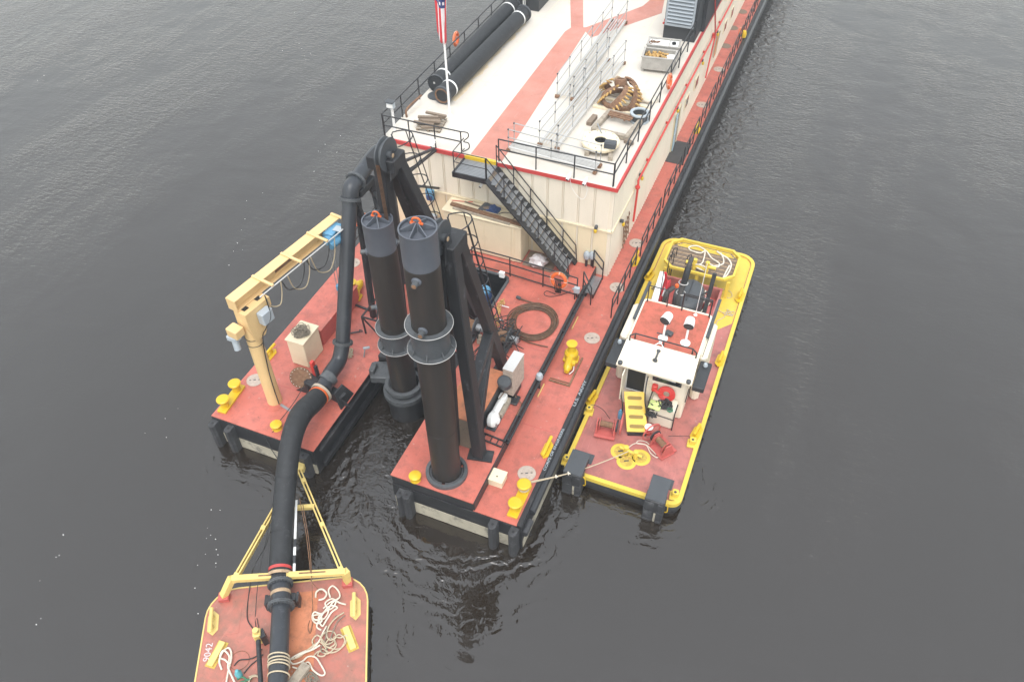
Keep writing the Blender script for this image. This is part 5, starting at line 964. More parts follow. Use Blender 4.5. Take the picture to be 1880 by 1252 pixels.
# sack, timber frame, ring, disc, block
rnd = random.Random(14); sk = MB(); n, mm = 16, 7; vs = []
for j in range(mm):
    v_ = j / (mm - 1)
    for i in range(n): a = 2 * math.pi * i / n; r_ = math.sin(math.pi * (.10 + .42 * (1 - v_))) * rnd.uniform(.9, 1.08); vs.append((4.45 + .52 * r_ * math.cos(a), 20.65 + .34 * r_ * math.sin(a), Z0 + .34 * v_))
sk.add(vs, [(j * n + i, j * n + (i + 1) % n, (j + 1) * n + (i + 1) % n, (j + 1) * n + i) for j in range(mm - 1) for i in range(n)] + [tuple(range(n - 1, -1, -1)), tuple(range((mm - 1) * n, mm * n))])
tag(obj('cement_sack', sk, 'rope_white'), 'full white sack with reddish stains beside the cutter head', 'sack')
t = thing('timber_square', 'square frame of pale timbers on the roof by the starboard railing', 'frame', loc=(3.9, 17.9, Z0))
cs = [(3.0, 17.05), (4.55, 16.95), (4.75, 18.6), (3.2, 18.75)]
for k in range(4): a = Vector((*cs[k], Z0 + .12 + (.02 if k % 2 else 0))); b = Vector((*cs[(k + 1) % 4], Z0 + .12 + (.02 if k % 2 else 0))); obj('timber', MB().beam(a, b, .20, .22, bev=.02, ext=.12), 'wood_pale', t)
tag(obj('rusty_grating', MB().box((3.85, 18.45, Z0 + .30), (1.15, .10, .05), rz=-.12).box((3.85, 18.3, Z0 + .30), (1.15, .10, .05), rz=-.12).box((3.83, 18.15, Z0 + .30), (1.1, .10, .05), rz=-.12).box((3.5, 18.32, Z0 + .26), (.08, .5, .04)).box((4.1, 18.27, Z0 + .26), (.08, .5, .04)), 'rust'), 'brown rusty bars lying across the timber frame', 'bars')
t = thing('pipe_collar', 'short grey flanged pipe collar standing by the timber frame', 'pipe collar', loc=(4.6, 18.75, Z0)); 
obj('lower_flange', MB().ringflat((4.60, 18.75, 0), .30, .46, Z0, Z0 + .06), 'grey_box', t); obj('barrel', MB().ringflat((4.60, 18.75, 0), .33, .37, Z0 + .06, Z0 + .34), 'dark_grey', t); obj('upper_flange', MB().ringflat((4.60, 18.75, 0), .31, .44, Z0 + .34, Z0 + .40), 'grey_box', t); obj('inside', MB().cyl((4.60, 18.75, Z0 + .05), (4.60, 18.75, Z0 + .055), .32, n=28), 'dark_void', t)
t = thing('flange_disc', 'big cream flange disc with a round bore lying near the roof corner', 'disc', loc=(3.7, 15.95, Z0))
for k in range(2): obj('support_timber', MB().box((3.15 + 1.05 * k, 15.85, Z0 + .09), (.2, 1.5, .18), rz=.25), 'wood_pale', t)
obj('disc', MB().lathe([(.26, .20), (.80, .20), (.82, .24), (.82, .34), (.78, .38), (.26, .38)], (3.66, 15.98, Z0), n=44, closed=True), 'cream', t); obj('bore', MB().lathe([(.0, .19), (.262, .19), (.262, .34), (.255, .34), (.255, .2), (0, .2)], (3.66, 15.98, Z0), n=32), 'dark_void', t)
hb2 = MB()
for k in range(12): a = k * math.pi / 6; hb2.cyl((3.66 + .70 * math.cos(a), 15.98 + .70 * math.sin(a), Z0 + .378), (3.66 + .70 * math.cos(a), 15.98 + .70 * math.sin(a), Z0 + .385), .025, n=8)
obj('bolt_holes', hb2, 'dark_void', t); tag(obj('black_case', MB().box((4.22, 15.55, Z0 + .52), (.50, .36, .26), rz=.1, bev=.03).box((4.22, 15.55, Z0 + .655), (.40, .26, .02), rz=.1), 'dark_grey'), 'black and grey case resting on the cream flange disc', 'case')
tag(obj('wrench', MB().tube([(3.55, 16.45, Z0 + .40), (3.42, 16.65, Z0 + .42), (3.2, 16.9, Z0 + .55)], .03, 8), 'steel_grey'), 'steel bar leaning on the cream flange disc', 'tool')
tag(obj('timber_block', MB().box((2.66, 17.85, Z0 + .09), (.24, .75, .18), rz=-.08, bev=.015), 'wood'), 'single dark timber block on the white roof left of the frame', 'timber')
tag(obj('timber_block', MB().box((4.72, 16.7, Z0 + .08), (.42, .2, .16), rz=-.4, bev=.015), 'wood'), 'small timber block behind the cream disc by the railing', 'timber')
# crates
def crate(c, w, d_, h, lb, fill, rz=.12):
    c = Vector(c); M = Matrix.Rotation(rz, 3, 'Z'); t = thing('steel_crate', lb, 'crate', 'grey crates by the louvre house', c); th = .04
    f = lambda x, y, z: c + M @ Vector((x, y, z))
    for k, (x, y, sx, sy) in enumerate(((-w / 2, 0, th, d_), (w / 2, 0, th, d_), (0, -d_ / 2, w + th, th), (0, d_ / 2, w + th, th))): obj('side', MB().box(f(x, y, .15 + h / 2), (sx, sy, h), rz=rz), 'crate_grey', t)
    obj('bottom', MB().box(f(0, 0, .17), (w, d_, .04), rz=rz), 'crate_grey', t)
    for sx in (-1, 1):
        for sy in (-1, 1): obj('foot', MB().box(f(sx * (w / 2 - .08), sy * (d_ / 2 - .08), .075), (.1, .1, .15), rz=rz), 'crate_grey', t)
    for k in range(7): obj('rib', MB().box(f(-w / 2 + w * (k + .5) / 7, -d_ / 2 - .03, .15 + h / 2), (.04, .03, h - .1), rz=rz), 'crate_grey', t)
    obj('rim', MB().box(f(0, -d_ / 2, .15 + h), (w + .12, .09, .05), rz=rz).box(f(0, d_ / 2, .15 + h), (w + .12, .09, .05), rz=rz).box(f(-w / 2, 0, .152 + h), (.09, d_, .05), rz=rz).box(f(w / 2, 0, .152 + h), (.09, d_, .05), rz=rz), 'crate_grey', t)
    rnd = random.Random(int(w * 100)); 
    if fill == 'teeth':
        g = MB()
        for k in range(56): p = f(rnd.uniform(-w / 2 + .12, w / 2 - .45), rnd.uniform(-d_ / 2 + .1, d_ / 2 - .1), .15 + h * .62 + rnd.uniform(0, .14)); g.box(p, (.17, .08, .09), M=Matrix.Rotation(rnd.uniform(0, 6), 3, (rnd.random(), rnd.random(), 1)), bev=.01)
        o_ = obj('spare_teeth', g, 'tooth'); tag(o_, 'heap of spare yellow cutter teeth in the nearer grey crate', 'teeth'); o_['kind'] = 'stuff'
        obj('liner', MB().box(f(w / 2 - .24, 0, .15 + h * .7), (.4, d_ - .1, .04), rz=rz), 'white', t); obj('fill', MB().box(f(0, 0, .15 + h * .3), (w - .06, d_ - .06, h * .55), rz=rz), 'wood', t)
    else:
        obj('tray', MB().box(f(0, 0, .15 + h * .85), (w - .06, d_ - .06, .04), rz=rz), 'white', t); obj('divider', MB().box(f(w * .18, 0, .15 + h * .9), (.03, d_ - .06, .14), rz=rz), 'crate_grey', t)
        g = MB()
        for k in range(7): g.torus(f(-w * .3 + rnd.uniform(-.2, .2), rnd.uniform(-.12, .2), .15 + h * .88 + .04), .08, .02, (rnd.uniform(-.4, .4), rnd.uniform(-.4, .4), 1), 12, 5)
        tag(obj('shackle_heap', g, 'rust'), 'rusty shackles heaped in the farther grey crate', 'shackles'); tag(obj('black_box', MB().box(f(w * .32, .0, .15 + h * .88 + .07), (.16, .14, .10), rz=.6), 'dark_void'), 'small black box inside the farther grey crate', 'box')
crate((4.12, 23.75, Z0), 1.55, .95, .62, 'nearer grey metal crate filled with yellow cutter teeth', 'teeth'); crate((3.95, 25.25, Z0), 1.55, .85, .5, 'farther grey metal crate with a white tray and shackles', 'tray')
# louvre house and black hut at the top, hatch
LH = thing('louvre_house', 'black ventilation house with grey louvres on the starboard roof edge', 'vent house', loc=(4.3, 29, Z0))
obj('walls', MB().bx(3.45, 5.12, 27.1, 34, Z0, 9.4, bev=.02), 'house_dark', LH); obj('side_trunk', MB().bx(5.12, 5.30, 28.5, 36, Z0, 9.2), 'house_dark', LH)
lv = obj('louvre_frame', MB().bx(3.50, 3.60, 26.98, 27.09, 6.95, 9.3).bx(4.88, 4.98, 26.98, 27.09, 6.95, 9.3).bx(3.6, 4.88, 26.98, 27.09, 6.95, 7.08).bx(3.6, 4.88, 26.98, 27.09, 9.2, 9.3), 'louvre_grey', LH)
for k in range(11):
    z = 7.16 + k * .185; obj('louvre_blade', MB().add([(3.6, 27.06, z + .10), (4.88, 27.06, z + .10), (4.88, 26.93, z), (3.6, 26.93, z), (3.6, 27.06, z + .085), (4.88, 27.06, z + .085), (4.88, 26.93, z - .015), (3.6, 26.93, z - .015)], [(3, 2, 1, 0), (4, 5, 6, 7), (0, 1, 5, 4), (2, 3, 7, 6), (1, 2, 6, 5), (3, 0, 4, 7)]), 'louvre_grey', lv)
p = P(1217, 55, ZROOF); tag(obj('fire_hydrant', MB().lathe([(.09, 0), (.09, .3), (.13, .34), (.13, .4), (.06, .48)], Vector((3.28, 28.4, Z0)), n=14).cyl((3.28, 28.4, Z0 + .25), (3.15, 28.25, Z0 + .25), .06, n=10), 'red_paint'), 'small red hydrant beside the black louvre house', 'hydrant')
HT = thing('roof_hut', 'black steel hut on the port side of the roof past the hoses', 'hut', loc=(-4.7, 29, Z0)); obj('walls', MB().bx(-5.35, -3.72, 27.75, 33, Z0, 8.0, bev=.02), 'house_dark', HT); obj('door', MB().bx(-5.0, -4.3, 27.70, 27.75, Z0 + .1, 7.9), 'house_dark', HT); obj('vent_pipe', MB().tube([(-4.6, 27.68, Z0), (-4.6, 27.66, 6.8), (-4.55, 27.6, 7.1)], .03, 6).tube([(-4.5, 27.68, Z0), (-4.5, 27.66, 6.8)], .02, 6), 'white', HT)
SKY = thing('roof_hatch', 'low cream roof hatch with dark rounded window at the top edge', 'hatch', loc=(1.5, 32, Z0))
hp_ = rrect(-.2, 2.2, 32.0, 35.5, .45); obj('coaming', MB().prism(hp_, Z0, Z0 + .35), 'cream', SKY); obj('lid', MB().prism(rrect(-.1, 2.1, 32.1, 35.4, .40), Z0 + .35, Z0 + .42), 'glass_dark', SKY)
# ================================================================ TUG
TX0, TX1, TY0, TY1 = 6.66, 11.14, 3.25, 18.15
T = thing('tugboat', 'small red-decked push tug with yellow rims moored along the barge', 'tugboat', loc=(8.9, 10, 0))
def outline(i):
    x0, x1, y0, y1 = TX0 + i, TX1 - i, TY0 + i, TY1 - i; out = []
    for cx, cy, a, r in ((x1, y0, -90, .42), (x1, y1, 0, .75), (x0, y1, 90, .75), (x0, y0, 180, .42)):
        r = max(.05, r - i); sx = -1 if cx == x1 else 1; sy = 1 if cy == y0 else -1
        for k in range(7): t = math.radians(a + 15 * k); out.append((cx + sx * r + r * math.cos(t), cy + sy * r + r * math.sin(t)))
    return out
def ring_prism(o, i, z0, z1):
    n = len(o); vs = [(p[0], p[1], z) for z in (z0, z1) for p in o] + [(p[0], p[1], z) for z in (z0, z1) for p in i]; fs = []
    for k in range(n):
        j = (k + 1) % n; fs += [(k, j, n + j, n + k), (2 * n + j, 2 * n + k, 3 * n + k, 3 * n + j), (n + k, n + j, 3 * n + j, 3 * n + k), (j, k, 2 * n + k, 2 * n + j)]
    return MB().add(vs, fs)
obj('hull', MB().prism(outline(.06), -.8, .52), 'hull_black', T)
obj('fender_belt', ring_prism(outline(-.02), outline(.12), .26, .50), 'rubber', T)
obj('deck', MB().prism(outline(.08), .52, ZT), 'tug_deck', T)
gw = obj('gunwale', ring_prism(outline(.0), outline(.16), .50, .68), 'tug_yellow', T)
yd = [p for p in outline(.19) if p[1] > 15] ; n_r = [p for p in yd if p[0] > 9]; n_l = [p for p in yd if p[0] <= 9]
obj('yellow_aft_deck', MB().prism([(10.1, 12.3), (10.94, 13.3), *n_r, *n_l, (6.86, 13.0), (7.55, 13.9), (10.0, 13.9)], ZT + .001, ZT + .006), 'tug_yellow', T)
# aft deck platform: octagonal rim, grating slats
ax0, ax1, ay0, ay1 = 7.28, 10.48, 14.75, 16.95
def octo(i, c=.38): x0, x1, y0, y1 = ax0 + i, ax1 - i, ay0 + i, ay1 - i; return [(x0 + c, y0), (x1 - c, y0), (x1, y0 + c), (x1, y1 - c), (x1 - c, y1), (x0 + c, y1), (x0, y1 - c), (x0, y0 + c)]
pl = obj('aft_platform', ring_prism(octo(0), octo(.09, .36), 1.58, 1.70), 'tug_yellow', T)
obj('platform_floor', MB().prism(octo(.09), 1.50, 1.53), 'wood', pl)
for k in range(20): y = ay0 + .20 + k * .093; ins = .12 + max(0, .36 - min(k, 19 - k) * .09); obj('grating_slat', MB().bx(ax0 + ins, ax1 - ins, y - .03, y + .03, 1.54, 1.575), 'tug_yellow' if k > 16 else ('wood' if k % 3 else 'rust_light'), pl)
for x in (7.45, 8.9, 10.3): obj('platform_leg', MB().bx(x - .07, x + .07, 14.80, 14.92, ZT, 1.50), 'tug_yellow', pl); obj('platform_leg', MB().bx(x - .07, x + .07, 16.75, 16.87, ZT, 1.50), 'tug_yellow', pl)
tb_ = thing('tow_bitt', 'yellow H-shaped tow bitt at the front of the tug stern platform', 'bollard', loc=(8.9, 14.9, 1.36))
for dx in (-.28, .28): obj('post', MB().cyl((8.95 + dx, 15.1, 1.34), (8.95 + dx, 15.1, 2.15), .09, n=14), 'tug_yellow', tb_); obj('horn', MB().cyl((8.95 + dx, 15.1, 1.9), (8.95 + dx * 2.4, 15.1, 1.9), .08, n=12), 'tug_yellow', tb_)
obj('crossbar', MB().cyl((8.67, 15.1, 1.75), (9.23, 15.1, 1.75), .08, n=12), 'tug_yellow', tb_)
zr_ = 1.385
rope('mooring_rope', [P(x, y, 1.58, .04) for x, y in ((1284, 487), (1290, 482), (1294, 463), (1285, 466), (1268, 461), (1265, 455), (1280, 453), (1296, 462), (1306, 475), (1320, 485), (1316, 492), (1298, 484), (1300, 490), (1325, 487), (1328, 478), (1323, 466))], .034, 'rope_white', 'thick white rope looped over the tug stern platform by the tow bitt')
rope('mooring_rope', [P(x, y, 1.58, .04) for x, y in ((1316, 463), (1326, 470), (1336, 476), (1342, 486), (1340, 496), (1333, 508), (1328, 511), (1334, 498), (1339, 489))], .038, 'rope_white', 'white rope lying along the starboard side of the tug stern platform')
rope('mooring_rope', [Vector((8.7, 15.05, 1.9)), Vector((8.95, 14.98, 2.0)), Vector((9.2, 15.06, 1.85)), Vector((9.3, 15.2, 1.6)), Vector((9.0, 15.25, 1.5)), Vector((8.7, 15.18, 1.7)), Vector((8.9, 15.0, 1.75)), Vector((9.25, 15.15, 1.6)), P(1300, 492, 1.58, .05)], .032, 'rope_white', 'white rope wound around the yellow tow bitt')
pile(7.35, 14.3, ZT + .006, .34, 20, 'rope_grey', 'small brown line coil on the yellow port aft deck', .016, .06, 21); pile(10.68, 13.9, ZT + .006, .26, 16, 'rope_tan', 'thin tan line coil on the yellow starboard aft deck', .014, .05, 22)
rope('loose_line', [P(x, y, ZT, .03) for x, y in ((1314, 524), (1318, 530), (1328, 532), (1340, 536), (1344, 544), (1338, 548), (1330, 545))], .016, 'rope_tan', 'thin line trailing from the engine well over the yellow deck')
rope('loose_line', [P(x, y, ZT, .03) for x, y in ((1318, 570), (1326, 575), (1331, 580), (1326, 585), (1317, 590), (1314, 598))], .02, 'rope_tan', 'pale line curling beside the engine well on the red deck')
# engine well
ew = obj('engine_well', MB().bx(7.35, 10.15, 10.9, 11.0, ZT, 1.25).bx(7.35, 10.15, 14.55, 14.65, ZT, 1.25).bx(7.35, 7.45, 11.0, 14.55, ZT, 1.2).bx(10.05, 10.15, 11.0, 14.55, ZT, 1.2), 'tug_deck', T)
obj('well_floor', MB().bx(7.45, 10.05, 11.0, 14.55, ZT + .002, ZT + .02), 'winch_red', ew)
en = thing('engine_casing', 'rounded dark grey engine casing in the tug engine well', 'engine casing', loc=(8.7, 12.9, ZT))
obj('dome', MB().add(*(lambda n=28, m=7: ([(8.90 + .66 * math.cos(2 * math.pi * i / n) * s, 13.25 + 1.0 * math.sin(2 * math.pi * i / n) * s, ZT + .02 + h) for s, h in ((1, 0), (1, .95), (.97, 1.1), (.88, 1.2), (.7, 1.26), (.4, 1.3), (.05, 1.31)) for i in range(n)], [(j * n + i, j * n + (i + 1) % n, (j + 1) * n + (i + 1) % n, (j + 1) * n + i) for j in range(m - 1) for i in range(n)] + [tuple(range((m - 1) * n, m * n))]))()), 'dark_grey', en)
obj('seam', MB().bx(8.88, 8.92, 12.6, 13.9, ZT + 1.30, ZT + 1.345), 'house_dark', en)
ex = thing('exhaust_stack', 'black lagged exhaust stack rising above the engine casing', 'exhaust', loc=(8.7, 12.6, ZT + 1.2))
obj('lower_pipe', MB().tube(smooth([(8.62, 12.0, 1.9), (8.62, 12.05, 2.3), (8.65, 12.3, 2.6), (8.68, 12.5, 2.8)], 5), .11, 16), 'mat_grey', ex); obj('muffler', MB().lathe([(.11, 0), (.135, .05), (.135, .8), (.10, .9)], (8.68, 12.5, 2.75), (.05, .25, 1), n=20), 'house_dark', ex); obj('tip', MB().tube(smooth([(8.72, 12.70, 3.6), (8.74, 12.8, 3.75), (8.74, 13.05, 3.8)], 5), .10, 16), 'mat_grey', ex)
for z in (2.5, 2.9): obj('clamp', MB().torus((8.66, 12.3 + (z - 2.5) * .5, z), .19, .02, (0, .15, 1), 20, 6), 'alu', ex)
obj('elbow', MB().tube(smooth([(8.2, 11.2, 1.9), (8.2, 11.25, 2.9), (8.25, 11.4, 3.15), (8.4, 11.7, 3.2)], 5), .10, 14), 'mat_grey', ex); obj('cap', MB().lathe([(.08, 0), (.09, .08), (.07, .13), (0, .13)], (8.5, 11.9, 3.1), n=14), 'orange', ex)
fg = MB(); n1, n2 = 6, 14; vs = []
for i in range(n1 + 1):
    for j in range(n2 + 1): u, w = i / n1, j / n2; vs.append((7.95 + .30 * u * (1 - .4 * w) + .05 * math.sin(w * 5), 11.55 + .16 * math.sin(u * 7 + w * 3), 4.0 - 1.55 * w - .35 * u))
fg.v = [Vector(v) for v in vs]
for i in range(n1):
    for j in range(n2): a = i * (n2 + 1) + j; fg.f.append([a, a + 1, a + n2 + 2, a + n2 + 1]); fg.mi.append(1 if (i in (2, 3) and 4 < j < 9) else 0)
fo = obj('signal_flag', fg, ['flag_red', 'flag_white']); tag(fo, 'red flag with white mark hanging on its staff beside the exhaust', 'flag'); fo.modifiers.new('thick', 'SOLIDIFY').thickness = .006
tag(obj('flag_staff', MB().cyl((7.93, 11.55, 1.25), (7.93, 11.55, 4.1), .02, n=6), 'black_rail'), 'thin black staff carrying the red flag on the tug', 'staff')
tag(obj('white_beam', MB().beam(P(1191, 588, 1.5), P(1217, 502, 1.5), .28, .22, bev=.02), 'white'), 'long white perforated beam lying beside the engine well', 'beam')
bk_ = thing('deck_drum', 'dark grey drum with smaller cap on the tug, port side of the engine', 'drum', loc=(7.75, 11.8, ZT)); obj('barrel', MB().lathe([(.30, 0), (.31, .02), (.31, .6), (.29, .66), (.22, .66)], (7.78, 11.9, ZT + .02), n=24), 'house_dark', bk_); obj('cap', MB().lathe([(.22, .66), (.20, .86), (.18, .9), (0, .9)], (7.78, 11.9, ZT + .02), n=22), 'mat_grey', bk_)
dv = thing('tug_davit', 'slim dark davit post beside the engine well, starboard side', 'davit', loc=(9.75, 12.4, ZT)); obj('post', MB().beam((9.72, 12.2, ZT), (9.78, 13.2, 3.2), .16, .2, bev=.02), 'house_dark', dv); obj('foot', MB().lathe([(.26, 0), (.26, .5), (.18, .62)], (9.7, 11.55, ZT + .02), n=18), 'house_dark', dv); obj('arm', MB().cyl((9.76, 12.9, 2.5), (9.4, 12.6, 2.3), .03, n=8), 'black_rail', dv)
pk = thing('air_tank', 'pale pink cylinder standing by the starboard edge of the engine well', 'tank', loc=(9.95, 11.9, ZT)); obj('shell', MB().lathe([(.17, 0), (.17, .85), (.12, .93), (0, .95)], (9.95, 11.95, ZT + .02), n=18), 'plastic', pk); obj('collar', MB().torus((9.95, 11.95, ZT + .8), .175, .015), 'winch_red', pk)
for k, (x, y, sx, sy, sz, m_) in enumerate(((9.35, 14.0, .9, .5, .35, 'winch_red'), (9.85, 13.2, .5, .6, .5, 'winch_red'), (9.45, 13.9, .55, .2, .5, 'plastic'))): obj('machinery_block', MB().box((x, y, ZT + .02 + sz / 2), (sx, sy, sz), bev=.05), m_, ew)
rp_ = MB(); rnd = random.Random(44)
for k in range(5): rp_.tube(smooth([(9.3 + rnd.uniform(-.3, .6), 11.3 + rnd.uniform(0, 3), ZT + .3 + rnd.random() * .5) for _ in range(5)], 5), .025, 6)
obj('engine_pipes', rp_, 'rope_white', ew)
for px, py, h in ((1222, 505, 1.5), (1228, 490, 1.4), (1254, 500, 1.3)): p = P(px, py + 15, ZT); tag(obj('guard_hoop', MB().tube(smooth([p, p + Vector((0, 0, h)), p + Vector((.12, .2, h + .1)), p + Vector((.14, .28, h - .1)), p + Vector((.12, .25, .3))], 4), .022, 6), 'black_rail'), {1222: 'tall black pipe hoop left of the engine casing', 1228: 'black pipe hoop against the platform front edge', 1254: 'short black pipe hoop behind the engine casing'}[px], 'hoop')
# wheelhouse
ZC = 3.25
cx0, cx1, cy0, cy1 = 7.72, 10.16, 7.25, 10.75
wh = obj('wheelhouse', MB().bx(cx0, cx1, cy0, cy1, ZT, ZC - .08, bev=.06), 'cabin_white', T)
obj('roof', MB().bx(7.52, 10.30, 8.05, 10.55, ZC - .08, ZC), 'cabin_white', T, )
rt = obj('roof_top', MB().prism(rrect(7.56, 10.22, 8.12, 10.5, .12), ZC, ZC + .03), 'tug_roof_red', T)
obj('roof_coaming', ring_prism(rrect(7.52, 10.26, 8.06, 10.54, .14), rrect(7.58, 10.20, 8.14, 10.48, .12), ZC, ZC + .07), 'cabin_white', rt)
vz = obj('visor', MB().add([(7.50, 8.10, ZC + .06), (10.30, 8.10, ZC + .06), (10.34, 6.88, ZC - .16), (7.46, 6.88, ZC - .16), (7.50, 8.10, ZC - .02), (10.30, 8.10, ZC - .02), (10.34, 6.88, ZC - .24), (7.46, 6.88, ZC - .24)], [(3, 2, 1, 0), (4, 5, 6, 7), (0, 1, 5, 4), (1, 2, 6, 5), (2, 3, 7, 6), (3, 0, 4, 7)]), 'cabin_white', T)
for x0, x1 in ((7.02, 7.46), (10.36, 10.80)):
    sc_ = obj('sidelight_screen', MB().bx(x0, x1, 6.95, 8.35, 2.72, 2.95, bev=.03), 'house_dark', T); obj('sidelight', MB().lathe([(.07, 0), (.09, .06), (.06, .16), (0, .17)], ((x0 + x1) / 2, 8.1, 2.95), n=14), 'grey_box', sc_)
for s, xx0, xx1 in ((-1, 7.14, 7.52), (1, 10.20, 10.56)): obj('side_deck_house', MB().bx(xx0, xx1, 8.38, 10.45, ZT, 3.08, bev=.12), 'cabin_white', T)
for s, x in ((-1, 7.44), (1, 10.33)): obj('roof_gutter', MB().bx(x - .06, x + .06, 9.3, 11.6, 3.22, 3.30), 'dark_grey', T)
for dx in (7.6, 10.2): obj('visor_knob', MB().lathe([(.09, 0), (.09, .1), (.05, .13)], (dx, 6.95, ZC - .16), n=12), 'dark_grey', T)
do = obj('door_opening', MB().bx(7.88, 8.58, 7.235, 7.252, 1.55, 2.92), 'dark_void', T); obj('door_frame', MB().bx(7.82, 7.88, 7.20, 7.25, 1.5, 2.98).bx(8.58, 8.64, 7.20, 7.25, 1.5, 2.98).bx(7.88, 8.58, 7.20, 7.25, 1.5, 1.55), 'alu', do); obj('door_leaf', MB().bx(7.80, 7.84, 6.55, 7.2, 1.55, 2.92, bev=.01), 'cabin_white', do)
wi = obj('front_window', MB().prism([(8.85, 7.2), (9.95, 7.2), (9.95, 7.249), (8.85, 7.249)], 2.42, 2.86), 'house_dark', T); obj('pane', MB().bx(8.90, 9.90, 7.19, 7.199, 2.46, 2.82), 'glass_dark', wi)
obj('wiper', MB().cyl((8.2, 6.95, 3.0), (9.75, 6.95, 2.92), .03, n=8), 'alu', T)
for y in (8.0, 9.3): w_ = obj('side_window', MB().bx(10.161, 10.175, y, y + .8, 2.0, 2.7), 'house_dark', T)
obj('porthole', MB().torus((8.82, 7.22, 2.18), .11, .02, (0, 1, 0), 20, 6), 'cabin_white', T); obj('side_handrail', MB().tube([(10.2, 7.3, 1.6), (10.24, 7.3, 2.4)], .02, 6), 'black_rail', T)
for x in (7.74, 8.68): obj('grab_bar', MB().tube(smooth([(x, 7.15, 2.6), (x + .02, 6.9, 2.4), (x + .1, 6.6, 1.9), (x + .25, 6.5, 1.3), (x + .25, 6.5, ZT)], 4), .025, 6), 'black_rail', T)
# yellow steps to the door
ys_ = thing('boarding_steps', 'yellow boarding steps with oval cut-outs leading to the wheelhouse door', 'steps', loc=(8.4, 6.6, ZT))
sa, sb = Vector((8.24, 7.10, 1.58)), Vector((8.80, 5.88, .78))
xv = Vector((.94, .34, 0)); dn = (sb - sa); L_ = dn.length; dn.normalize(); up2 = xv.cross(dn) * -1; M = Matrix((xv, dn, xv.cross(dn))).transposed()
obj('ramp', MB().box((sa + sb) / 2, (.78, L_, .06), M=M), 'yellow', ys_)
obj('skirt', MB().box((sa + sb) / 2 + Vector((0, 0, -.14)), (.74, L_ - .04, .18), M=M), 'black_paint', ys_); obj('foot', MB().box(sb + Vector((0, 0, -.10)), (.70, .10, .16), rz=.34), 'black_paint', ys_)
nz_ = xv.cross(dn); nz_ = nz_ if nz_.z > 0 else -nz_
for k in range(4):
    c = sa + dn * (L_ * (.16 + .235 * k)) + nz_ * .032; pts = []
    for i in range(12): a = 2 * math.pi * i / 12; pts.append(c + xv * (.20 * (1 if math.cos(a) > 0 else -1) + .08 * math.cos(a)) + dn * .075 * math.sin(a))
    obj('slot', MB().add(pts + [p + nz_ * .004 for p in pts], [tuple(range(12, 24))] + [(i, (i + 1) % 12, 12 + (i + 1) % 12, 12 + i) for i in range(12)]), 'slot_brown', ys_)
# red fire hose reel and gear on the wheelhouse front
fr = thing('fire_hose_reel', 'red fire hose reel on the wheelhouse front wall', 'hose reel', loc=(9.4, 7.1, 1.9))
for k in range(3): obj('hose_coil', MB().torus((9.48, 7.08, 2.0), .30 - .07 * k, .045, (0, 1, -.25), 26, 8), 'red_paint', fr)
obj('valve', MB().box((9.0, 7.12, 2.12), (.22, .2, .3), bev=.04).cyl((9.0, 7.05, 2.1), (9.2, 7.05, 1.95), .06, n=10), 'red_paint', fr)
gl = thing('gear_locker', 'cream gear locker below the hose reel on the wheelhouse front', 'locker', loc=(9.45, 6.9, ZT)); obj('body', MB().box((9.48, 6.92, ZT + .55), (.95, .60, 1.06), bev=.05), 'cabin_white', gl); obj('rack', MB().tube([(8.95, 6.6, ZT), (8.95, 6.6, 1.9), (8.95, 7.1, 1.95)], .025, 6).tube([(9.98, 6.6, ZT), (9.98, 6.6, 1.5), (9.98, 7.1, 1.55)], .025, 6).tube([(8.95, 6.55, 1.3), (9.98, 6.55, 1.25)], .02, 6), 'black_rail', gl)
pile(9.55, 6.72, ZT + 1.09, .34, 44, 'cable_black', 'tangled black hoses on the gear locker', .026, .22, 31, 'hoses'); pile(9.10, 6.55, ZT + .5, .26, 30, 'cable_black', 'black cables hanging left of the gear locker', .022, .8, 32, 'cables')
pile(9.75, 6.6, ZT + 1.09, .16, 16, 'green', 'dark green line on the gear locker', .024, .12, 34)
vt = MB(); rnd = random.Random(8); n = 9; vs = [(8.98 + .055 * i, 6.36 + .055 * j, ZT + 1.22 + rnd.uniform(-.03, .03)) for i in range(n) for j in range(n)]
fs = [(i * n + j, (i + 1) * n + j, (i + 1) * n + j + 1, i * n + j + 1) for i in range(n - 1) for j in range(n - 1)]; vt.add(vs, fs)
vo_ = obj('safety_vest', vt, 'hi_vis', ang=20); tag(vo_, 'crumpled lime safety vest on the gear locker', 'vest'); vo_.modifiers.new('thick', 'SOLIDIFY').thickness = .05
bu = thing('bucket', 'red bucket with white rim beside the boarding steps', 'bucket', loc=(9.12, 6.12, ZT)); obj('pail', MB().lathe([(.12, 0), (.16, .36), (.14, .36), (.11, .04), (0, .04)], (9.18, 6.12, ZT), n=18), 'red_paint', bu); obj('liner', MB().lathe([(.155, .37), (.165, .37), (.165, .39), (.0, .40)], (9.18, 6.12, ZT), n=18), 'white', bu)
tag(obj('gas_bottle', MB().lathe([(.09, 0), (.09, .36), (.04, .44), (.04, .48)], (7.95, 6.45, ZT), n=14), 'blue'), 'small blue bottle under the boarding steps', 'bottle')
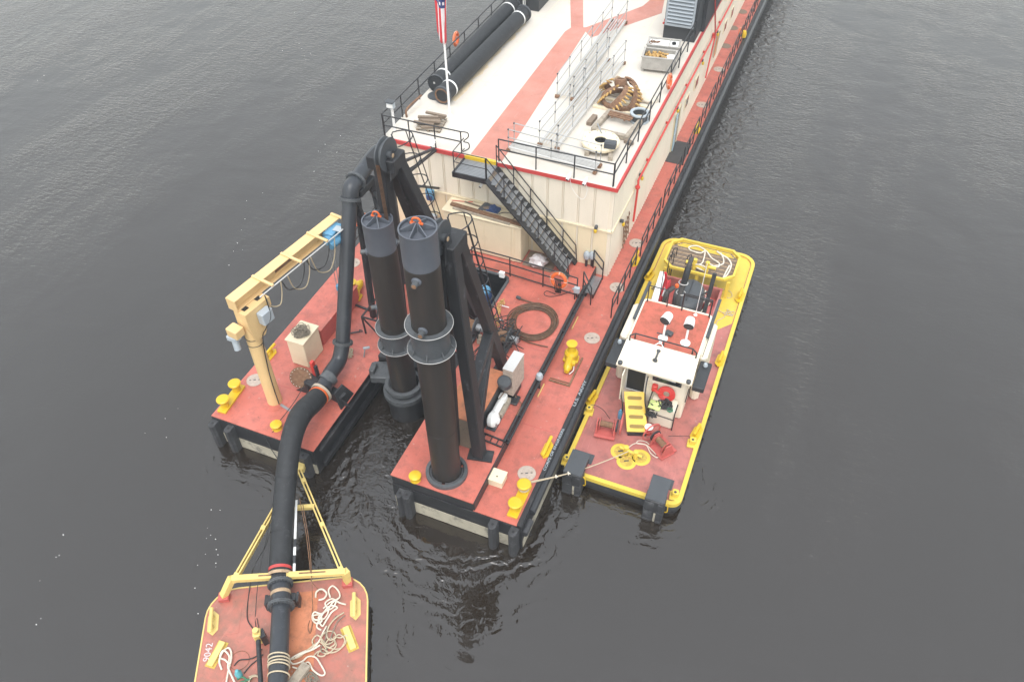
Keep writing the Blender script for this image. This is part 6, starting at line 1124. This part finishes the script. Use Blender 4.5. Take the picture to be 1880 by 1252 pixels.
# searchlights, horn, aerials on the roof
def search(px, py, tx, ty, lb, dirv):
    b = P(px, py, ZC + .03); t = thing('searchlight', lb, 'searchlight', 'white searchlights on the tug roof', b); h = .80
    obj('base', MB().lathe([(.19, 0), (.19, .03), (.05, .06)], b, n=20), 'white', t); obj('stem', MB().cyl(b, b + Vector((0, .1, h)), .045, n=12), 'white', t)
    c = b + Vector((0, .12, h + .16)); d_ = Vector(dirv).normalized(); hd_ = obj('head', MB().lathe([(0, -.22), (.15, -.21), (.18, -.15), (.20, .15), (.19, .17)], c, d_, n=24), 'white', t); obj('lens', MB().lathe([(.192, .16), (.192, .18), (0, .19)], c, d_, n=24), 'house_dark', hd_)
    obj('yoke', MB().box(b + Vector((0, .08, h - .02)), (.34, .10, .06), bev=.01), 'dark_grey', t)
search(1217, 621, 0, 0, 'port one of two white searchlights on the red wheelhouse roof', (-.25, -1, -.15)); search(1258, 630, 0, 0, 'starboard one of two white searchlights on the red wheelhouse roof', (.05, -1, -.25))
hn = thing('tug_horn', 'double-ended grey horn on the cream visor', 'horn', loc=P(1205, 652, ZC)); p = P(1206, 655, ZC - .06)
obj('trumpet', MB().lathe([(.03, 0), (.04, .2), (.10, .30), (0, .28)], p + Vector((0, -.02, .12)), (.0, -1, 0), n=16), 'dark_grey', hn); obj('trumpet', MB().lathe([(.03, 0), (.04, .1), (.08, .18), (0, .16)], p + Vector((0, .02, .12)), (0, 1, .1), n=16), 'dark_grey', hn); obj('foot', MB().box(p + Vector((0, 0, .04)), (.06, .06, .14)), 'steel_grey', hn)
tag(obj('radar_box', MB().box(P(1228, 615, ZC + .03) + Vector((0, 0, .1)), (.30, .2, .14), rz=-.3, bev=.03).cyl(P(1228, 615, ZC + .03), P(1228, 615, ZC + .03) + Vector((0, 0, .1)), .05, n=8).beam(P(1206, 611, ZC + .2), P(1226, 616, ZC + .2), .04, .03), 'dark_grey'), 'small dark rotating aerial on the red wheelhouse roof', 'aerial')
tag(obj('roof_floodlight', MB().box(P(1212, 631, ZC + .05) + Vector((0, 0, .08)), (.12, .12, .14), bev=.02).cyl(P(1212, 631, ZC + .05) + Vector((-.2, -.2, 0)), P(1212, 631, ZC + .05) + Vector((0, 0, .1)), .02, n=6).cyl(P(1212, 631, ZC + .05) + Vector((.2, -.2, 0)), P(1212, 631, ZC + .05) + Vector((0, 0, .1)), .02, n=6), 'white'), 'small white tripod light at the front roof rail of the tug', 'light')
railing('roof_rail', [(7.62, 8.05, ZC + .03), (7.78, 8.22, ZC + .03), (10.0, 8.22, ZC + .03), (10.18, 8.05, ZC + .03)], 'low black rail along the front of the red wheelhouse roof', h=.28, sp=1.2, mids=(), r=.028)
railing('roof_rail', [(7.65, 10.42, ZC + .03), (8.45, 10.42, ZC + .03)], 'black rail at the aft port edge of the red wheelhouse roof', h=.85, sp=.8, mids=(), r=.024); railing('roof_rail', [(9.05, 10.42, ZC + .03), (10.15, 10.42, ZC + .03)], 'black rail at the aft starboard edge of the red wheelhouse roof', h=.9, sp=1.0, mids=(.9,), r=.03)
tag(obj('whip_aerial', MB().cyl((9.62, 10.35, ZC), (9.66, 10.42, ZC + 2.6), .012, n=6).lathe([(.08, 0), (.08, .05), (.02, .12)], (9.62, 10.35, ZC), n=10), 'white'), 'thin white whip aerial at the aft edge of the wheelhouse roof', 'aerial')
# push knees
for x, lb in ((7.22, 'left'), (10.28, 'right')):
    kn = obj('push_knee', MB().bx(x - .36, x + .36, 2.82, 3.26, -.5, 1.18, bev=.04), 'rubber', T, 'tall black rubber-faced push knee on the %s bow' % lb)
    obj('knee_top', MB().bx(x - .34, x + .34, 2.84, 3.9, 1.18, 1.22), 'dark_grey', kn); obj('knee_web', MB().bx(x - .30, x + .30, 3.26, 3.88, .685, 1.18), 'black_paint', kn)
    obj('deck_plate', MB().bx(x - .40, x + .40, 3.9, 4.35, ZT + .001, ZT + .03), 'dark_grey', kn); obj('slot', MB().bx(x + .05, x + .12, 2.80, 2.822, -.3, .5), 'weathered_band', kn)
    for k in range(3): obj('rubber_pad', MB().bx(x - .34, x - .0, 2.77, 2.82, -.35 + .5 * k, .1 + .5 * k, bev=.015).bx(x + .14, x + .34, 2.77, 2.82, -.35 + .5 * k, .1 + .5 * k, bev=.015), 'rubber', kn)
    obj('grab_loop', MB().tube(smooth([(x + .38, 3.0, 1.0), (x + .46, 2.98, .95), (x + .48, 2.98, .6), (x + .40, 3.0, .5)], 4), .022, 6), 'yellow', kn)
# hand winches
def winch(p, rz, lb):
    p = Vector(p); M = Matrix.Rotation(rz, 3, 'Z'); t = thing('hand_winch', lb, 'winch', 'red hand winches on the tug bow', p); f = lambda x, y, z: p + M @ Vector((x, y, z)); dv_ = M @ Vector((1, 0, 0))
    obj('base', MB().box(f(0, 0, .04), (.80, .62, .08), rz=rz, bev=.01), 'winch_red', t); obj('front_plate', MB().box(f(0, -.36, .10), (.78, .12, .05), rz=rz), 'winch_red', t)
    for s in (-.34, .34):
        pts = [f(s, -.30, .08), f(s, .30, .08), f(s, .12, .62), f(s, -.10, .62)]; w_ = dv_ * .025
        obj('side_plate', MB().add([q + w_ for q in pts] + [q - w_ for q in pts], [(0, 1, 2, 3), (7, 6, 5, 4), (0, 4, 5, 1), (1, 5, 6, 2), (2, 6, 7, 3), (3, 7, 4, 0)]), 'winch_red', t)
    obj('drum', MB().cyl(f(-.30, .02, .42), f(.30, .02, .42), .12, n=16), 'rust', t)
    for s in (-.26, .26): obj('drum_flange', MB().cyl(f(s, .02, .42), f(s + .02, .02, .42), .24, n=22), 'winch_red', t)
    obj('gear', MB().cyl(f(.38, .02, .45), f(.43, .02, .45), .24, n=24), 'house_dark', t)
    wl = obj('handwheel', MB().torus(f(.56, .10, .55), .40, .030, dv_, 30, 6), 'winch_red', t)
    for k in range(3): a = k * 2.09 + .4; d_ = M @ Vector((0, math.cos(a), math.sin(a))) ; d_.z = math.sin(a); obj('spoke', MB().cyl(f(.56, .10, .55), f(.56, .10, .55) + d_ * .40, .016, n=6), 'winch_red', wl)
winch(P(1112, 792, ZT), .12, 'red hand winch on the port bow of the tug'); winch(P(1214, 826, ZT), 2.5, 'red hand winch on the starboard bow of the tug')
# deck bollard with two round hatches
for px, py, lb in ((1139, 829, 'left round yellow hatch cover on the tug bow deck'), (1176, 840, 'right round yellow hatch cover on the tug bow deck'), (1150, 847, 'round yellow and maroon hatch cover nearest the tug bow')):
    p = P(px, py, ZT); t = thing('deck_hatch', lb, 'hatch', 'round hatches on the tug bow', p); obj('rim', MB().lathe([(.37, .001), (.37, .02), (.33, .03), (.33, .02), (0, .02)], p, n=30), 'tug_yellow', t); obj('cover', MB().lathe([(.24, .02), (.24, .03), (0, .034)], p, n=24), 'tarnish_yellow_red', t); obj('handle', MB().box(p + Vector((0, 0, .045)), (.18, .04, .03), rz=.5), 'dark_grey', t)
p = P(1157, 838, ZT); t = thing('bow_bitt', 'yellow cross bitt on the tug bow holding the mooring line', 'bollard', loc=p)
for dx, dy in ((-.20, .05), (.20, -.02)): obj('post', MB().lathe([(.09, 0), (.08, .42), (.10, .44), (0, .45)], p + Vector((dx, dy, 0)), n=16), 'tug_yellow', t)
obj('crossbar', MB().cyl(p + Vector((-.45, .08, .28)), p + Vector((.45, -.06, .28)), .06, n=12), 'tug_yellow', t)
# kevels and rollers on the tug rim
for px, py, rz, lb in ((1086, 733, 1.4, 'yellow cleat on the port rim of the tug ahead of the winch'), (1278, 795, 1.4, 'yellow cleat on the starboard rim of the tug bow'), (1322, 661, 1.5, 'yellow cleat on the starboard rim beside the wheelhouse'), (1358, 545, 1.5, 'yellow cleat on the starboard aft rim'), (1192, 507, 1.4, 'yellow cleat on the port aft rim')): kevel(P(px, py, .68), rz, lb, .6)
for px, py, lb in ((1081, 757, 'yellow roller fairlead on the port rim of the tug bow'), (1270, 816, 'yellow roller fairlead on the starboard rim of the tug bow'), (1040, 848, 'yellow corner fairlead at the port bow corner'), (1238, 912, 'yellow corner fairlead at the starboard bow corner')):
    p = P(px, py, ZT); t = thing('fairlead', lb, 'fairlead', 'yellow fairleads on the tug rim', p); obj('base', MB().box(p + Vector((0, 0, .05)), (.36, .38, .08), rz=.1, bev=.02), 'tug_yellow', t); obj('roller', MB().box(p + Vector((0, .04, .20)), (.24, .22, .22), rz=.1, bev=.04), 'tug_yellow', t); obj('eye', MB().cyl(p + Vector((0, 0, .31)), p + Vector((0, .0, .316)), .05, n=10), 'house_dark', t)
rope('winch_wire', [P(1118, 782, ZT, .45), P(1105, 760, ZT, .3), P(1086, 752, ZT, .3), P(1071, 758, .7, .1)], .012, 'cable_black', 'thin black winch wire to the port fairlead of the tug', 'wire'); rope('winch_wire', [P(1225, 812, ZT, .4), P(1245, 806, ZT, .2), P(1262, 808, ZT, .25), P(1270, 814, ZT, .25)], .010, 'cable_black', 'thin dark winch wire to the starboard fairlead of the tug', 'wire')
rope('coiled_line', [P(x, y, ZT, .03) for x, y in ((1150, 826), (1165, 815), (1185, 817), (1196, 826), (1205, 835), (1208, 832), (1198, 824), (1186, 812), (1172, 810), (1170, 815), (1186, 818), (1194, 832), (1204, 840), (1208, 840))], .018, 'rope_white', 'pale line laid in a flat bight on the tug bow deck')
# tug line to the dredge bitt
e0 = P(1152, 838, ZT, .32); e1 = P(966, 896, ZD, .36)
ml = thing('mooring_line', 'pale mooring line with knots from the tug bow to the barge bitt', 'rope', loc=e0)
pts = [e0.lerp(e1, u) - Vector((0, 0, .25 * math.sin(math.pi * u))) for u in [i / 10 for i in range(11)]]; obj('line', MB().tube(smooth(pts, 3), .020, 6), 'rope_tan', ml)
pts2 = [e0.lerp(e1, u) - Vector((0, .08 * (u - .6), .25 * math.sin(math.pi * u) + .1 * (u - .6))) for u in [.6 + i / 20 for i in range(9)]]; obj('doubled_part', MB().tube(smooth(pts2, 3), .020, 6), 'rope_tan', ml)
for u in (.60, .72, .52): c = e0.lerp(e1, u) - Vector((0, 0, .25 * math.sin(math.pi * u))); obj('knot', MB().torus(c, .05, .026, (1, .4, .2), 12, 6).torus(c + Vector((.03, 0, .02)), .04, .022, (.2, 1, .5), 12, 6), 'rope_white', ml)
obj('bitt_turns', MB().torus(P(962, 903, ZD, .26), .18, .022, (0, 0, 1), 20, 6).torus(P(962, 903, ZD, .31), .18, .022, (.1, 0, 1), 20, 6), 'rope_tan', ml)
# ================================================================ SMALL PONTOON WITH A-FRAME
O = Vector((-.12, -4.33, 0)); ANG = math.radians(28.5); U = Vector((math.cos(ANG), math.sin(ANG), 0)); Vv = Vector((-math.sin(ANG), math.cos(ANG), 0))
def L(x, y, z): return O + U * x + Vv * y + Vector((0, 0, z))
Q = thing('hose_pontoon', 'small red-decked pontoon with yellow edge carrying the hose end', 'pontoon', loc=(O.x, O.y, 0))
def pout(i, n=6):
    x0, x1, y0, y1, r = -2.70 + i, 2.55 - i, -11 + i, .0 - i, max(.1, .95 - i); out = []
    for cx, cy, a in ((x1 - .05, y0 + .05, -90), (x1 - r, y1 - r, 0), (x0 + r, y1 - r, 90), (x0 + .05, y0 + .05, 180)):
        rr_ = r if cy > -5 else .05
        for k in range(n + 1): t = math.radians(a + 90 * k / n); p = L(cx + rr_ * math.cos(t), cy + rr_ * math.sin(t), 0); out.append((p.x, p.y))
    return out
obj('hull', MB().prism(pout(.04), -.8, .54), 'hull_black', Q); obj('deck', MB().prism(pout(.03), .54, ZP), 'pontoon_deck', Q); obj('edge_strip', ring_prism(pout(.0), pout(.045), .50, .62), 'frame_yellow', Q)
def lbox(nm, x0, x1, y0, y1, z0, z1, m, par=Q, bev=0, rz=0): return obj(nm, MB().box(L((x0 + x1) / 2, (y0 + y1) / 2, (z0 + z1) / 2), (x1 - x0, y1 - y0, z1 - z0), rz=ANG + rz, bev=bev), m, par)
# doubler plates and seams
sm = MB()
for x0, x1, y0, y1 in ((-2.35, -1.55, -.75, -1.6), (1.5, 2.3, -.7, -1.5), (-.5, .9, -4.2, -.4), (-2.5, -1.8, -3.6, -2.0)): obj('doubler_plate', MB().box(L((x0 + x1) / 2, (y0 + y1) / 2, ZP + .004), (x1 - x0, abs(y1 - y0), .008), rz=ANG), 'rust_plate' if x0 == -.5 else 'pontoon_deck', Q)
# number on the deck
dn_ = P(379, 1214, ZP); dt = P(386, 1180, ZP); dirx = (dt - dn_).normalized()
text('9042', .30, basis(((dn_.x + dt.x) / 2, (dn_.y + dt.y) / 2, ZP + .013), dirx, Vector((-dirx.y, dirx.x, 0))), 'plastic', Q, 'deck_number', .002)
# yellow A-frame
A = thing('hinge_frame', 'yellow steel A-frame linking the pontoon to the dredge stern', 'frame', loc=(O.x, O.y, ZP))
fl_, fr_ = P(432, 1062, 1.35), P(628, 1050, 1.35); apx = Vector((-2.35, -.42, .80))
ce = (fr_ - fl_).normalized()
obj('crossbeam', MB().beam(fl_ - ce * .12, fr_ + ce * .12, .20, .20, bev=.02), 'frame_yellow', A)
for s, e in ((-1, fl_), (1, fr_)):
    ft = P(413, 1098, ZP) if s < 0 else P(639, 1072, ZP)
    kn = e + ce * s * .12; obj('corner_arm', MB().beam(kn + (kn - ft).normalized() * .06, ft + Vector((0, 0, .18)), .21, .20), 'frame_yellow', A); obj('hinge_bracket', MB().box(ft + Vector((0, 0, .10)), (.34, .30, .20), rz=ANG, bev=.02), 'winch_red', A)
    d_ = (apx - e).normalized(); sd2 = Vector((d_.y, -d_.x, 0)).normalized()
    for q in (-.055, .055): obj('arm_flat', MB().beam(e + sd2 * q, apx + sd2 * q + d_ * -.05, .05, .16), 'frame_yellow', A)
    for u in (.02, .42, .86): c = e.lerp(apx, u); obj('arm_spacer', MB().box(c + Vector((0, 0, .02)), (.17, .17, .17), rz=math.atan2(d_.y, d_.x), bev=.01), 'frame_yellow', A)
    obj('gusset', MB().add([e + ce * s * -.5 + Vector((0, 0, .06)), e + Vector((0, 0, .06)), e - Vector((ce.y * -1, ce.x, 0)) * -.0 + (ft - e) * .55 * Vector((1, 1, 0)).length / 1.5 + Vector((0, 0, .3)), e + ce * s * -.5 + Vector((0, 0, .02)), e + Vector((0, 0, .02)), e + (ft - e) * .5 + Vector((0, 0, .2))], [(0, 1, 2), (5, 4, 3), (0, 3, 4, 1), (1, 4, 5, 2), (2, 5, 3, 0)]), 'frame_yellow', A)
l6, r6 = fl_.lerp(apx, .60), fr_.lerp(apx, .60); obj('cross_strut', MB().beam(l6, r6, .15, .14), 'frame_yellow', A); obj('apex_hinge', MB().box(apx + Vector((0, .08, 0)), (.4, .4, .26), rz=.4, bev=.03), 'frame_yellow', A)
for u0, u1 in ((.22, .42), (.60, .85)):
    a = fl_.lerp(fr_, u0) + Vector((0, 0, .103)); b = fl_.lerp(fr_, u1) + Vector((0, 0, .103)); obj('beam_slot', MB().beam(a, b, .05, .008), 'rust', A)
# gauge staff beside the hose
gs = thing('gauge_staff', 'thin black and white banded staff lying along the hose', 'staff', loc=P(540, 1040, 1.45)); a = P(540, 1050, 1.35); b = P(544, 918, 1.55)
for k in range(9): u0, u1 = k / 9, (k + 1) / 9; obj('band', MB().beam(a.lerp(b, u0), a.lerp(b, u1), .075, .05), 'house_dark' if k in (1, 3) else 'white', gs)
# steel pipe on the pontoon
SP = thing('pontoon_pipe', 'black steel pipe running along the pontoon deck from the hose', 'pipe', loc=(O.x, O.y, ZP)); c0 = Vector(hp[-1]); c1 = P(516, 1112, 1.22); c2 = P(508, 1300, 1.22); d_ = (c1 - c0).normalized()
obj('hose_tail', MB().tube([c0 - d_ * .05, c0 + d_ * .25], .335, 28), 'hose_black', SP); 
obj('spool', MB().tube([c0 + d_ * .3, c1], .315, 28), 'pipe_black', SP); obj('rust_band', MB().lathe([(.317, -.06), (.322, -.06), (.322, .06), (.317, .06)], c0.lerp(c1, .62), d_, n=28, closed=True), 'rust_light', SP)
d2 = (c2 - c1).normalized(); obj('run', MB().tube([c1, c2], .29, 28), 'pipe_black', SP)
flange(SP, c0 + d_ * .30, d_, .41, .05, 20); flange(SP, c1, d2, .43, .05, 20)
sdq = c0.lerp(c1, .68); obj('saddle', MB().box((sdq.x, sdq.y, ZP + .30), (.92, .26, .50), rz=ANG, bev=.03), 'black_paint', SP); 
for s in (-1, 1): lq = sdq + U * s * .50; obj('saddle_wing', MB().box((lq.x, lq.y, ZP + .28), (.08, .34, .44), rz=ANG), 'black_paint', SP)
# rope lashing turns round the pipe
lash = thing('pipe_lashing', 'pale rope wrapped several times around the pontoon pipe', 'rope', loc=P(512, 1215, 1.2))
for k, py in enumerate((1206, 1213, 1219, 1224, 1240)): c = P(512 - .02 * k, py, 1.22); obj('turn', MB().torus(c, .315, .024, (d2 + Vector((random.uniform(-.12, .12), random.uniform(-.12, .12), .05))).normalized(), 26, 6), 'rope_tan', lash)
# kevels / pads on the pontoon
def pang(x0, y0, x1, y1): d_ = P(x1, y1, ZP) - P(x0, y0, ZP); return math.atan2(d_.y, d_.x)
for px, py, rz, lb in ((391, 1144, pang(389.5, 1160, 392, 1128), 'yellow kevel on the port front of the pontoon'), (652, 1116, pang(652, 1132, 652, 1099), 'yellow kevel on the starboard front of the pontoon')): kevel(P(px, py, ZP), rz, lb, .85, 'frame_yellow')
for px, py, rz, lb in ((398, 1201, pang(388, 1218, 407, 1184), 'flat yellow pad bar on the port side of the pontoon near the number'), (642, 1172, pang(648, 1188, 636, 1156), 'flat yellow pad bar on the starboard side of the pontoon')):
    p = P(px, py, ZP); t = thing('pad_bar', lb, 'pad bar', 'yellow pad bars on the pontoon', p); obj('pad', MB().box(p + Vector((0, 0, .006)), (.86, .34, .012), rz=rz), 'tarnish_yellow_red', t); obj('bar', MB().box(p + Vector((0, 0, .06)), (.80, .20, .10), rz=rz, bev=.02), 'frame_yellow', t)
t = thing('pontoon_bitt', 'yellow post bracket leaning by the pontoon pipe with a black pole', 'post', loc=P(480, 1180, ZP)); p = P(479, 1176, ZP)
obj('bracket', MB().box(p + Vector((0, 0, .35)), (.24, .28, .55), rz=.6, bev=.04), 'frame_yellow', t); obj('web', MB().box(p + Vector((.14, .06, .28)), (.16, .3, .55), rz=.9), 'black_paint', t); obj('pole', MB().cyl(P(481, 1188, ZP, .5), P(488, 1300, ZP, .5), .075, n=14), 'black_paint', t); obj('top', MB().cyl(p + Vector((0, 0, .62)), p + Vector((0, 0, .78)), .09, n=12), 'frame_yellow', t)
tag(obj('timber_block', MB().beam(P(565, 1222, ZP, .12), P(535, 1262, ZP, .12), .30, .20, bev=.02), 'wood_pale'), 'grey weathered timber block beside the pontoon pipe', 'timber')
p = P(440, 1240, ZP); tag(obj('teal_bottle', MB().lathe([(.10, 0), (.11, .2), (.07, .3), (.05, .38), (0, .4)], p, n=14), 'teal'), 'teal bottle standing on the pontoon deck', 'bottle')
# ropes
def R_(name, pts, r, m, lb, k=6, z=ZP): return rope(name, [P(x, y, z, .02 + r + (.03 * (i % 3))) for i, (x, y) in enumerate(pts)], r, m, lb, 'rope', k)
R_('white_rope', ((580, 1098), (582, 1088), (592, 1084), (600, 1090), (596, 1100), (586, 1104)), .032, 'rope_white', 'curled end of white rope near the pontoon front')
R_('white_rope', ((607, 1098), (604, 1085), (612, 1078), (622, 1086), (624, 1098), (612, 1108), (602, 1120), (590, 1128), (578, 1126), (574, 1136), (582, 1146), (592, 1142), (588, 1130), (576, 1132), (580, 1140), (596, 1136), (604, 1122), (598, 1110), (610, 1100), (624, 1108), (636, 1112)), .028, 'rope_white', 'thick white rope looped in a heap on the starboard pontoon deck')
rnd = random.Random(71); z_ = []
x, y = 632, 1112
for (x, y) in ((632, 1125), (618, 1135), (606, 1150), (600, 1165), (606, 1176), (618, 1172), (612, 1160), (598, 1162), (588, 1176), (580, 1188), (574, 1178), (584, 1168), (596, 1180), (604, 1190), (616, 1184), (614, 1170), (626, 1172), (638, 1168), (634, 1182), (620, 1196), (606, 1200), (592, 1192), (584, 1204), (596, 1206), (600, 1194), (588, 1180), (570, 1192), (552, 1205), (536, 1212)): z_.append((x, y))
R_('tan_rope', z_, .024, 'rope_tan', 'long tan rope tangled across the starboard pontoon deck')
R_('white_rope', ((600, 1150), (592, 1166), (586, 1180), (574, 1190), (560, 1197), (545, 1205), (533, 1212), (540, 1220), (556, 1216), (566, 1206), (580, 1208), (590, 1222), (597, 1236), (590, 1241), (576, 1232), (566, 1216), (550, 1228), (538, 1226)), .026, 'rope_white', 'white rope running from the heap to the pipe lashing')
R_('white_rope', ((594, 1118), (606, 1108), (618, 1104), (612, 1116), (598, 1124), (586, 1136), (592, 1150), (600, 1140), (610, 1126), (620, 1116), (606, 1114), (592, 1132), (582, 1150), (590, 1158)), .028, 'rope_white', 'second thick white rope coiled over the starboard rope heap')
R_('tan_rope', ((602, 1158), (590, 1170), (596, 1184), (610, 1180), (622, 1166), (634, 1176), (626, 1190), (610, 1192), (598, 1186), (608, 1172), (618, 1186), (602, 1202), (586, 1196), (576, 1206)), .022, 'rope_tan', 'tan rope with tight loops between the heap and the starboard pad bar')
R_('white_rope', ((588, 1185), (574, 1194), (558, 1201), (543, 1208)), .030, 'rope_white', 'short straight white rope end beside the pipe lashing')
R_('grey_rope', ((618, 1130), (608, 1145), (600, 1160), (598, 1175), (590, 1190), (594, 1200), (604, 1186), (610, 1166), (620, 1144), (634, 1130)), .018, 'rope_grey', 'thin grey rope over the rope tangle')
R_('white_rope', ((408, 1230), (404, 1215), (410, 1200), (420, 1190), (426, 1200), (424, 1220), (414, 1212), (405, 1208), (412, 1196), (422, 1206), (420, 1225), (428, 1245), (436, 1262)), .030, 'rope_white', 'bight of thick white rope beside the port pad bar')
R_('white_rope', ((424, 1218), (420, 1235), (416, 1262)), .026, 'rope_white', 'white rope end trailing off the port side of the frame')
R_('tan_rope', ((482, 1248), (474, 1242), (462, 1246), (458, 1256), (470, 1260), (480, 1252), (470, 1240), (458, 1244)), .024, 'rope_tan', 'small tan rope coil left of the pontoon pipe'); pile(P(575, 1245, ZP).x, P(575, 1245, ZP).y, ZP, .30, 22, 'rope_grey', 'small brown rope pile right of the timber block', .016, .08, 61)
R_('green_net', ((436, 1248), (446, 1244), (456, 1250), (462, 1246), (450, 1252), (440, 1256), (455, 1258)), .03, 'green', 'scrap of green line by the teal bottle')
rope('black_cable', [P(502, 950, 1.6), P(488, 1000, 1.3), P(466, 1040, 1.3), P(459, 1080, ZP, .05), P(454, 1130, ZP, .03), P(462, 1150, ZP, .03), P(474, 1160, ZP, .03)], .018, 'cable_black', 'black cable hanging from the hose over the pontoon deck', 'cable')
rope('black_cable', [P(430, 1222, ZP, .02), P(440, 1212, ZP, .03), P(458, 1210, ZP, .03), P(472, 1204, ZP, .03), P(482, 1192, ZP, .06)], .02, 'cable_black', 'short black cable from the deck ring to the yellow post', 'cable'); rope('black_cable', [P(448, 1236, ZP, .02), P(460, 1222, ZP, .03), P(472, 1212, ZP, .03), P(484, 1202, ZP, .06)], .02, 'cable_black', 'second black cable from the teal bottle to the yellow post', 'cable')
rope('sling_wire', [P(550, 915, 1.4), P(562, 980, 1.5), P(570, 1050, 1.45), P(575, 1075, ZP, .3), P(592, 1090, ZP, .05)], .013, 'rust', 'brown sling wire from the A-frame apex down to the pontoon deck', 'wire'); rope('sling_wire', [P(556, 925, 1.4), P(568, 1000, 1.5), P(572, 1060, 1.4), P(574, 1120, ZP, .05), P(566, 1150, ZP, .03), P(570, 1162, ZP, .03), P(575, 1140, ZP, .04)], .013, 'rust', 'second brown sling wire looping down to the pontoon deck', 'wire')
rope('sling_wire', [P(500, 940, 1.5), P(478, 1040, 1.4), P(470, 1120, ZP, .05), P(470, 1150, ZP, .03), P(476, 1158, ZP, .03), P(472, 1135, ZP, .04)], .012, 'cable_black', 'thin dark sling wire on the port side of the A-frame', 'wire')
tag(obj('deck_ring', MB().torus(P(440, 1212, ZP, .012), .30, .008, (0, 0, 1), 30, 5), 'rust'), 'thin rusty ring mark around the deck eye on the pontoon', 'ring')
for o in bpy.data.objects:
    if '_l' in o: del o['_l']
# ================================================================ THIN MIST OVER THE RIVER
m = bpy.data.materials.new('haze_air'); m.use_nodes = True; t = m.node_tree; t.nodes.clear()
pv = t.nodes.new('ShaderNodeVolumePrincipled'); pv.inputs['Density'].default_value = .0012; pv.inputs['Color'].default_value = (.86, .92, 1.0, 1); pv.inputs['Anisotropy'].default_value = .2
ou = t.nodes.new('ShaderNodeOutputMaterial'); t.links.new(pv.outputs[0], ou.inputs['Volume']); MATS['haze'] = m
hz = obj('haze', MB().bx(-950, 950, -750, 1450, -4.2, 27), 'haze'); hz['kind'] = 'stuff'
